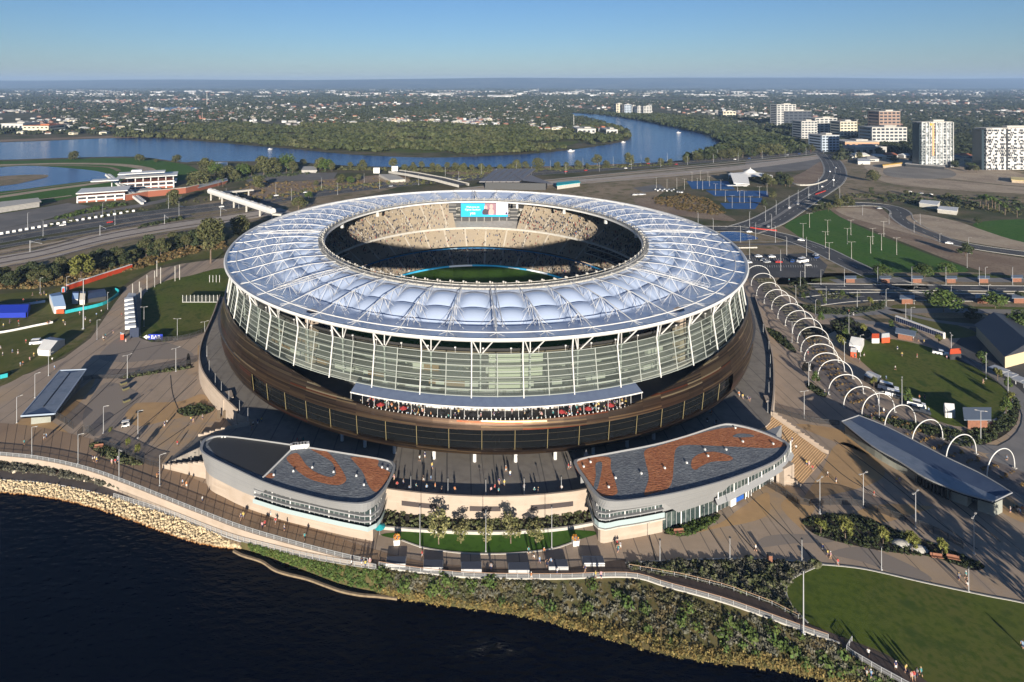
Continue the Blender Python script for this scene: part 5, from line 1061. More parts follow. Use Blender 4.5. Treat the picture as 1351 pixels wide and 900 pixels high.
def far_boxes(n, d0, d1, pal, sx, sy, sz, name, label):   # far roofs and sheds past the 300 nearest houses
    d = np.sqrt(NR.uniform(d0**2, d1**2, n)); x = NR.uniform(-.86, 1.05, n)*d
    cl = np.sin(x/420+d/600)+np.sin(x/170-d/390)+NR.normal(0, .7, n); keep = (cl > -.1) & ~inside(x, d, frw) & ~inside(x, d, FORW[0]) & ~inside(x, d, FORW[1])
    x, d = x[keep], d[keep]; n = len(x); a = NR.uniform(-.6, .6, n); L_ = NR.uniform(*sx, n); W_ = NR.uniform(*sy, n); H_ = NR.uniform(*sz, n)
    u = np.array([(-1, -1), (1, -1), (1, 1), (-1, 1)]); P = []
    for k in range(4): P.append(np.stack([x+u[k, 0]*L_/2*np.cos(a)-u[k, 1]*W_/2*np.sin(a), d+u[k, 0]*L_/2*np.sin(a)+u[k, 1]*W_/2*np.cos(a)], 1))
    V = np.zeros((n, 10, 3))
    for k in range(4): V[:, k, :2] = P[k]; V[:, k, 2] = GZ-.5; V[:, k+4, :2] = P[k]; V[:, k+4, 2] = GZ+H_
    V[:, 8, :2] = (P[0]+P[3])/2; V[:, 9, :2] = (P[1]+P[2])/2; V[:, 8:, 2] = (GZ+H_*1.5)[:, None]
    fq = np.array([(0, 1, 5, 4), (1, 2, 6, 5), (2, 3, 7, 6), (3, 0, 4, 7), (4, 5, 9, 8), (6, 7, 8, 9)])
    Fq = (np.arange(n)[:, None, None]*10+fq[None]).reshape(-1, 4); tag(npmesh(name, V.reshape(-1, 3), Fq, pal), label, 'houses', kind='stuff')
PAL = island_ramp('suburb_roofs', [(.34, .33, .305), (.24, .125, .09), (.40, .40, .385), (.15, .145, .14), (.30, .265, .215), (.54, .54, .53), (.23, .14, .11), (.30, .29, .275), (.2, .19, .18)], .7)
far_boxes(2300, 1600, 2500, PAL, (10, 16), (8, 11), (3, 5), 'distant_houses', 'rows of small houses just beyond the nearest suburb')
far_boxes(3300, 2300, 4200, PAL, (11, 20), (9, 13), (3, 6), 'distant_houses', 'sea of small distant houses among trees')
far_boxes(2600, 4200, 9000, PAL, (16, 45), (10, 20), (4, 8), 'distant_houses', 'faint roofs scattered near the foot of the hills')
far_boxes(520, 4800, 9500, island_ramp('shed_roofs', [(.5, .5, .49), (.44, .43, .41), (.58, .58, .57), (.36, .35, .32)]), (60, 190), (20, 50), (7, 12), 'distant_sheds', 'pale distant industrial sheds in bands')
# lattice masts far off
for l, px, pyb, pyt in (('slim red and white mast above the far woods', 267, 162, 148), ('grey lattice mast on the distant plain', 273, 141, 122), ('white mast on the wooded peninsula', 757, 168, 151), ('thin tower near the foot of the hills', 710, 122.5, 114.5)):
    c = G(px, pyb); h = (pyb-pyt)*c[1]/F; o = thing('radio_mast', l, 'mast', (*c, GZ)); mb = MB(); mb.tube((0, 0, 0), (0, 0, h), h*.022, 6, r2=h*.012); mb.build('mast_pole', C_['pale'], o)
    mb = MB()
    for k in range(6): mb.tube((0, 0, h*(.25+.13*k)), (0, 0, h*(.29+.13*k)), h*.03, 6)
    mb.build('mast_collar', C_['terracotta'] if 'red' in l else C_['steel'], o)
# ================================================================ trees and plants
def leafm(name, a, b, sc=.5): return mat(name, a, .75, .2, layers=((sc, b, .42, .6),), island=.38, objrand=.16)
M_euc = leafm('gum_leaves', (.058, .066, .026), (.088, .086, .036)); M_drk = leafm('dark_leaves', (.030, .042, .018), (.045, .054, .022)); M_lit = leafm('bright_leaves', (.095, .105, .024), (.13, .13, .035)); M_grn = leafm('green_leaves', (.045, .075, .018), (.065, .09, .022)); M_gry = leafm('grey_leaves', (.085, .085, .062), (.11, .105, .08))
def make_tree(name, label, h, w_, trunk_h, nclump, nleaf, leaf, m, seed, gap=.25, flat=.8, lean=.0):
    rg = np.random.default_rng(seed); rr = random.Random(seed); o = thing(name, label, 'tree'); mb = MB(); ch = h-trunk_h; rt = max(.10, h*.020)
    fork = Vector((lean*h, 0, trunk_h*.9)); mb.path([(0, 0, -.2), (lean*h*.3, .05, trunk_h*.45), tuple(fork), (lean*h*1.2, 0, trunk_h+ch*.55)], [rt, rt*.85, rt*.7, rt*.2], 6)
    cl = []
    for k in range(nclump):
        a = 2*PI*k/nclump*1.618*2+rr.uniform(-.4, .4); f = (k+.5)/nclump; z = trunk_h+ch*(.12+.78*rr.random()**.8); prof = math.sin(PI*min(1, max(.05, (z-trunk_h)/ch*.8+.18)))
        r = w_/2*prof*math.sqrt(rr.uniform(.25, 1))*.78; c = Vector((lean*h+r*cos(a), r*sin(a), z)); s = w_*rr.uniform(.16, .27); cl.append((c, s))
        if k < 7: mb.path([tuple(fork.lerp(Vector((lean*h*1.2, 0, trunk_h+ch*.3)), rr.random())), tuple(fork.lerp(c, .55)+Vector((0, 0, -.1*ch*.3))), tuple(c)], [rt*.45, rt*.3, rt*.1], 4)
    mb.build('trunk', C_['bark'], o)
    C = []; Nn = []
    per = nleaf//nclump
    for c, s in cl:
        d = rg.normal(0, 1, (per, 3)); d /= np.linalg.norm(d, axis=1)[:, None]; r = rg.uniform(.35, 1, (per, 1))**.5
        C.append(np.array(c)+d*r*s*np.array((1, 1, flat))); Nn.append(d+np.array((0, 0, .25)))
    C = np.concatenate(C); V, Q = leafquads(C, np.concatenate(Nn), leaf, rg); npmesh('crown', V, Q, m, parent=o); return Proto(o)
P_euc = [make_tree('gum_tree', 'tall gum', 16, 13, 5, 15, 1500, .75, M_euc, s) for s in (1, 2, 3)]
P_rnd = [make_tree('gum_tree', 'round gum', 11, 13, 1.6, 15, 1300, .8, M_euc, s) for s in (21, 22)]
P_big = make_tree('gum_tree', 'giant gum', 24, 17, 9, 20, 2600, .8, M_euc, 9)
P_drk = [make_tree('bushy_tree', 'dark bushy', 10, 9, 1.5, 13, 1100, .7, M_drk, s) for s in (4, 5)]
P_lit = make_tree('bright_tree', 'bright', 11, 10, 2.2, 13, 1300, .65, M_lit, 6)
P_grn = [make_tree('shade_tree', 'green', 10, 12, 3, 14, 1300, .65, M_grn, s) for s in (7, 8)]
P_st = [make_tree('street_tree', 'young', 5.2, 3.3, 1.5, 9, 520, .34, M_lit if s == 12 else M_grn, s, flat=1.2) for s in (11, 12)]
P_gry = make_tree('silver_tree', 'pale', 7.5, 5.2, 1.8, 11, 620, .34, leafm('olive_leaves', (.135, .135, .05), (.165, .155, .07)), 13)
ALLT = []
def trees(lst, proto, fmt, group, base_h=None, hpx=True):
    L_ = []
    for i, t in enumerate(lst):
        px, py, hp = t[:3]; c = G(px, py); pr = proto[i % len(proto)] if isinstance(proto, list) else proto; bh = pr.h; h = hp*c[1]/F; s = h/bh; wd = t[3] if len(t) > 3 else R_.uniform(.9, 1.15)
        L_.append(pr.put(c[0], c[1], GZ-.05, R_.uniform(0, 6.28), (s*wd, s*wd, s), None, group))
    number(L_, fmt, key=lambda o: o.location.x/o.location.y); ALLT.extend(L_); return L_
for p, h in [(q_, 16) for q_ in P_euc]+[(q_, 11) for q_ in P_rnd]+[(P_big, 24), (P_drk[0], 10), (P_drk[1], 10), (P_lit, 11), (P_grn[0], 10), (P_grn[1], 10), (P_st[0], 5.2), (P_st[1], 5.2), (P_gry, 7.5)]: p.h = h
trees([(579, 718, 43, 1.1), (608, 717, 31, 1.25), (641, 717, 31, 1.25), (674, 717, 38, 1.15), (707, 718, 30, 1.2)], P_gry, '{} olive tree from the left on the small terrace lawn', 'trees on the terrace lawn')
trees([(1083, 705, 22), (1115, 711, 30), (1165, 718, 24), (1203, 727, 27), (1243, 734, 25)], P_st[1], '{} young tree from the left in the planted island', 'trees in the planted island')
trees([(146, 572, 9), (169, 590, 13), (182, 600, 15)], P_st[1], '{} thin young tree from the left by the planted triangle', 'young trees on the left plaza')
trees([(1083, 426, 14), (1109, 459, 18), (1116, 449, 14), (1139, 440, 14), (1076, 507, 16), (1153, 512, 16), (1198, 534, 20), (1237, 562, 8), (1060, 395, 9), (1082, 391, 9), (1111, 392, 9), (1148, 404, 13), (1088, 402, 8)], P_st, '{} young tree from the left around the white arches', 'young trees beside the arches')
trees([(1176, 434, 11), (1238, 453, 13), (1296, 484, 19), (1316, 502, 18), (1330, 514, 15), (1334, 531, 15), (1327, 547, 22)], P_st, '{} young tree from the left round the oval lawn', 'young trees round the oval lawn')
trees([(1163, 365, 15, 1.4), (1220, 366, 16, 1.4), (1249, 362, 15, 1.2), (1245, 412, 27, 1.3), (1313, 407, 20), (1350, 441, 27, 1.3), (1205, 440, 8)], P_grn, '{} spreading shade tree from the left along the avenue', 'shade trees along the avenue')
trees([(1274, 338, 17, 1.1), (1282, 422, 18), (1345, 397, 12), (1080, 402, 6)], P_drk, '{} dark dense tree from the left on the far right', 'dark trees on the right')
trees([(278, 347, 60), (316, 322, 38), (245, 330, 22)], P_big, '{} giant gum tree from the left behind the practice lawn', 'giant gum trees')
trees([(394, 278, 18, 1.5)], P_euc, '{} dome shaped gum tree tight behind the roof edge', None)
bel = []
for k in range(50):
    f = k/49; px = -10+f*300; py = float(np.interp(px, [-10, 60, 120, 180, 250, 300], [379, 372, 358, 344, 325, 316]))+R_.uniform(-9, 3); bel.append((px+R_.uniform(-3, 3), py, R_.uniform(15, 25)))
trees([b for i, b in enumerate(bel) if i % 3 == 0], P_euc, '{} grey green gum from the left in the belt beside the railway', 'belt of trees beside the railway')
trees([b for i, b in enumerate(bel) if i % 3], P_drk, '{} dark bushy tree from the left in the belt beside the railway', 'belt of trees beside the railway')
trees([(107, 368, 33, 1.0)], P_lit, 'bright yellow green tree standing out of the dark belt', None)
trees([(97, 211, 11, 1.2), (184, 213, 9, 1.3), (206, 214, 4, 1.5), (233, 215, 10, 1.3)], P_rnd, '{} lone dark tree from the left on the racecourse river bank', 'trees on the racecourse bank')
trees([(262, 246, 20, 1.6), (273, 230, 20), (284, 232, 17), (289, 240, 14), (300, 235, 16), (310, 238, 13), (320, 234, 18), (332, 232, 14), (348, 231, 24), (360, 230, 20), (378, 227, 23), (386, 229, 16), (400, 219, 9), (422, 224, 15), (430, 226, 16), (438, 227, 12), (341, 249, 16), (397, 268, 8), (407, 262, 9), (417, 247, 9), (228, 270, 19), (450, 243, 12), (462, 243, 10), (473, 240, 10)], P_rnd+P_grn[:1]+P_euc[:1], '{} tree from the left in the clump behind the footbridge', 'clump of trees behind the footbridge')
trees([(462, 222, 8), (478, 224, 12), (519, 224, 15), (534, 225, 8), (545, 224, 9), (556, 224, 11), (570, 224, 9), (578, 225, 8), (590, 225, 11), (601, 225, 10), (611, 226, 10), (622, 226, 9), (635, 226, 10), (645, 226, 8), (660, 227, 10), (672, 226, 9), (681, 225, 13), (693, 225, 12), (710, 224, 15), (735, 223, 9), (747, 223, 9), (763, 222, 10), (775, 222, 6), (788, 220, 16), (800, 220, 8), (830, 218, 15), (854, 218, 10), (872, 217, 8), (884, 217, 7)], P_rnd+P_euc[:1], '{} gum tree from the left on the river bank behind the freeway', 'gum trees on the river bank')
trees([(905, 215, 9), (920, 213, 11), (931, 212, 10), (940, 211, 14), (952, 211, 13), (962, 210, 14), (972, 209, 13), (980, 208, 17), (992, 208, 16), (1004, 207, 17), (1016, 206, 16), (1028, 205, 14), (1044, 204, 11), (1058, 203, 11), (1070, 203, 12), (1010, 243, 13), (1018, 246, 11), (1028, 244, 17), (1036, 246, 17), (1042, 247, 14), (996, 236, 10), (1020, 262, 9), (1008, 272, 9), (1083, 278, 12), (1093, 279, 12), (1105, 275, 13), (1118, 273, 14), (1075, 281, 8), (1111, 205, 10), (1134, 212, 11), (1152, 240, 15), (1180, 214, 9), (1260, 222, 10), (1278, 226, 12), (1288, 228, 10), (1160, 206, 11), (1195, 206, 12), (1205, 215, 12), (1150, 256, 9), (1172, 258, 6), (1196, 257, 6), (1250, 264, 9), (1290, 296, 9)], P_rnd+P_drk+P_euc[:1], '{} tree from the left beyond the roads on the right side', 'trees beyond the roads')
trees([(1478, 905, 105), (1530, 880, 100), (1600, 935, 115), (1680, 900, 110)], P_euc, '{} tall gum tree from the left on the lawn past the right edge', 'gum trees past the right edge')
# palms
def make_palm():
    o = thing('palm_tree', '', 'tree'); mb = MB(); mb.path([(0, 0, 0), (.1, 0, 5), (0, 0, 10)], [.28, .22, .2], 6); mb.build('trunk', C_['bark'], o); V = []
    mb = MB()
    for k in range(22):
        a = 2*PI*k/22+R_.uniform(-.1, .1); e = R_.uniform(-.3, 1.1); P = [(0, 0, 10)]; x = 0; z = 10
        for s in range(4): e -= .38; x += .85*cos(e); z += .85*sin(e); P.append((x, 0, z))
        for i in range(4):
            q0, q1 = P[i], P[i+1]; w0, w1 = (.1, .38, .42, .3, .05)[i], (.1, .38, .42, .3, .05)[i+1]
            mb.add([(q0[0]*cos(a)-sg*w_*sin(a), q0[0]*sin(a)+sg*w_*cos(a), q0[2]-.1*abs(sg)) if j == 0 else (q1[0]*cos(a)-sg*w_*sin(a), q1[0]*sin(a)+sg*w_*cos(a), q1[2]-.1*abs(sg)) for j, sg, w_ in ((0, -1, w0), (0, 1, w0), (1, 1, w1), (1, -1, w1))], [(0, 1, 2, 3)])
    mb.build('crown', M_grn, o); p = Proto(o); p.h = 12; return p
trees([(1293, 273, 18), (1297, 275, 20), (1301, 272, 19), (1304, 277, 21), (1309, 275, 19), (1313, 278, 20), (1318, 280, 18), (1326, 284, 17), (1342, 287, 16), (1165, 209, 10), (1285, 224, 10), (288, 246, 14), (294, 247, 13)], make_palm(), '{} palm tree from the left', 'palm trees', )
# ---- masses of foliage nobody could count
def mass(name, label, C, size, nq, leaf, m, cat='woods', flat=.75, rng=NR):
    n = len(C); size = np.broadcast_to(np.asarray(size, float), (n,)); d = rng.normal(0, 1, (n, nq, 3)); d[..., 2] = np.abs(d[..., 2])*.9-.15*np.linalg.norm(d, axis=-1)*0; d /= np.linalg.norm(d, axis=-1)[..., None]
    r = rng.uniform(.55, 1.0, (n, nq, 1)); P = C[:, None, :]+d*r*size[:, None, None]*np.array((1, 1, flat*1.15))
    V, Q = leafquads(P.reshape(-1, 3), d.reshape(-1, 3), np.repeat(size*leaf, nq), rng, .45); return tag(npmesh(name, V, Q, m), label, cat, kind='stuff')
def with_z(P, z): return np.c_[P, np.full(len(P), z) if np.ndim(z) == 0 else z]
def noise2(x, y, s): return np.sin(x/s+1.3*np.sin(y/s*.7))+np.sin(y/s*1.3+x/s*.4+2)+.6*np.sin((x+y)/s*2.1)
def wood(name, label, polyw, n, smin, smax, m, gap=-1.1, z=2.0):
    P = scatter(polyw, n); P = P[noise2(P[:, 0], P[:, 1], 55) > gap]; s = NR.uniform(smin, smax, len(P)); return mass(name, label, with_z(P, GZ+s*.45), s, 34, .62, m)
M_wood = mat('wood_leaves', (.052, .062, .024), .8, .15, layers=((.012, (.075, .078, .034), .42, .6), (.06, (.036, .046, .017), .45, .62)), island=.3)
wood('forest', 'low wood covering the peninsula across the river', FORW[0], 6500, 3.8, 9.5, M_wood, -.75)
wood('forest', 'dark wood along the right river bank', FORW[1], 2600, 5, 9.5, mat('bank_wood_leaves', (.034, .046, .018), .8, .15, layers=((.02, (.055, .064, .026), .42, .6),), island=.3), -2.2)
mb = MB()
for P in ([(455, 198), (500, 191), (560, 190), (600, 197), (560, 202), (500, 201)], [(640, 196), (700, 190), (760, 186), (750, 192), (700, 198)], [(330, 182), (390, 178), (420, 184), (380, 189)], [(770, 180), (810, 174), (824, 180), (800, 186)]): mb.poly(cr(GP(P), 4, True), GZ+.08)
struct('clearing', mb, C_['grass'])
def suburb_trees(n, d0, d1, s0, s1, nq, label, thr):
    d = np.sqrt(NR.uniform(d0**2, d1**2, n)); x = NR.uniform(-.86, 1.05, n)*d; k = (noise2(x, d, 160+d*.03) > thr) & ~inside(x, d, frw) & ~inside(x, d, FORW[0]) & ~inside(x, d, FORW[1])
    for P in LAKES: k &= ~inside(x, d, GP(P))
    x, d = x[k], d[k]; s = NR.uniform(s0, s1, len(x)); mass('distant_trees', label, np.c_[x, d, GZ+s*.35], s, nq, .75, M_sub)
M_sub = mat('suburb_leaves', (.036, .044, .024), .85, .1, layers=((.003, (.052, .058, .032), .42, .6), (.03, (.026, .034, .018), .45, .65)), island=.32)
suburb_trees(19000, 1330, 2600, 3.5, 7.5, 16, 'trees between the suburban houses beyond the river', -.9)
suburb_trees(20000, 2600, 5200, 6, 10.5, 10, 'tree canopy of the middle suburbs', -1.2)
suburb_trees(17000, 5200, 13000, 9, 17, 7, 'tree canopy of the farthest suburbs', -1.6)
# right-hand near suburbs
P = scatter(GP([(1100, 214), (1150, 205), (1351, 214), (1500, 226), (1500, 180), (1100, 176)]), 2600); s = NR.uniform(3, 6, len(P)); mass('distant_trees', 'dark trees around the foot of the towers', with_z(P, GZ+s*.4), s, 26, .6, M_sub)
P = scatter(GP([(1140, 262), (1200, 255), (1351, 262), (1351, 275), (1250, 268), (1160, 268)]), 160); s = NR.uniform(1, 2.6, len(P)); mass('scrub', 'low scrub along the sandy ground on the right', with_z(P, GZ), s, 26, .6, M_drk, 'scrub')
def scrub(label, polypx, n, s0, s1, m, nq=30, z=GZ, leaf=.5, name='shrubs', cat='shrubs', zf=None, flat=.75):
    P = scatter(GP(polypx, GZ if zf else z), n); s = NR.uniform(s0, s1, len(P)); zz = np.array([zf(*p) for p in P]) if zf else np.full(len(P), z)
    return mass(name, label, with_z(P, zz), s, nq, leaf, m, cat, flat)
M_rust = leafm('rust_scrub', (.13, .085, .035), (.09, .075, .03)); M_shr = leafm('shrub_leaves', (.055, .068, .026), (.085, .085, .045), 1.2); M_yel = leafm('dry_reeds', (.20, .145, .05), (.13, .115, .04), 1.0)
scrub('undergrowth below the belt of trees', [(-40, 382), (60, 380), (130, 368), (200, 350), (262, 333), (300, 326), (296, 318), (250, 326), (180, 344), (110, 358), (0, 376)], 700, .8, 2.2, M_rust)
scrub('brown scrub mound near the tennis courts', [(862, 262), (905, 256), (935, 262), (958, 280), (950, 285), (900, 278), (866, 270)], 500, .8, 1.8, M_rust)
scrub('bushes along the freeway verge', [(330, 262), (420, 247), (520, 240), (560, 238), (600, 229), (700, 224), (800, 219), (800, 222), (700, 228), (560, 243), (420, 252), (340, 266)], 340, .8, 2.4, M_euc)
scrub('bushes between freeway and rail', [(180, 302), (240, 290), (240, 286), (190, 296)], 90, .8, 2.0, M_drk)
scrub('bushes on the racecourse car park', [(72, 292), (110, 283), (150, 274), (170, 270), (150, 268), (75, 286)], 90, .8, 2.4, M_grn)
# garden beds and bank
scrub('low planting of the garden slope behind the small lawn', [(506, 698), (560, 701), (640, 704), (720, 701), (784, 692), (779, 680), (720, 684), (640, 686), (560, 683), (506, 678)], 400, .25, .55, M_shr, 26, zf=lambda x, y: GZ+.1+.16*max(0, y-151), leaf=.55)
scrub('grey green planting below the right plaza', BEDS[0], 900, .3, .75, M_gry, 24, GZ, .55); scrub('olive bushes below the right plaza', BEDS[0], 90, .7, 1.5, M_shr, 40, GZ, .4)
scrub('dark planting of the tree island', BEDS[1], 500, .25, .55, M_drk, 20, GZ, .6); scrub('green shrubs before the pavilion entrance', BEDS[2], 130, .4, .8, M_grn, 26, GZ, .5)
for i, l in ((3, 'low hedge strip across the left plaza'), (5, 'dark bed at the foot of the left podium wall'), (6, 'planting in the triangle by the promenade'), (10, 'dark planting around the end of the oval lawn'), (11, 'shrubs beside the far oval end'), (12, 'shrubs by the bus loop'), (13, 'bus loop island shrubs'), (14, 'shrubs between bus loop and arches'), (8, 'dark bed beside the arches'), (9, 'bed between podium and arches'), (16, 'hedge before the practice lawn')): scrub(l, BEDS[i], 130 if i not in (10, 14) else 420, .35, .85, M_shr if i in (3, 6, 13) else M_drk, 24, GZ, .55)
scrub('shrubs between the path and promenade wall', [(-120, 612), (0, 606), (60, 612), (120, 627), (160, 642), (200, 657), (190, 651), (130, 638), (60, 625), (0, 620), (-120, 615)], 420, .4, 1.0, M_gry, 28, 2.3, .5)
def bank_pts(x0, x1, n, f0, f1):
    out = []
    for k in range(n):
        x = NR.uniform(x0, x1); f = NR.uniform(f0, f1); a = shore(x); b = top(x) if x > 500 else po(x)[:2]; zt = 1.0 if x > 500 else zpath(x)/GZ
        out.append((a[0]+(b[0]-a[0])*f, a[1]+(b[1]-a[1])*f, float(np.interp(f, (0, .02, .25, .6, .9, 1), (-.5, .05, 1.2, 2.6, 3.5, 3.8)))*zt))
    return np.array(out)
C = bank_pts(500, 1500, 2600, .10, .94); C = C[noise2(C[:, 0], C[:, 1], 5.5) > -.75]; mass('bank_shrubs', 'mixed green shrubs covering the river bank', C, NR.uniform(.32, .9, len(C)), 30, .42, leafm('bank_leaves', (.056, .058, .024), (.10, .08, .042), .25), 'shrubs')
C = bank_pts(500, 1500, 100, .2, .85); mass('bank_bushes', 'taller dark green bushes standing out on the river bank', C, NR.uniform(1.0, 1.9, len(C)), 70, .26, M_grn, 'bushes', flat=.9)
C = bank_pts(520, 1500, 800, .3, .9); mass('bank_shrubs', 'grey purple shrubs on the river bank', C, NR.uniform(.3, 1.0, len(C)), 28, .42, M_gry, 'shrubs')
C = bank_pts(330, 505, 380, .1, .9); mass('bank_shrubs', 'green shrubs between boardwalk and groyne', C, NR.uniform(.35, .8, len(C)), 28, .45, M_grn, 'shrubs')
C = bank_pts(500, 1500, 1500, .0, .2); mass('reeds', 'golden reeds along the water line', C, NR.uniform(.3, .85, len(C)), 24, .38, M_yel, 'reeds', flat=1.5)
# tufts in rows under the arches
C = []
for i in range(30):
    for r in range(5):
        f = i/29; a = Vector(ext_l[0]).lerp(Vector(ext_l[-1]), 0); s_ = sub(ext_l, .42, 1, 58)[2*i], sub(ext_r, .42, 1, 58)[2*i]
        p = Vector(s_[0]).lerp(Vector(s_[1]), .36+.11*r); C.append((p.x+NR.normal(0, .25), p.y+NR.normal(0, .25), GZ+.1))
C = np.array(C); mass('tussocks', 'rows of rusty tussock grass under the arches', C, NR.uniform(.4, .75, len(C)), 26, .42, leafm('tussock', (.15, .095, .045), (.20, .13, .04)), 'grass')
for f0, f1, l in ((0.02, .45, 'grey planting strip under the far arches'),):
    C = []
    for k in range(700): f = NR.uniform(f0, f1); i = int(f*58); s_ = sub(ext_l, 0, 1, 58)[i], sub(ext_r, 0, 1, 58)[i]; p = Vector(s_[0]).lerp(Vector(s_[1]), NR.uniform(.35, .8)); C.append((p.x, p.y, GZ+.1))
    mass('planting', l, np.array(C), NR.uniform(.3, .6, len(C)), 18, .5, M_gry, 'shrubs')
# rocks of the bank
def rocks(C, s, m, name, label):
    ico = np.array([(0, 0, 1), (.89, 0, .45), (.28, .85, .45), (-.72, .53, .45), (-.72, -.53, .45), (.28, -.85, .45), (.72, .53, -.45), (-.28, .85, -.45), (-.89, 0, -.45), (-.28, -.85, -.45), (.72, -.53, -.45), (0, 0, -1)])
    fi = np.array([(0, 1, 2), (0, 2, 3), (0, 3, 4), (0, 4, 5), (0, 5, 1), (1, 6, 2), (2, 7, 3), (3, 8, 4), (4, 9, 5), (5, 10, 1), (6, 7, 2), (7, 8, 3), (8, 9, 4), (9, 10, 5), (10, 6, 1), (11, 7, 6), (11, 8, 7), (11, 9, 8), (11, 10, 9), (11, 6, 10)])
    n = len(C); V = ico[None]*NR.uniform(.65, 1.25, (n, 12, 1))*s[:, None, None]*NR.uniform(.6, 1.25, (n, 1, 3)); a = NR.uniform(0, 6.28, n); ca, sa = np.cos(a)[:, None], np.sin(a)[:, None]
    V = np.stack([V[..., 0]*ca-V[..., 1]*sa, V[..., 0]*sa+V[..., 1]*ca, V[..., 2]], -1)+C[:, None, :]
    return tag(npmesh(name, V.reshape(-1, 3), (np.arange(n)[:, None, None]*12+fi[None]).reshape(-1, 3), m), label, 'rocks', kind='stuff')
C = []; 
while len(C) < 5200:
    x = NR.uniform(-250, 318); f = NR.uniform(0, 1)
    if x > 285 and f > 1-(x-285)/60: continue
    a, b = shore(x), po(x); C.append((a[0]+(b[0]-a[0])*f, a[1]+(b[1]-a[1])*f, f*.95+NR.uniform(-.1, .15)))
C = np.array(C); M_rock = mat('pale_limestone', (.46, .37, .235), .9, .2, island=.3)
t = M_rock.node_tree; N = t.nodes; L = t.links; b_ = N['Principled BSDF']; g = N.new('ShaderNodeNewGeometry'); sp = N.new('ShaderNodeSeparateXYZ'); L.new(g.outputs['Position'], sp.inputs[0]); mr = N.new('ShaderNodeMapRange'); mr.inputs[1].default_value = .12; mr.inputs[2].default_value = .45; L.new(sp.outputs[2], mr.inputs[0])
mx = N.new('ShaderNodeMix'); mx.data_type = 'RGBA'; L.new(mr.outputs[0], mx.inputs[0]); mx.inputs[6].default_value = (.17, .075, .022, 1); src_ = b_.inputs['Base Color'].links[0].from_socket; L.new(src_, mx.inputs[7]); L.new(mx.outputs[2], b_.inputs['Base Color'])
rocks(C, NR.uniform(.22, .52, len(C)), M_rock, 'rocks', 'pale limestone rocks stained rusty at the water line')
C = scatter(GP([(-120, 612), (0, 607), (100, 625), (165, 644), (150, 643), (60, 623), (-120, 618)], 2.1), 130); rocks(with_z(C, 2.1), NR.uniform(.3, .6, len(C)), mat('boulder', (.42, .36, .28), .9, island=.25), 'boulders', 'pale boulders among the shrubs by the path')
scrub('dry bushes over the waste ground beside the freeway', [(300, 262), (330, 240), (450, 238), (520, 234), (500, 248), (420, 256), (350, 268)], 260, .7, 2.0, M_rust)
scrub('dark bushes along the freeway foot', [(60, 300), (150, 285), (240, 270), (330, 258), (330, 255), (240, 266), (140, 280), (60, 296)], 130, .6, 1.8, M_euc)
scrub('low bushes between the roads on the right', [(1100, 262), (1150, 262), (1240, 272), (1351, 285), (1351, 278), (1240, 265), (1150, 256), (1100, 256)], 240, .7, 2.0, M_euc)
scrub('bushes along the near river bank behind the freeway', [(440, 224), (520, 226), (640, 228), (760, 224), (890, 218), (890, 216.5), (760, 221.5), (640, 225.5), (520, 223), (440, 221)], 420, 1.2, 3.2, M_euc)
scrub('bushes among the trees behind the footbridge', [(262, 248), (340, 236), (430, 228), (430, 222), (340, 226), (262, 236)], 260, 1.2, 3.0, M_drk)
# ================================================================ lamp posts and poles
def lamp_proto(h, arms, name='lamp_post', cat='lamp post', r=.07, m=None, arm=1.1):
    o = thing(name, '', cat); m = m or C_['steel']; mb = MB(); mb.tube((0, 0, 0), (0, 0, h), r*1.3, 6, r2=r*.8); mb.build('pole', m, o)
    mb = MB(); mb.box((0, 0, .12), (r*5, r*5, .25)); mb.build('base_plate', m, o)
    for a in arms:
        mb = MB(); mb.tube((0, 0, h-.05), (arm*cos(a), arm*sin(a), h+.12), r*.55, 5); mb.build('arm', m, o)
        mb = MB(); mb.box((arm*cos(a)+.25*cos(a), arm*sin(a)+.25*sin(a), h+.14), (.75, .34, .14), a); mb.build('lamp_head', C_['pale'], o)
    if not arms: mb = MB(); mb.box((0, 0, h+.08), (.5, .5, .2), .4, top=.7); mb.build('lamp_head', C_['dark'], o)
    p = Proto(o); return p
def lamps(lst, pr, fmt, group, z=GZ, rz=0.0, jitter=0):
    L_ = []
    for px, py in lst: c = G(px, py, z); L_.append(pr.put(c[0], c[1], z, rz+R_.uniform(-jitter, jitter), 1, None, group))
    number(L_, fmt, key=lambda o: o.location.x/o.location.y); return L_
L55 = lamp_proto(5.6, []); L45 = lamp_proto(4.4, [], r=.06); LT = lamp_proto(9.5, [.3, PI+.3], r=.09); L1 = lamp_proto(9.0, [.2], r=.08); LM = lamp_proto(10.6, [], r=.075); LH = lamp_proto(12.5, [PI*.5], r=.11); LTALL = lamp_proto(24, [.2, PI+.2], r=.2, arm=1.6); LF = lamp_proto(11.5, [0, PI], 'floodlight_mast', 'floodlight mast', r=.11, m=C_['pale'], arm=1.9); L14 = lamp_proto(13.6, [], r=.12)
lamps([(870.7, 742), (963, 739), (1058, 741), (1163, 752), (1278, 781)], L55, '{} short lamp post from the left along the kerb of the right plaza', 'kerb lamp posts')
lamps([(1060, 836)], L14, 'tallest slim lamp post beside the boardwalk ramp and river lawn', None)
lamps([(1081.7, 678), (1139, 670), (1208, 697), (1285, 731), (1097, 660)][:4], LT, '{} twin headed lamp post from the left on the right plaza', 'twin headed lamp posts', jitter=.4)
lamps([(554, 722), (641, 728), (728, 723)], LM, '{} pale pole lamp from the left on the small terrace lawn', 'pole lamps on the terrace lawn')
lamps([(542, 649), (591, 652), (641, 653.5), (691.6, 652), (740.6, 649.5)], L45, '{} small lamp from the left along the front podium edge', 'lamps on the podium edge', ZP)
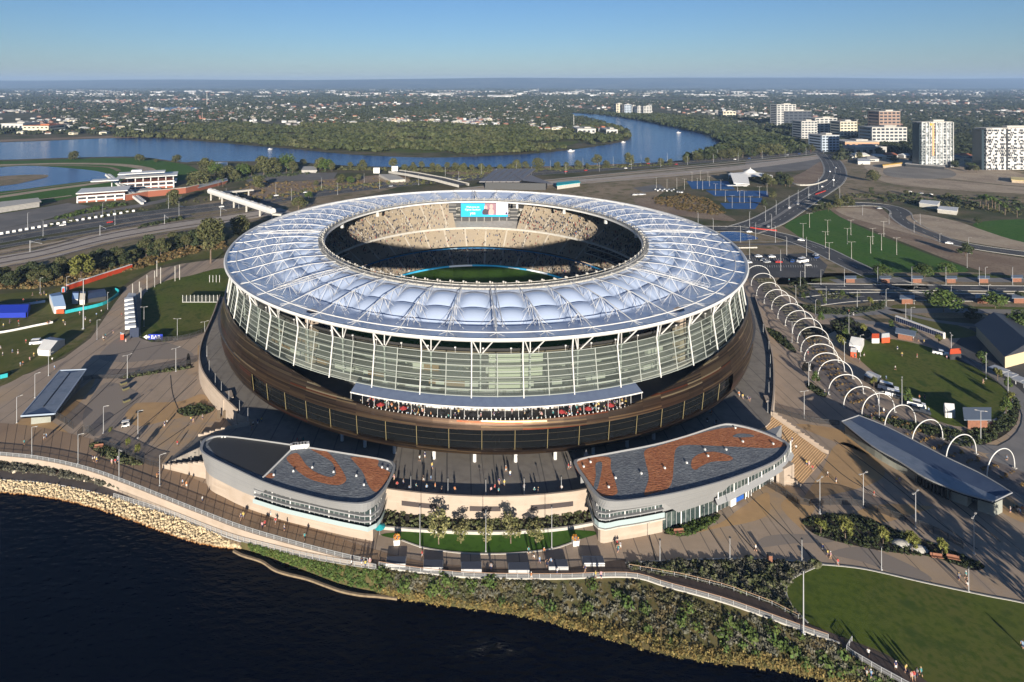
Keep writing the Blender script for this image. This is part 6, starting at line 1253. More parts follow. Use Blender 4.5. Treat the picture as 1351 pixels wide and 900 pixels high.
lamps([(273, 470), (276, 490), (284, 508), (292, 519), (302, 532), (316, 545), (327, 556)], L45, '{} small lamp from the left along the left podium wall', 'lamps on the left podium', ZP)
lamps([(1013, 544), (1014.5, 520), (1016, 500), (1016.5, 482), (1014.5, 463), (1007, 440)], L45, '{} small lamp from the left along the right podium wall', 'lamps on the right podium', ZP)
lamps([(265, 600), (271, 612), (252, 622)], L45, '{} lamp from the left on the stairs by the left pavilion', 'lamps by the left stairs')
lamps([(136.5, 571.6), (42, 601), (103, 611.6), (157, 633), (210.7, 641), (22, 558), (46, 525), (182, 578)], L1, '{} single arm lamp post from the left near the left promenade', 'lamp posts of the left plaza', jitter=1)
lamps([(234, 448), (190, 431), (232, 490), (168, 500), (270, 452)], LT, '{} twin lamp post from the left around the practice lawn', 'twin lamps round the practice lawn', jitter=.5)
lamps([(128, 448), (64, 496), (142, 408), (88, 386), (53, 388)], L1, '{} lamp post from the left on the event lawn', 'lamp posts on the event lawn', jitter=1)
lamps([(110, 434)], LTALL, 'very tall light mast on the event lawn beside the path', None)
GPp = Proto(thing('goal_post', '', 'post')); mb = MB(); mb.tube((0, 0, 0), (0, 0, 9), .22, 8); KIDS[GPp.root.name] = [mb.build('post_pad', C_['pale'], GPp.root)]
L_ = []
for px, py, h in ((175, 396, 1.0), (184, 393, 1), (186, 402, 1), (194, 385, 1.05), (204, 379, 1.05), (212, 374, 1.05), (231, 371, 1), (237, 369, 1), (207, 365, 1.1)): c = G(px, py); L_.append(GPp.put(*c, GZ, 0, (1, 1, h), None, 'pale posts beside the path to the practice lawn'))
number(L_, '{} pale post from the left beside the path to the practice lawn', key=lambda o: o.location.x/o.location.y)
nets = thing('practice_nets', 'row of white posts and dark netting on the practice lawn', 'practice nets')
for i in range(10): c = G(241+i*5.1, 398.5); mb = MB(); mb.tube((*c, GZ), (*c, GZ+3.8), .14, 5); mb.build('net_post', C_['white'], nets)
mb = MB(); a, b = G(241, 398.5), G(288, 398.5); mb.wall([a, b], GZ, GZ+3.5, .06); mb.build('net', mesh_mat('dark_net', (.02, .025, .02), .75), nets); mb = MB(); mb.box(((a[0]+b[0])/2, a[1]-.4, GZ+.1), (b[0]-a[0], .3, .25)); mb.build('white_kerb', C_['white'], nets)
n2 = thing('practice_nets', 'short row of white posts tight beside the stadium wall', 'practice nets')
for i in range(4): c = G(276.5+i*4.4, 372.5); mb = MB(); mb.tube((*c, GZ), (*c, GZ+4.2), .15, 5); mb.build('net_post', C_['white'], n2)
lamps([(1059.6, 315), (1068, 300), (1089, 327), (1092, 310), (1118, 322), (1122.6, 310), (1123.4, 342), (1148.6, 334), (1151.4, 322), (1094, 343), (1163, 330), (1183, 336), (1166, 312)], LF, '{} T headed floodlight mast from the left on the training lawn', 'floodlight masts on the training lawn')
lamps([(866, 248), (880, 251), (893, 249), (903, 250), (920, 249), (927, 251), (936, 246), (944, 257), (951, 251), (957, 266), (966, 274), (973, 253), (976, 267), (982, 267), (990, 275), (1002, 261), (1012, 257), (913, 240), (924, 238), (934, 239)], LF, '{} floodlight mast from the left around the blue tennis courts', 'floodlight masts at the tennis courts', jitter=1)
lamps([(1158, 376), (1203, 376), (1248, 376), (1292, 376), (1336, 376), (1114, 378)], LM, '{} tall pole from the left along the back of the avenue', 'poles along the avenue back')
lamps([(1169, 404), (1206, 401), (1255, 398), (1304, 398), (1090, 402), (1131, 406), (1076, 420), (1120, 440), (1135, 470), (1195, 424), (1202, 430), (1050, 400), (1056, 378), (1083, 376)], L1, '{} lamp post from the left between avenue and arches', 'lamp posts between avenue and arches', jitter=1.5)
lamps([(1190, 534), (1160, 553), (1114, 480), (1255, 470), (1301, 500), (1330, 525), (1294, 580), (1061, 552), (1067, 510), (1045, 452)], LT, '{} lamp post from the left around the oval lawn', 'lamp posts round the oval lawn', jitter=1)
lamps([(989, 300), (977, 320), (1023, 320), (1038, 337), (1064, 338), (1062, 366), (1030, 357), (989, 342), (941, 310), (921, 300), (1010, 292), (1024, 283), (1041, 276), (1053, 268), (1067, 262), (1018, 303), (997, 316), (1080, 250), (1100, 246), (1108, 262)], LH, '{} street lamp from the left along the roads behind the stadium', 'street lamps of the road junction', jitter=1)
lamps([(1206, 307), (1240, 325), (1173, 296), (1278, 330), (1138, 284), (1276, 353), (1300, 373), (1214, 297)], L1, '{} street lamp from the left along the winding road on the right', 'street lamps of the winding road', jitter=1)
P = resample([p[:2] for p in FW], 52); L_ = []
for sd_ in (-19.5, 19.5):
    for i, p in enumerate(off_path(P, sd_)):
        if -.82 < p[0]/p[1] < .9: L_.append(LH.put(p[0], p[1], GZ, R_.uniform(-.3, .3)+(0 if sd_ < 0 else PI), 1, None, 'freeway street lamps'))
number(L_, '{} street lamp from the left along the freeway', key=lambda o: o.location.x/o.location.y)
mastp = Proto(thing('catenary_mast', '', 'rail mast')); T = MB(); T.tube((-12, 0, 0), (-12, 0, 8), .2, 5); KIDS[mastp.root.name] = [T.build('mast_pole', C_['steel'], mastp.root)]; T = MB(); T.tube((-12, 0, 7.6), (2, 0, 7.6), .14, 4); T.tube((-12, 0, 6.2), (-9, 0, 7.6), .08, 4); KIDS[mastp.root.name].append(T.build('cross_arm', C_['steel'], mastp.root))
L_ = []; Q = resample([p[:2] for p in RW], 46)
for i in range(1, len(Q)-1):
    if -.85 < Q[i][0]/Q[i][1]: d = Vector(Q[i+1])-Vector(Q[i]); L_.append(mastp.put(*Q[i], GZ, math.atan2(d.y, d.x)-PI/2, 1, None, 'railway overhead line masts'))
number(L_, '{} steel overhead line mast from the left along the railway', key=lambda o: o.location.x/o.location.y)
bk = Proto(thing('concrete_block', '', 'concrete block')); T = MB(); T.box((0, 0, .9), (2.4, 1.2, 1.8), top=.85); KIDS[bk.root.name] = [T.build('block', C_['white'], bk.root)]; L_ = []
for k in range(22): f = k/21; L_.append(bk.put(*G(2+f*174, float(np.interp(f, (0, .5, 1), (309.5, 294, 279.5)))), GZ, .5, (1, 1, 1), None, 'white concrete blocks beside the freeway'))
number(L_, '{} white concrete block from the left in the line beside the freeway', key=lambda o: o.location.x)
# ================================================================ vehicles
M_tyre = mat('tyre', (.015, .015, .015), .9)
def car_proto(col, kind='car'):
    o = thing({'car': 'parked_car', 'van': 'white_van', 'ute': 'utility_vehicle'}[kind], '', {'car': 'car', 'van': 'van', 'ute': 'pickup'}[kind]); pm = mat('car_paint', col, .25, .6)
    L_, W_, hb, hc = (4.5, 1.8, .75, .62) if kind == 'car' else ((5.6, 2.0, 1.1, 1.0) if kind == 'van' else (5.2, 1.9, .85, .75))
    mb = MB(); mb.box((0, 0, .35+hb/2), (L_, W_, hb), top=.95); mb.build('body', pm, o)
    cx_, cl_ = {'car': (-.2, 2.5), 'van': (-.5, 4.2), 'ute': (.2, 1.9)}[kind]
    mb = MB(); mb.box((cx_, 0, .35+hb+hc*.45), (cl_, W_*.92, hc*.9), top=.8); mb.build('windows', M_win, o); mb = MB(); mb.box((cx_, 0, .35+hb+hc*.93), (cl_*.8, W_*.78, .08)); mb.build('roof', pm, o)
    if kind == 'ute': mb = MB(); mb.box((-1.7, 0, .4+hb), (1.7, W_*.85, .2)); mb.build('tray', C_['dark'], o)
    for sx in (-1, 1):
        for sy in (-1, 1): mb = MB(); mb.tube((sx*L_*.3, sy*W_*.44, .33), (sx*L_*.3, sy*W_*.54, .33), .34, 10); mb.build('wheel', M_tyre, o)
    return Proto(o)
CARS = {'white': car_proto((.75, .75, .74)), 'silver': car_proto((.38, .39, .40)), 'black': car_proto((.02, .02, .022)), 'red': car_proto((.40, .03, .02)), 'blue': car_proto((.03, .07, .22))}
VAN = car_proto((.78, .78, .77), 'van'); UTW = car_proto((.74, .75, .76), 'ute'); UTD = car_proto((.03, .035, .045), 'ute')
def cars(lst, where, group, rz=None):
    by = {}
    for i, t in enumerate(lst):
        c = G(t[0], t[1]); k = t[2] if len(t) > 2 else R_.choice(('white', 'white', 'silver', 'black', 'silver', 'red', 'blue')); a = t[3] if len(t) > 3 else (rz if rz is not None else R_.uniform(-.2, .2)); by.setdefault(k, []).append(CARS[k].put(*c, GZ+.09, a, 1, None, group))
    for k, L_ in by.items(): number(L_, '{} %s car from the left %s' % (k, where), key=lambda o: o.location.x/o.location.y)
cars([(1000.5, 339.5, 'white', .1), (1018, 340, 'white', 0), (1007, 344.5, 'silver', .7), (1012, 347, 'silver', .3), (1027, 347, 'red', 0), (1046, 346, 'blue', .8), (1078, 341, 'blue', .7), (987, 347.5, 'white', 0), (1065, 351, 'silver', 0), (1076, 338, 'silver', .5)], 'in the car park behind the stadium', 'cars in the car park')
cars([(865+3.0*i, 250.8+1.6*(i % 2), None or R_.choice(('white', 'silver', 'white', 'black')), 1.2) for i in range(9)]+[(837+4*i, 258-.2*i, R_.choice(('white', 'silver')), .1) for i in range(4)]+[(894+3*i, 254+.3*i, R_.choice(('white', 'silver')), 1.1) for i in range(3)], 'parked beside the scrub mound', 'cars by the scrub mound')
fwp = resample([p[:2] for p in FW], 31); lst = []
for i in range(2, len(fwp)-2):
    if R_.random() < .62 and -.80 < fwp[i][0]/fwp[i][1] < .62:
        d = Vector(fwp[i+1])-Vector(fwp[i]); n_ = Vector((d.y, -d.x)).normalized(); p = Vector(fwp[i])+n_*R_.choice((-13.5, -10, -6.5, 6.5, 10, 13.5)); lst.append((CX+F*p.x/p.y, YH+F*(CH-GZ)/p.y, R_.choice(('white', 'silver', 'black', 'red', 'blue', 'white')), math.atan2(d.y, d.x)))
cars(lst, 'driving on the freeway', 'cars on the freeway')
cars([(1042, 275, 'white', .9), (1053, 270, 'silver', .9), (1085, 247, 'white', .9), (1099, 238, 'black', 1.3), (1094, 227, 'white', 1.5), (1102, 222, 'silver', 1.5), (1068, 258, 'silver', .8), (988, 307, 'white', .1), (1014, 300, 'silver', .9), (1057, 318, 'white', -.5), (1160, 276, 'silver', 0), (402+850, 322, 'white', -.5)], 'on the roads behind the stadium', 'cars on the side roads')
cars([(50, 318.5, 'black', .5), (1200, 254, 'white', .2), (1215, 256, 'silver', .1), (1228, 257.5, 'white', .3), (1150, 213, 'white', .2), (1138, 217, 'silver', 1)], 'far off beside construction ground or ramp', 'far parked cars')
trh = []
for k in range(16): px, py = 1120+k*14+R_.uniform(-4, 4), R_.choice((206, 209, 212))+k*.35; d_ = G(px, py)[1]; o_ = protos[R_.randrange(3)][R_.randrange(2)].put(*G(px, py), GZ, R_.uniform(-.3, .3), R_.uniform(.9, 1.3), None, 'townhouses at the foot of the towers'); trh.append(o_)
number(trh, '{} low townhouse from the left at the foot of the apartment towers', key=lambda o: o.location.x/o.location.y)
VL = [VAN.put(*G(1059, 346.5), GZ+.09, .4, (1.5, 1.3, 1.35), 'large white truck in the car park behind the stadium'), VAN.put(*G(1209, 536), GZ, -.6, 1, 'white van parked by the near side of the oval lawn'), VAN.put(*G(1172, 515), GZ, -.65, 1.2, 'white van near the white trees left of the oval lawn'), VAN.put(*G(1181, 524), GZ, -.65, 1.1, 'white van with dark windows behind the first by the arches'), VAN.put(*G(49, 454), GZ, .2, 1, 'white van beside the small white tent')]
UTW.put(*G(1243, 648), GZ, -.62, 1.15, 'white utility truck parked before the right canopy'); UTW.put(*G(1241, 468), GZ, -.6, 1.1, 'silver white utility truck at the back of the oval lawn'); UTD.put(*G(1266, 656), GZ, -.62, 1.15, 'dark utility truck parked under the right canopy edge'); UTD.put(*G(1190, 527), GZ, -.6, 1, 'dark utility truck beside the oval lawn trees'); UTD.put(*G(1216, 545), GZ, -.5, 1, 'dark blue utility truck with bright sign by the oval lawn')
gc = thing('golf_cart', 'white roofed golf cart on the left plaza', 'golf cart', (*G(166, 563), GZ), .3)
mb = MB(); mb.box((0, 0, .55), (2.5, 1.25, .5), top=.92); mb.box((1.0, 0, .9), (.4, 1.1, .5)); mb.build('body', C_['white'], gc); mb = MB(); mb.box((-.1, 0, 2.0), (2.3, 1.4, .1)); mb.build('roof', C_['white'], gc); mb = MB(); mb.box((-.4, 0, .95), (.6, 1.1, .3)); mb.box((-.65, 0, 1.25), (.12, 1.1, .5)); mb.build('seat', C_['dark'], gc)
for sx in (-1, 1):
    for sy in (-1, 1): mb = MB(); mb.tube((sx*.8, sy*.5, .28), (sx*.8, sy*.64, .28), .28, 10); mb.build('wheel', M_tyre, gc); mb = MB(); mb.tube((sx*.85-.1, sy*.6, .8), (sx*.85-.1, sy*.6, 2.0), .03, 4); mb.build('roof_post', C_['steel'], gc)
# ================================================================ boats
bp = Proto(thing('small_boat', '', 'boat')); mb = MB(); mb.loft([[(-4, -1.3, .2), (2, -1.4, .2), (5, 0, .5), (2, 1.4, .2), (-4, 1.3, .2)], [(-4, -1.6, 1.5), (2, -1.7, 1.6), (6, 0, 2.0), (2, 1.7, 1.6), (-4, 1.6, 1.5)]], closed=True); mb.add([(-4, -1.5, 1.3), (2, -1.6, 1.4), (5.6, 0, 1.7), (2, 1.6, 1.4), (-4, 1.5, 1.3)], [(0, 1, 2, 3, 4)]); k1 = mb.build('hull', C_['white'], bp.root); mb = MB(); mb.box((-.5, 0, 2.3), (3.6, 2.2, 1.7), top=.8); k2 = mb.build('cabin', C_['white'], bp.root); KIDS[bp.root.name] = [k1, k2]
for px, py, l, s in ((753, 200.5, 'white motor boat before the wooded peninsula', 1.3), (895, 176, 'small white boat in the wide river bend', 1.2), (822, 188.5, 'white boat moored off the peninsula tip', 1), (356, 197.5, 'tiny white sail boat on the left river reach', .8)): bp.put(*G(px, py), GZ+.1, R_.uniform(-.5, .5), s, l, 'boats on the river')
# ================================================================ people
def body_mesh(pose, rr):
    st = .16 if pose == 'walk' else .05; sw = .22 if pose == 'walk' else .05; sit = pose == 'sit'
    V, E, Rd = [], [], []
    def n(p, r, par=None):
        V.append(p); Rd.append(r); i = len(V)-1
        if par is not None: E.append((par, i))
        return i
    hz = .92 if not sit else .50
    pel = n((0, 0, hz), .15); ch = n((0.02, 0, hz+.36), .16, pel); nk = n((.02, 0, hz+.56), .065, ch); hd = n((.04, 0, hz+.68), .105, nk); n((.04, 0, hz+.80), .085, hd)
    for s in (-1, 1):
        if sit: hp = n((.06, s*.10, hz), .10, pel); kn = n((.42, s*.11, hz+.02), .075, hp); ft = n((.42, s*.11, .08), .05, kn); n((.58, s*.11, .05), .04, ft)
        else: hp = n((0, s*.10, hz-.08), .10, pel); kn = n((s*st*.6+.03, s*.10, .50), .07, hp); ft = n((s*st*1.3-.02, s*.10, .07), .048, kn); n((s*st*1.3+.16, s*.11, .04), .04, ft)
        sh = n((.0, s*.20, hz+.47), .065, ch); el = n((-s*sw*.5, s*.26, hz+.20), .05, sh); ha = n((-s*sw+.08, s*.25, hz-.03), .038, el); n((-s*sw+.12, s*.25, hz-.12), .032, ha)
    me = bpy.data.meshes.new('person'); me.from_pydata([Vector(p) for p in V], E, []); o = bpy.data.objects.new('person', me); COL.objects.link(o)
    m = o.modifiers.new('s', 'SKIN'); me.skin_vertices.new() if not me.skin_vertices else None
    for i, r in enumerate(Rd): me.skin_vertices[0].data[i].radius = (r, r)
    me.skin_vertices[0].data[0].use_root = True
    bpy.context.view_layer.objects.active = o; bpy.context.view_layer.update()
    dg = bpy.context.evaluated_depsgraph_get(); out = bpy.data.meshes.new_from_object(o.evaluated_get(dg)); bpy.data.objects.remove(o)
    for _ in range(4): out.materials.append(None)
    mi = []
    for p in out.polygons:                                 # 0 skin 1 top 2 bottom 3 hair
        c = p.center; z = c.z; a = abs(c.y)
        if z > hz+.71 or (z > hz+.62 and c.x < 0.0): k = 3
        elif z > hz+.53: k = 0
        elif a > .215 and z < hz+.26: k = 0
        elif z > hz-.02 and not (sit and c.x > .16): k = 1
        elif (z > .42 and not sit) or (sit and z > .3): k = 2
        else: k = 0
        mi.append(k)
    out.polygons.foreach_set('material_index', mi); out.polygons.foreach_set('use_smooth', [True]*len(mi)); return out
BODY = {k: body_mesh(k, R_) for k in ('walk', 'stand', 'sit')}
cl = lambda n, c: mat('cloth_'+n, c, .85)
TOPS = {'white': cl('white', (.58, .58, .56)), 'black': cl('black', (.02, .02, .022)), 'red': cl('red', (.32, .04, .04)), 'navy': cl('navy', (.02, .03, .10)), 'pale blue': cl('pale_blue', (.20, .30, .42)), 'grey': cl('grey', (.22, .22, .23)), 'yellow': cl('yellow', (.45, .36, .10)), 'orange': cl('orange', (.42, .17, .07)), 'teal': cl('teal', (.05, .20, .21)), 'pink': cl('pink', (.42, .25, .26))}
BOTS = {'black': TOPS['black'], 'white': TOPS['white'], 'blue': cl('denim', (.05, .08, .18)), 'tan': cl('tan', (.36, .27, .17)), 'grey': TOPS['grey'], 'navy': TOPS['navy']}
SKIN = [mat('skin_light', (.50, .30, .21), .6), mat('skin_mid', (.33, .19, .12), .6), mat('skin_dark', (.10, .055, .035), .6)]; HAIR = [mat('hair_dark', (.02, .015, .012), .6), mat('hair_brown', (.09, .05, .03), .6), mat('hair_fair', (.35, .25, .12), .6), TOPS['white']]
NP_ = [0]
def person(x, y, z, where, i, group, pose=None, top_=None):
    tk = list(TOPS); bk = list(BOTS); t_ = top_ or tk[(i*3+i//10) % 10]; b_ = bk[(i+i//10) % 6]; pose = pose or ('walk', 'stand', 'walk', 'walk')[i % 4]
    o = link('person', BODY[pose]); o.location = (x, y, z); o.rotation_euler = (0, 0, R_.uniform(0, 6.28)); s = R_.uniform(.98, 1.12); o.scale = (s, s, s)
    for sl_, m in zip(o.material_slots, (R_.choice(SKIN[:2]+SKIN), TOPS[t_], BOTS[b_], R_.choice(HAIR))): sl_.link = 'OBJECT'; sl_.material = m
    o['category'] = 'person'; o['group'] = group; o['_o'] = (t_, b_, pose, where); NP_[0] += 1; return o
PEOPLE = []
def people(lst, where, group, z=GZ+.03):
    out = []
    for i, p in enumerate(lst): c = G(p[0], p[1], z); out.append(person(c[0], c[1], z, where, i, group))
    by = {}
    for o in out: t_, b_, ps, w_ = o['_o']; by.setdefault((t_, b_), []).append(o)
    for (t_, b_), L_ in by.items():
        L_.sort(key=lambda o: o.location.x/o.location.y)
        for k, o in enumerate(L_):
            vb = {'walk': 'walking', 'stand': 'standing', 'sit': 'sitting'}[o['_o'][2]]; nm = '' if len(L_) == 1 else ordw(k+1)+' '
            o['label'] = '%sperson in %s top and %s %s %s' % (nm, t_, b_, 'shorts' if o['_o'][2] == 'walk' else 'trousers', where) if len(L_) == 1 else '%sperson from the left in %s top and %s bottoms %s' % (nm, t_, b_, where)
    for o in out: del o['_o']
    PEOPLE.extend(out)
people([(125, 609), (122, 607), (127.5, 610.5), (147.5, 613), (152, 612), (155.5, 610), (32, 587), (58, 579.5), (61, 578), (207, 631), (210, 626), (241, 640), (246, 643), (267, 662), (318, 686), (321, 684), (346, 697), (349.5, 695), (357, 681), (365, 683), (363.5, 691), (375, 700), (402, 712)], 'on the left promenade', 'people on the left promenade')
people([(463.5, 747), (477, 745.5), (482, 748), (488, 746), (557, 735), (648, 752), (697.5, 730), (704, 737), (712, 743), (718, 731), (721.8, 746), (727, 745), (701, 764), (735, 757.5), (772, 754.5), (786, 762.5), (793, 763), (814, 720.5), (818.5, 723.5), (815.5, 728)], 'before the small terrace lawn', 'people before the terrace lawn')
people([(997, 727), (1085.4, 727), (1092, 734), (1096, 737), (1105.5, 745.5), (1265, 765), (1274.5, 763.5), (1275.8, 773), (1349, 855)], 'on the right plaza path', 'people on the right plaza path')
people([(1145.7, 866), (1181.7, 883), (1195.6, 888.5), (1202.7, 897), (1206, 896), (1210, 893), (1215, 892), (1143, 890), (1149, 893.5)], 'at the lookout deck', 'people at the lookout deck')
people([(1092, 629), (1103, 637), (1183, 637.5), (1187, 639), (1153, 655), (1333, 676), (1338, 673), (1342, 675), (1345.5, 679), (1349, 675.5), (1282, 592), (1328, 607), (1150, 553), (1166, 545), (1303, 622)], 'near the right gatehouse', 'people near the right gatehouse')
people([(220, 560), (217, 563), (252, 556), (255, 558), (234, 588), (267, 553)], 'on the left plaza', 'people on the left plaza')
people([(553.6, 608.5), (560.6, 604), (570, 618), (520, 634), (524, 643), (532, 640), (549, 645), (558.6, 635), (568.6, 634), (574, 645), (583, 649), (563, 647), (667.6, 622), (673, 629), (658.6, 639), (665.4, 641), (648, 650), (653, 647), (691.4, 646), (705, 651), (750, 619), (753, 617), (658, 652), (710, 651), (540, 648), (600, 650), (741, 648)], 'on the front podium', 'people on the front podium', ZP)
people([(334, 562), (340, 560), (345, 557), (332, 568), (392, 584.5), (396, 584), (400, 584.5), (933, 558), (942.7, 562), (939, 548), (945, 560), (937, 546.5), (975, 523), (986.7, 528), (989, 529.5), (980, 526), (760, 596)], 'on the shaded podium beside the stadium', 'people on the side podium', ZP)
def stz(py): return float(np.interp(py, (555, 641), (9.3, 4.2)))
for i, (px, py) in enumerate(((1050, 594), (1045, 584), (1064, 614), (1067.5, 616.5), (1072, 621))):
    z = ZP-(ZP-GZ)*min(1, max(0, (py-565)/58)); c = G(px, py, z); o = person(*c, z, '', i, 'people on the grand stairs'); t_, b_ = o['_o'][:2]; o['label'] = 'person in %s top and %s bottoms on the tan grand stairs' % (t_, b_); del o['_o']
ev = []
for k in range(34): px, py = [(R_.uniform(20, 62), R_.uniform(388, 400)), (R_.uniform(75, 135), R_.uniform(408, 426)), (R_.uniform(2, 90), R_.uniform(425, 432)), (R_.uniform(0, 60), R_.uniform(440, 480)), (R_.uniform(140, 175), R_.uniform(392, 452))][k % 5]; ev.append((px, py))
people(ev+[(136, 447), (139, 445), (137, 450), (27, 483), (30, 481.5), (69, 477), (72, 487)], 'on the event lawn', 'people on the event lawn')
people([(1181, 488), (1184, 462), (1190, 470), (1297, 506), (1210, 472), (1134, 478), (1128, 472), (1140, 470), (1169, 501), (1213, 527), (1220, 527), (1225, 544), (1198, 448), (1205, 449), (1212, 451), (1219, 453), (1249, 474), (1120, 413), (1126, 417), (1041, 371), (1066, 468), (1088, 520), (1055, 445), (1075, 455)], 'around the oval lawn', 'people around the oval lawn')
tr_ppl = []
for k in range(118):
    s = R_.choice((-1, 1, -1, 1, 0)); t = rad(R_.uniform(9, 20.5)*s if s else R_.uniform(-10, 10)); R = R_.uniform(117.2, 122.0); p = ring(R, t, 22.72); tr_ppl.append((CX+F*p[0]/p[1], YH+F*(CH-22.72)/p[1]))
people(tr_ppl, 'on the open terrace', 'people on the open terrace', 22.72)
# ================================================================ tents, stalls, furniture
def marquee(label, P, zw, zr, m, mw, name='marquee', cat='tent'):
    o = thing(name, label, cat); W = [Vector(G(*p)) for p in P]; mb = MB(); a, b = (W[0]+W[3])/2, (W[1]+W[2])/2
    mb.add([(*W[0], GZ+zw), (*W[1], GZ+zw), (*b, GZ+zr), (*a, GZ+zr), (*W[2], GZ+zw), (*W[3], GZ+zw)], [(0, 1, 2, 3), (3, 2, 4, 5), (0, 3, 5), (1, 4, 2)]); mb.build('canopy', m, o)
    mb = MB()
    for i in range(4): j = (i+1) % 4; mb.wall([tuple(W[i].lerp(W[j], .03)), tuple(W[i].lerp(W[j], .97))], GZ, GZ+zw-.05, .12)
    mb.build('side_wall', mw, o); return o
M_bluet = mat('blue_vinyl', (.012, .03, .30), .5); M_lbl = mat('pale_blue_vinyl', (.28, .40, .58), .5); M_teal = mat('teal_sheet', (.02, .32, .36), .6); M_org = mat('orange_plastic', (.46, .075, .028), .5); M_pil = mat('portable_white', (.62, .60, .58), .6)
marquee('long royal blue marquee at the left edge of the event lawn', [(-30, 420), (36, 419), (40, 407), (-22, 409)], 2.6, 4.4, M_bluet, M_bluet)
o = marquee('pale blue barn shaped tent with red front on the event lawn', [(71, 414), (87, 413), (79, 394), (65, 397)], 3.6, 5.6, M_lbl, C_['white'])
a, b = G(73.5, 415.3), G(85, 414.6); mb = MB(); mb.box(((a[0]+b[0])/2, (a[1]+b[1])/2, GZ+1.5), (b[0]-a[0], .2, 2.0)); mb.build('red_front', M_org, o)
marquee('small white marquee with two peaks on the event lawn', [(49, 469), (66, 470), (86, 455), (66, 452)], 2.6, 4.3, C_['white'], C_['white'])
marquee('white tent cluster at the left end of the oval lawn', [(1120, 463), (1136, 465), (1140, 455), (1126, 452)], 2.8, 4.6, C_['white'], C_['white'])
marquee('small white shed tent at the near end of the oval lawn', [(1247, 551), (1260, 552), (1258, 543), (1245, 542)], 2.6, 4.0, C_['white'], C_['white'])
marquee('blue grey tent with pale top beside the path bend', [(95, 401), (103, 401), (104, 391), (96, 391)], 2.6, 3.8, M_lbl, C_['white']); marquee('cream tent right of the blue grey tent on the lawn', [(105, 402), (112, 402), (113, 391), (106, 390)], 2.6, 3.8, mat('cream_vinyl', (.66, .60, .48), .5), C_['white'])
marquee('dark low stage tent beside the teal fence', [(116, 400), (141, 396), (138, 386), (116, 389)], 2.2, 3.0, M_navy, C_['dark'])
marquee('red gazebo at the back edge of the oval lawn', [(1253, 475), (1268, 474), (1267, 467), (1255, 468)], 2.4, 3.6, M_org, C_['dark']); marquee('red stall left of the oval lawn entrance', [(1150, 453), (1160, 453), (1160, 446), (1151, 446)], 2.2, 3.2, M_org, C_['white']); marquee('white topped red stall beside the oval lawn entrance', [(1163, 453), (1174, 452), (1173, 445), (1164, 446)], 2.4, 3.2, C_['white'], M_org); marquee('orange stall in front of the white tents', [(1122, 471), (1130, 472), (1130, 465), (1123, 465)], 2.2, 3.0, C_['white'], M_org)
marquee('white stall roof row between arches and oval lawn', [(1140, 503), (1158, 512), (1163, 504), (1147, 497)], 2.4, 3.0, C_['white'], C_['dark'])
def shelter(label, P, h, roofm, wallm, name='park_shelter'):
    o = thing(name, label, 'shelter'); W = [Vector(G(*p)) for p in P]; c = sum(W, Vector((0, 0)))/4; mb = MB(); mb.prism([tuple(c+(p-c)*.72) for p in W], GZ, GZ+h-.1); mb.build('brick_wall', wallm, o)
    mb = MB(); V = [tuple(p) for p in W]; mb.prism(V, GZ+h, GZ+h+.25, bottom=True); mb.build('roof', roofm, o); return o
M_rb2 = mat('rust_brick', (.20, .09, .055), .85, layers=((1.2, (.15, .07, .045), .4, .7),)); shl = []
M_lroof = mat('pale_blue_roof', (.16, .19, .23), .5)
for px, py in ((1168, 374), (1210, 374), (1255, 374), (1298, 374), (1342, 373)): shl.append(shelter('', [(px-8, py), (px+8, py), (px+8, py-4), (px-8, py-4)], 2.6, M_lroof, M_rb2))
for px, py in ((1197, 402), (1297, 401), (1345, 401)): shl.append(shelter('', [(px-10, py), (px+10, py), (px+10, py-5), (px-10, py-5)], 2.9, M_lroof, M_rb2))
for px, py in ((1122, 374),): shl.append(shelter('', [(px-8, py), (px+8, py), (px+8, py-4), (px-8, py-4)], 2.6, M_lroof, M_rb2))
for o in shl: o['group'] = 'brick bus shelters along the avenue'
def shx(o): return kids(o)[0].data.vertices[0].co.x/kids(o)[0].data.vertices[0].co.y
number(shl, '{} red brick bus shelter from the left along the avenue', key=shx)
shelter('rust brick hut with blue roof at the near end of the oval lawn', [(1272, 568), (1308, 568), (1308, 551), (1270, 551)], 3.4, M_lroof, M_rb2, 'sports_hut'); shelter('long brick dugout with pale blue roof behind the oval lawn', [(1181, 447), (1207, 452), (1209, 445), (1182, 440)], 2.6, M_lroof, M_rb2, 'sports_hut')
hall = thing('community_hall', 'cream hall with a dark gable roof on the right edge', 'hall'); A, B, D, E = [Vector(G(*p)) for p in ((1288, 444), (1326, 486), (1385, 470), (1335, 432))]
mb = MB(); mb.prism([tuple(p) for p in (A, B, D, E)], GZ, GZ+5.2); mb.build('wall', mat('cream_wall', (.46, .38, .25), .8), hall); m1, m2 = (A+E)/2, (B+D)/2; c = (A+B+D+E)/4; q_ = [c+(p-c)*1.06 for p in (A, B, D, E)]; m1 = c+(m1-c)*1.06; m2 = c+(m2-c)*1.06
mb = MB(); mb.add([(*q_[0], GZ+5.3), (*q_[1], GZ+5.3), (*m2, GZ+9), (*m1, GZ+9), (*q_[2], GZ+5.3), (*q_[3], GZ+5.3)], [(0, 1, 2, 3), (3, 2, 4, 5), (1, 4, 2), (0, 3, 5)]); mb.build('roof', mat('dark_sheet_roof', (.035, .038, .048), .5), hall)
hd2 = marquee('dark roofed pavilion behind the cream hall', [(1305, 432), (1326, 432), (1322, 424), (1303, 424)], 2.8, 5, bpy.data.materials['dark_sheet_roof'], C_['conc'], 'picnic_pavilion', 'pavilion')
ft = thing('metal_canopies', 'stepped grey metal awnings before the cream hall', 'awning')
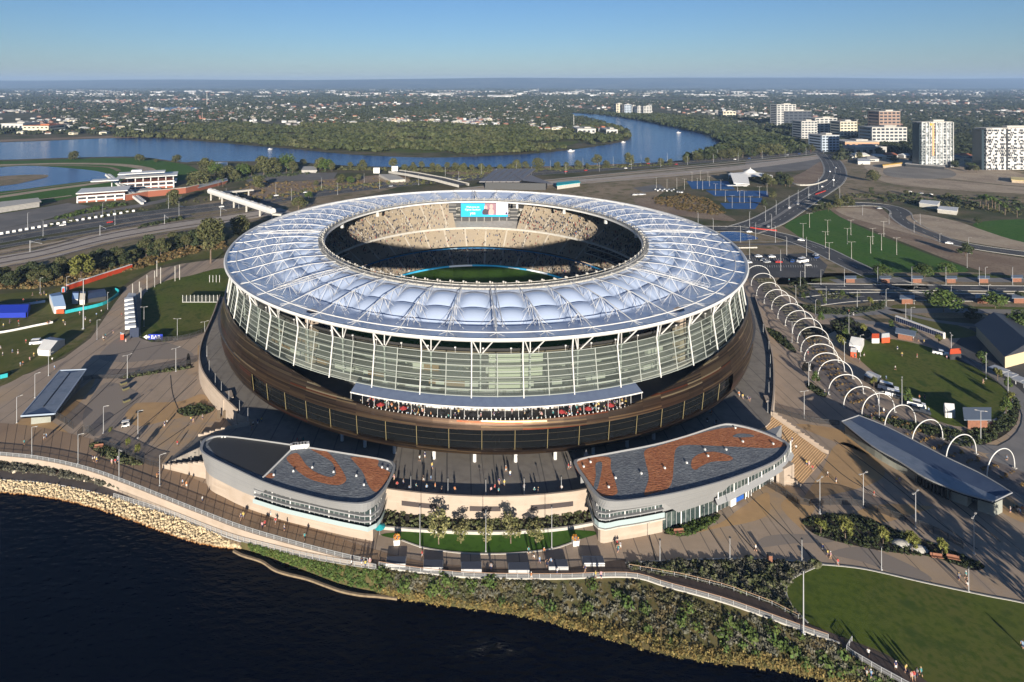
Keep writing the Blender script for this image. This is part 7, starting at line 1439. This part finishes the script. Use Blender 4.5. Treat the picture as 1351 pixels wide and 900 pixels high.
for k in range(4): mb = MB(); c = G(1318+k*11, 497+k*5); mb.box((*c, GZ+3.2-.2*k), (5, 5, .15), .4); mb.tube((*c, GZ), (*c, GZ+3.2-.2*k), .15, 6); mb.build('awning', C_['steel'], ft)
# portable toilets: every cubicle a thing
tp = Proto(thing('portable_toilet', '', 'portable toilet')); mb = MB(); mb.box((0, 0, 1.15), (1.15, 1.15, 2.3)); k1 = mb.build('cubicle', M_org, tp.root); mb = MB(); mb.box((0, 0, 2.38), (1.2, 1.2, .18), top=.6); k2 = mb.build('roof', C_['white'], tp.root); mb = MB(); mb.box((0, -.6, 1.05), (.8, .06, 1.9)); k3 = mb.build('door', mat('orange_door', (.42, .05, .02), .5), tp.root); KIDS[tp.root.name] = [k1, k2, k3]
L_ = []; N_ = 40
for k in range(N_): f = k/(N_-1); c = G(90+f*82, 382-f*27); a, b = G(90, 382), G(172, 355); L_.append(tp.put(*c, GZ, math.atan2(b[1]-a[1], b[0]-a[0]), (1.45, 1.45, 1.2), None, 'row of orange portable toilets'))
number(L_, '{} orange portable toilet from the left in the long row', key=lambda o: o.location.x)
tpb = tp.put(*G(84, 385), GZ, .4, (1.5, 1.5, 1.15), 'blue portable hut at the left end of the orange toilet row'); tpo = tp.put(*G(162, 447.5), GZ, .1, (1.2, 1.2, 1.1), 'single orange portable hut beside the bleacher rows')
for ch in kids(tpb)[:1]: ch.data = ch.data.copy(); ch.data.materials[0] = mat('sky_blue_plastic', (.05, .30, .50), .5)
t2 = Proto(thing('portable_toilet', '', 'portable toilet')); mb = MB(); mb.box((0, 0, 1.15), (1.2, 1.2, 2.3)); k1 = mb.build('cubicle', M_pil, t2.root); mb = MB(); mb.box((0, -.62, 1.05), (.7, .06, 1.9)); k2 = mb.build('door', mat('navy_door', (.02, .03, .07), .5), t2.root); mb = MB(); mb.box((0, 0, 2.38), (1.25, 1.25, .16), top=.7); k3 = mb.build('roof', C_['white'], t2.root); KIDS[t2.root.name] = [k1, k2, k3]; L_ = []
for k in range(22): f = k/21; a, b = G(1184, 424), G(1244, 446); L_.append(t2.put(*Vector(a).lerp(Vector(b), f), GZ, math.atan2(b[1]-a[1], b[0]-a[0]), 1.1, None, 'row of grey portable toilets'))
number(L_, '{} grey portable toilet from the left in the row behind the oval lawn', key=lambda o: o.location.x)
# bleacher shed with white seats, BAR sign
bs = thing('seating_stand', 'dark stand of six white seat rows facing the left plaza path', 'grandstand'); A, B, D, E = [Vector(G(*p)) for p in ((165, 446), (183, 445), (178, 402), (164, 404))]
mb = MB(); mb.prism([tuple(A.lerp(B, .35)), tuple(B), tuple(D), tuple(E.lerp(D, .35))], GZ, GZ+4.4); mb.build('back_wall', mat('navy_wall', (.02, .03, .06), .6), bs)
for k in range(7):
    f0, f1 = (k+.1)/7, (k+.62)/7; p = [A.lerp(E, f0), B.lerp(D, f0), B.lerp(D, f1), A.lerp(E, f1)]; mb = MB(); mb.prism([tuple(p[0]), tuple(p[0].lerp(p[1], .8)), tuple(p[3].lerp(p[2], .8)), tuple(p[3])], GZ+3.6, GZ+5.2, bottom=True); mb.build('seat_block', mat('seat_white', (.55, .57, .58), .5), bs)
mb = MB(); mb.prism([tuple(E.lerp(D, .1)), tuple(D), tuple(G(180, 397)), tuple(G(170, 396))], GZ, GZ+4); mb.build('end_house', C_['steel'], bs)
sg = thing('bar_sign', 'blue sign with white arrow reading BAR at the practice lawn corner', 'sign'); a, b = G(190, 449), G(216, 447.5); w_ = b[0]-a[0]; y = a[1]; x0 = a[0]
mb = MB(); mb.box((x0+w_*.62, y+.06, GZ+1.5), (w_*.78, .1, 2.5)); mb.build('sign_board', M_bluet, sg); mb = MB()
P = [(x0-.3, 1.5), (x0+1.3, .4), (x0+1.3, 1.0), (x0+2.5, 1.0), (x0+2.5, 2.0), (x0+1.3, 2.0), (x0+1.3, 2.6)]; mb.add([(p[0], y-.02, GZ+p[1]) for p in P], [(0, 1, 6), (2, 3, 4, 5)]); mb.add([(p[0], y+.12, GZ+p[1]) for p in P], [(6, 1, 0), (5, 4, 3, 2)]); mb.build('arrow', C_['white'], sg)
text('sign_lettering', 'BAR', x0+w_*.64, y-.03, GZ+.62, 2.5, C_['white'], sg)
for px in (.3, .95): mb = MB(); mb.tube((x0+w_*px, y+.2, GZ), (x0+w_*px, y+.2, GZ+2.6), .06, 5); mb.build('sign_post', C_['steel'], sg)
def lowwall(name, label, cat, P, h, m, th=.25, mesh=False):
    o = thing(name, label, cat); Q = resample(cr(GP(P), 4), 2.4)
    for i in range(0, min(len(Q)-1, 99)): mb = MB(); a, b = Vector(Q[i]), Vector(Q[i+1]); mb.wall([tuple(a), tuple(a.lerp(b, .985))], GZ, GZ+h, th); mb.build('panel', m, o)
    return o
lowwall('event_fence', 'teal banner fence curving round the stage tents', 'fence', [(86, 414), (100, 411), (120, 407), (140, 401), (157, 388), (150, 383)], 1.7, M_teal); lowwall('event_fence', 'long white barrier across the event lawn', 'fence', [(-60, 446), (0, 440), (46, 431), (72, 426)], 1.0, C_['white']); lowwall('event_fence', 'pale blue white barrier behind the blue marquee', 'fence', [(-60, 415), (0, 408), (40, 402), (66, 398)], 1.2, M_lbl); lowwall('event_fence', 'teal counter at the left edge of the lawn', 'fence', [(-20, 506), (0, 500), (13, 497)], 1.6, M_teal); lowwall('event_fence', 'pale blue temporary fence along the promenade start', 'fence', [(-60, 596), (-20, 598)], 1.2, M_lbl)
for l, P in (('red plastic road barriers in front of the junction', [(990, 301), (1003, 303), (1026, 305)]), ('red plastic road barriers by the sandy works', [(1076, 257), (1090, 252)])): lowwall('road_barrier', l, 'barrier', P, 1.0, mat('red_plastic', (.36, .035, .025), .6), .5)
lowwall('crash_barrier', 'white concrete barrier curving below the sandy works', 'barrier', [(1036, 240), (1055, 245), (1075, 244), (1092, 238)], 1.6, C_['pale'], .6)
lowwall('crash_barrier', 'pale barrier beside the pond road', 'barrier', [(960, 328), (1000, 327.5)], .9, C_['pale'], .5)
# benches, bins, planters
def bench(px, py, label, rz=0.0, z=GZ): o = thing('park_bench', label, 'bench', (*G(px, py, z), z), rz, None); mb = MB(); mb.box((0, 0, .45), (2.6, .7, .14)); mb.build('seat', M_rb2, o); mb = MB(); mb.box((0, .35, .8), (2.6, .12, .6)); mb.build('backrest', M_rb2, o); [MB().box((s*1.1, 0, .2), (.12, .6, .4)).build('leg', C_['dark'], o) for s in (-1, 1)]
bench(896, 704, 'rust coloured bench by the entrance shrubs', .1); bench(1236, 737, 'rust coloured bench at the tip of the planted island', -.2); bench(79, 627, 'red brown bench on the riverside path', -.1, 1.3); bench(130, 591, 'red brown bench by the planted triangle', .2); bench(1258, 739, 'brown bench beside the last island tree', -.3)
bn = thing('timber_kiosk', 'small rust kiosk box on the kerb before the pale planting', 'kiosk', (*G(1015.5, 741), GZ)); mb = MB(); mb.box((0, 0, .9), (.9, .9, 1.8)); mb.build('body', M_rb2, bn); mb = MB(); mb.box((0, 0, 1.87), (1.1, 1.1, .12)); mb.build('lid', C_['dark'], bn)
for i, (px, py, l) in enumerate(((523.5, 717, 'white planter with orange flowers left of the small lawn'), (759, 718, 'white planter with orange flowers right of the small lawn'))):
    o = thing('flower_planter', l, 'planter', (*G(px, py), GZ)); mb = MB(); mb.box((0, 0, .7), (1.5, 1.5, 1.4), .1, top=1.15); mb.build('pot', C_['white'], o); d = NR.normal(0, 1, (90, 3)); d /= np.linalg.norm(d, axis=1)[:, None]; V, Q = leafquads(d*np.array((.8, .8, .6))+np.array((0, 0, 1.6)), d, .3); npmesh('flowers', V, Q, leafm('orange_flowers', (.55, .16, .03), (.60, .35, .05), 3), parent=o)
o = thing('umbrella', 'teal umbrella at the corner of the left pavilion', 'umbrella', (*G(501, 706), GZ)); mb = MB(); P = [(1.5*cos(a), 1.5*sin(a), 2.2) for a in np.linspace(0, 2*PI, 10, endpoint=False)]; mb.add(P+[(0, 0, 2.8)], [(i, (i+1) % 10, 10) for i in range(10)]); mb.build('canopy', M_teal, o); mb = MB(); mb.tube((0, 0, 0), (0, 0, 2.7), .05, 5); mb.build('pole', C_['steel'], o)
uml = []
for i in range(9):
    t = rad((-17, -13.5, -8, -3.5, 0.5, 4.5, 9, 13, 16.5)[i]); p = ring(120.6, t, 22.7); c_ = ('red', 'red', 'black', 'black', 'black', 'black', 'red', 'red', 'red')[i]; o = thing('umbrella', '%s table umbrella, %s from the left on the terrace' % (c_, ordw(i+1)), 'umbrella', p, 0, 'table umbrellas on the terrace'); mb = MB(); P = [(1.3*cos(a), 1.3*sin(a), 2.0) for a in np.linspace(0, 2*PI, 8, endpoint=False)]; mb.add(P+[(0, 0, 2.6)], [(k, (k+1) % 8, 8) for k in range(8)]); mb.build('canopy', TOPS[c_], o); mb = MB(); mb.tube((0, 0, 0), (0, 0, 2.5), .04, 5); mb.build('pole', C_['steel'], o)
cm = Proto(thing('maintenance_trolley', '', 'trolley')); mb = MB(); mb.box((0, 0, .7), (2.2, 1.3, .7)); k1 = mb.build('box_body', mat('olive_box', (.13, .12, .06), .7), cm.root); mb = MB(); mb.box((0, 0, 1.15), (2.3, 1.4, .15)); k2 = mb.build('lid', C_['dark'], cm.root); KIDS[cm.root.name] = [k1, k2]; L_ = [cm.put(*G(px, py), GZ, .9, 1, None, 'box trolleys on the left plaza') for px, py in ((163, 508), (166, 515), (167, 531))]; number(L_, '{} olive box trolley from the left on the left plaza')
rc = thing('rock_art', 'two round pale stone mounds in the planted island', 'mound')
for px, py in ((1189, 717), (1212, 724)): c = G(px, py); mb = MB(); mb.loft([[(c[0]+2.4*f*cos(a), c[1]+1.6*f*sin(a), GZ+.7*(1-f*f)) for a in np.linspace(0, 2*PI, 14, endpoint=False)] for f in (1.0, .7, .35, .02)], closed=True); mb.build('stone_mound', C_['pale'], rc)
# ================================================================ racecourse, tennis and bridge buildings
rg = thing('racecourse_grandstand', 'white and red racecourse grandstand with terraces and long roofs', 'grandstand'); M_redb = mat('red_brick', (.25, .085, .05), .8)
def rbox(nm, px0, px1, pyb, pyt, dep, m, z0=None):
    d = F*(CH-GZ)/(pyb-YH); x0, x1 = (px0-CX)*d/F, (px1-CX)*d/F; h = (pyb-pyt)*d/F; mb = MB(); z0 = GZ if z0 is None else z0; mb.box(((x0+x1)/2, d+dep/2, z0+h/2), (x1-x0, dep, h), 0.42); o_ = mb.build(nm, m, rg)
    if m is M_redb:
        n_ = int((x1-x0)/7); c_, s_ = cos(.42), sin(.42); W_ = x1-x0
        for k in range(n_+1): u, v = -W_/2+k*W_/n_, -dep/2-.2; T = MB(); T.box(((x0+x1)/2+u*c_-v*s_, d+dep/2+u*s_+v*c_, z0+h/2), (1.3, .9, h), .42); T.build('white_pier', C_['white'], o_)
        for f in (.36, .9): u, v = 0, -dep/2-.15; T = MB(); T.box(((x0+x1)/2-v*s_, d+dep/2+v*c_, z0+h*f), (W_, .7, 1.5), .42); T.build('white_band', C_['white'], o_)
        T = MB(); u, v = 0, -dep/2-.08; T.box(((x0+x1)/2-v*s_, d+dep/2+v*c_, z0+h*.63), (W_, .4, h*.28), .42); T.build('window_band', M_win, o_)
    return o_
rbox('main_block', 155, 218, 250, 240, 28, M_redb); rbox('main_block', 99, 152, 266, 257, 26, M_redb); rbox('lower_wing', 155, 205, 258, 252, 14, C_['conc'])
def rroof(nm, px0, px1, pyb, py, dep, m, th=.9): d = F*(CH-GZ)/(pyb-YH); z = ZY(py, d); x0, x1 = (px0-CX)*d/F, (px1-CX)*d/F; mb = MB(); mb.box(((x0+x1)/2, d+dep/2, z), (x1-x0, dep, th), .42); return mb.build(nm, m, rg)
rroof('roof', 150, 222, 250, 234, 30, C_['white']); rroof('roof', 155, 210, 250, 229, 16, C_['white']); rroof('roof', 96, 155, 266, 254, 30, C_['white']); rroof('roof', 118, 150, 258, 239, 14, C_['white']); rroof('floor_band', 152, 221, 250, 243, 29.5, C_['white'], .7); rroof('roof_box', 172, 184, 248, 227, 8, C_['white'], 4)
d = F*(CH-GZ)/140
for k in range(9): x = (154+k*8.2-CX)*d/F; mb = MB(); mb.box((x+6*0, d-9+k*3.1, GZ+6), (.9, .9, 12)); mb.build('white_pier', C_['white'], rg)
for k in range(2): mb = MB(); a, b = G(140+k*4, 243), G(188+k*3, 270-k*2); mb.tube((*a, GZ+11), (*b, GZ+1), 1.6, 4); mb.build('ramp', C_['white'], rg)
rd = thing('red_wall', 'long red brick wall behind the racecourse car park', 'wall'); mb = MB(); mb.wall(GP([(166, 265), (195, 260), (245, 255), (262, 251)]), GZ, GZ+6, 1.0); mb.build('brick_face', M_redb, rd); mb = MB(); mb.wall(GP([(166, 265), (195, 260), (245, 255), (262, 251)]), GZ+6, GZ+6.5, 1.3); mb.build('coping', C_['pale'], rd)
def shed(label, P, h, roofm, wallm): o = thing('low_shed', label, 'shed'); W = [Vector(G(*p)) for p in P]; mb = MB(); mb.prism([tuple(p) for p in W], GZ, GZ+h); mb.build('wall', wallm, o); c = sum(W, Vector((0, 0)))/len(W); mb = MB(); mb.prism([tuple(c+(p-c)*1.05) for p in W], GZ+h+.01, GZ+h+.5, bottom=True); mb.build('roof', roofm, o)
shed('long pale shed beside the racecourse at the left edge', [(-60, 290), (52, 273), (48, 268), (-60, 280)], 4.5, C_['pale'], C_['conc']); shed('white kiosk roof among the trees by the river', [(285, 222), (300, 222), (300, 219), (285, 219)], 5, C_['white'], C_['white']); shed('low tin shed in the tree clump', [(398, 228), (418, 228), (416, 223), (400, 223)], 3, C_['pale'], C_['conc']); shed('red and white sheds beyond the footbridge', [(262, 252), (300, 242), (298, 239), (262, 248)], 3.2, C_['steel'], M_redb); shed('green depot shed beside the rail line', [(735, 250), (765, 246), (763, 243), (735, 246)], 4, M_teal, C_['pale']); shed('white site office near the sandy works', [(1132, 217), (1148, 217), (1147, 213), (1132, 213)], 4, C_['white'], C_['white']); shed('second white site shed on the sandy ground', [(1213, 273), (1236, 276), (1240, 271), (1216, 269)], 3.5, C_['white'], C_['pale']); shed('white site cabins beside the parked trucks', [(1237, 281), (1262, 284), (1264, 279), (1240, 277)], 3.2, C_['white'], C_['pale']); shed('yellow and cream retaining wall of the construction pad', [(1165, 222), (1190, 219), (1190, 217.6), (1165, 220.5)], 3.5, mat('yellow_sheet', (.62, .36, .04), .6), C_['sand']); shed('long dark wall of the construction pad', [(1195, 220), (1246, 224), (1246, 222.5), (1196, 218.5)], 4, C_['conc'], C_['dark']); shed('pale yellow hoarding at the right edge', [(1335, 241), (1380, 244), (1380, 240), (1335, 237)], 3, mat('cream_sheet', (.55, .45, .20), .6), C_['sand'])
# sail roof and hall at the tennis centre
o = thing('sail_canopy', 'white peaked sail canopy behind the tennis courts', 'canopy'); c = Vector(G(990, 236)); mb = MB(); w_, h = 30, 13
ringp = [(c.x+w_*.9*cos(a), c.y+15*sin(a), GZ+4+1.5*(1 if k % 2 else 0)) for k, a in enumerate(np.linspace(0, 2*PI, 12, endpoint=False))]; mid = [(c.x+w_*.3*cos(a), c.y+5*sin(a), GZ+8) for a in np.linspace(0, 2*PI, 12, endpoint=False)]
mb.loft([ringp, mid], closed=True); mb.add(mid+[(c.x, c.y, GZ+h)], [(i, (i+1) % 12, 12) for i in range(12)]); mb.build('sail', C_['white'], o)
mb = MB(); mb.tube((c.x, c.y, GZ), (c.x, c.y, GZ+h+1), .4, 6); mb.build('mast', C_['white'], o)
for k in range(0, 12, 2): mb = MB(); mb.tube((ringp[k][0], ringp[k][1], GZ), ringp[k], .25, 5); mb.build('edge_post', C_['white'], o)
o = thing('tennis_clubhouse', 'white tilted roof clubhouse between the blue courts', 'clubhouse'); A, B, D, E = [Vector(G(*p)) for p in ((968, 247), (989, 247), (986, 240), (963, 240))]
mb = MB(); V = [(*A, GZ+5), (*B, GZ+3.5), (*D, GZ+9), (*E, GZ+11)]; mb.add(V, [(0, 1, 2, 3)]); mb.add([(v[0], v[1], v[2]-.8) for v in V], [(3, 2, 1, 0)]); mb.add(V+[(v[0], v[1], v[2]-.8) for v in V], [(0, 4, 5, 1), (1, 5, 6, 2), (2, 6, 7, 3), (3, 7, 4, 0)]); mb.build('roof', C_['white'], o); mb = MB(); c = (A+B+D+E)/4; mb.prism([tuple(c+(p-c)*.7) for p in (A, B, D, E)], GZ, GZ+4); mb.build('wall', C_['white'], o); mb = MB(); mb.box((A.x+2, A.y-3, GZ+2.6), (24, 5, .5)); mb.build('awning', C_['white'], o)
# white tubular footbridge over freeway and railway
fb = thing('footbridge', 'white enclosed footbridge crossing the freeway and railway', 'footbridge'); a, b = Vector(G(277, 264)), Vector(G(360, 291))
za, zb_ = ZY(252, a.y), ZY(279, b.y); mb = MB(); n = 16
pts = [(*a.lerp(b, k/n), za+(zb_-za)*k/n) for k in range(n+1)]
mb.path(pts, 3.0, 8); mb.build('bridge_tube', C_['white'], fb)
for k in range(1, n, 2): p = pts[k]; q = pts[k+1]; mb = MB(); mb.box((p[0], p[1], p[2]+2.9), (5, 3, .4), math.atan2(b.y-a.y, b.x-a.x)); mb.build('roof_panel', C_['pale'], fb)
for f in (.02, .22, .42, .62, .82, .99): p = a.lerp(b, f); mb = MB(); mb.tube((*p, GZ), (*p, za+(zb_-za)*f-2), .9, 8); mb.build('pier', C_['pale'], fb)
for P, z0, z1 in (([(277, 264), (300, 262), (334, 258)], za-2, za-3), ([(360, 291), (372, 291)], zb_-2, zb_-2.5)): W = GP(P); mb = MB(); mb.wall(W, [z0-1.0+(z1-z0)*i/(len(W)-1) for i in range(len(W))], [z0+.6+(z1-z0)*i/(len(W)-1) for i in range(len(W))], 4.0); mb.build('ramp_deck', C_['pale'], fb)
for px, py in ((290, 263), (312, 261), (328, 259)): c = G(px, py); mb = MB(); mb.tube((*c, GZ), (*c, za-4), .8, 6); mb.build('pier', C_['pale'], fb)
# railway station roofs behind the stadium
rs = thing('railway_station', 'grey ribbed station roofs half hidden behind the stadium', 'station')
for k in range(6): x0 = 632+k*9; mb = MB(); P = [Vector(G(x0, 250)), Vector(G(x0+8.4, 250)), Vector(G(x0+30, 234)), Vector(G(x0+23, 234))]; V = [(*P[0], GZ+9), (*P[1], GZ+9), (*P[2], GZ+11), (*P[3], GZ+11)]; mb.add(V, [(0, 1, 2, 3)]); mb.add([(v[0], v[1], v[2]-1.2) for v in V]+V, [(3, 2, 1, 0), (0, 1, 5, 4), (1, 2, 6, 5), (3, 0, 4, 7)]); mb.build('roof', mat('station_roof', (.13, .125, .13), .5), rs)
mb = MB(); W = [G(640, 250), G(720, 251), G(722, 248), G(640, 247)]; mb.prism(W, GZ, GZ+7.5); mb.build('platform_hall', C_['dark'], rs)
mb = MB(); W = [Vector(p) for p in GP([(690, 250), (730, 252), (690, 236), (668, 234)])]; mb.add([(*W[0], GZ+9.5), (*W[1], GZ+7.5), (*W[2], GZ+9), (*W[3], GZ+11)], [(0, 1, 2, 3)]); mb.build('side_roof', mat('station_roof_warm', (.16, .14, .13), .5), rs)
br = thing('road_bridge', 'pale road bridge climbing over the freeway behind the stadium', 'bridge'); W = GP([(500, 236), (520, 229), (545, 236), (580, 245), (620, 251)]); mb = MB(); Q = [(*G(520, 231), GZ+5), (*G(545, 237), GZ+7), (*G(580, 244), GZ+7), (*G(612, 250), GZ+5)]; mb.ribbon(Q, 16, None, 0); mb.build('deck', C_['asphalt'], br)
for o_ in (-8, 8): mb = MB(); q_ = off_path([p[:2] for p in Q], o_); mb.wall(q_, [p[2]-1.8 for p in Q], [p[2]+1.1 for p in Q], .8); mb.build('parapet', C_['pale'], br)
ab = thing('bridge_abutment', 'pale concrete ramp slab at the end of the road bridge', 'ramp'); mb = MB(); W = GP([(500, 233), (522, 233), (535, 240), (515, 241)]); mb.prism(W, GZ, GZ+3); mb.build('slab', C_['pale'], ab)
for px, h in ((497, 6), (521, 8)): c = G(px, 231); mb = MB(); mb.box((*c, GZ+h), (8, 4, 7)); mb.build('tower_block', C_['white'], ab)
# ================================================================ haze over the plain
mb = MB(); mb.box((0, 10300, 165), (52000, 21400, 340)); hz_ = mb.build('haze', mat('haze_air', (1, 1, 1))); tag(hz_, 'thin blue grey summer haze', None, kind='stuff')
m = hz_.data.materials[0]; t = m.node_tree; t.nodes.remove(t.nodes['Principled BSDF']); pv = t.nodes.new('ShaderNodeVolumePrincipled'); pv.inputs['Density'].default_value = 6.2e-5; pv.inputs['Color'].default_value = (.38, .57, .88, 1); pv.inputs['Anisotropy'].default_value = 0.0
t.links.new(pv.outputs[0], t.nodes['Material Output'].inputs['Volume'])
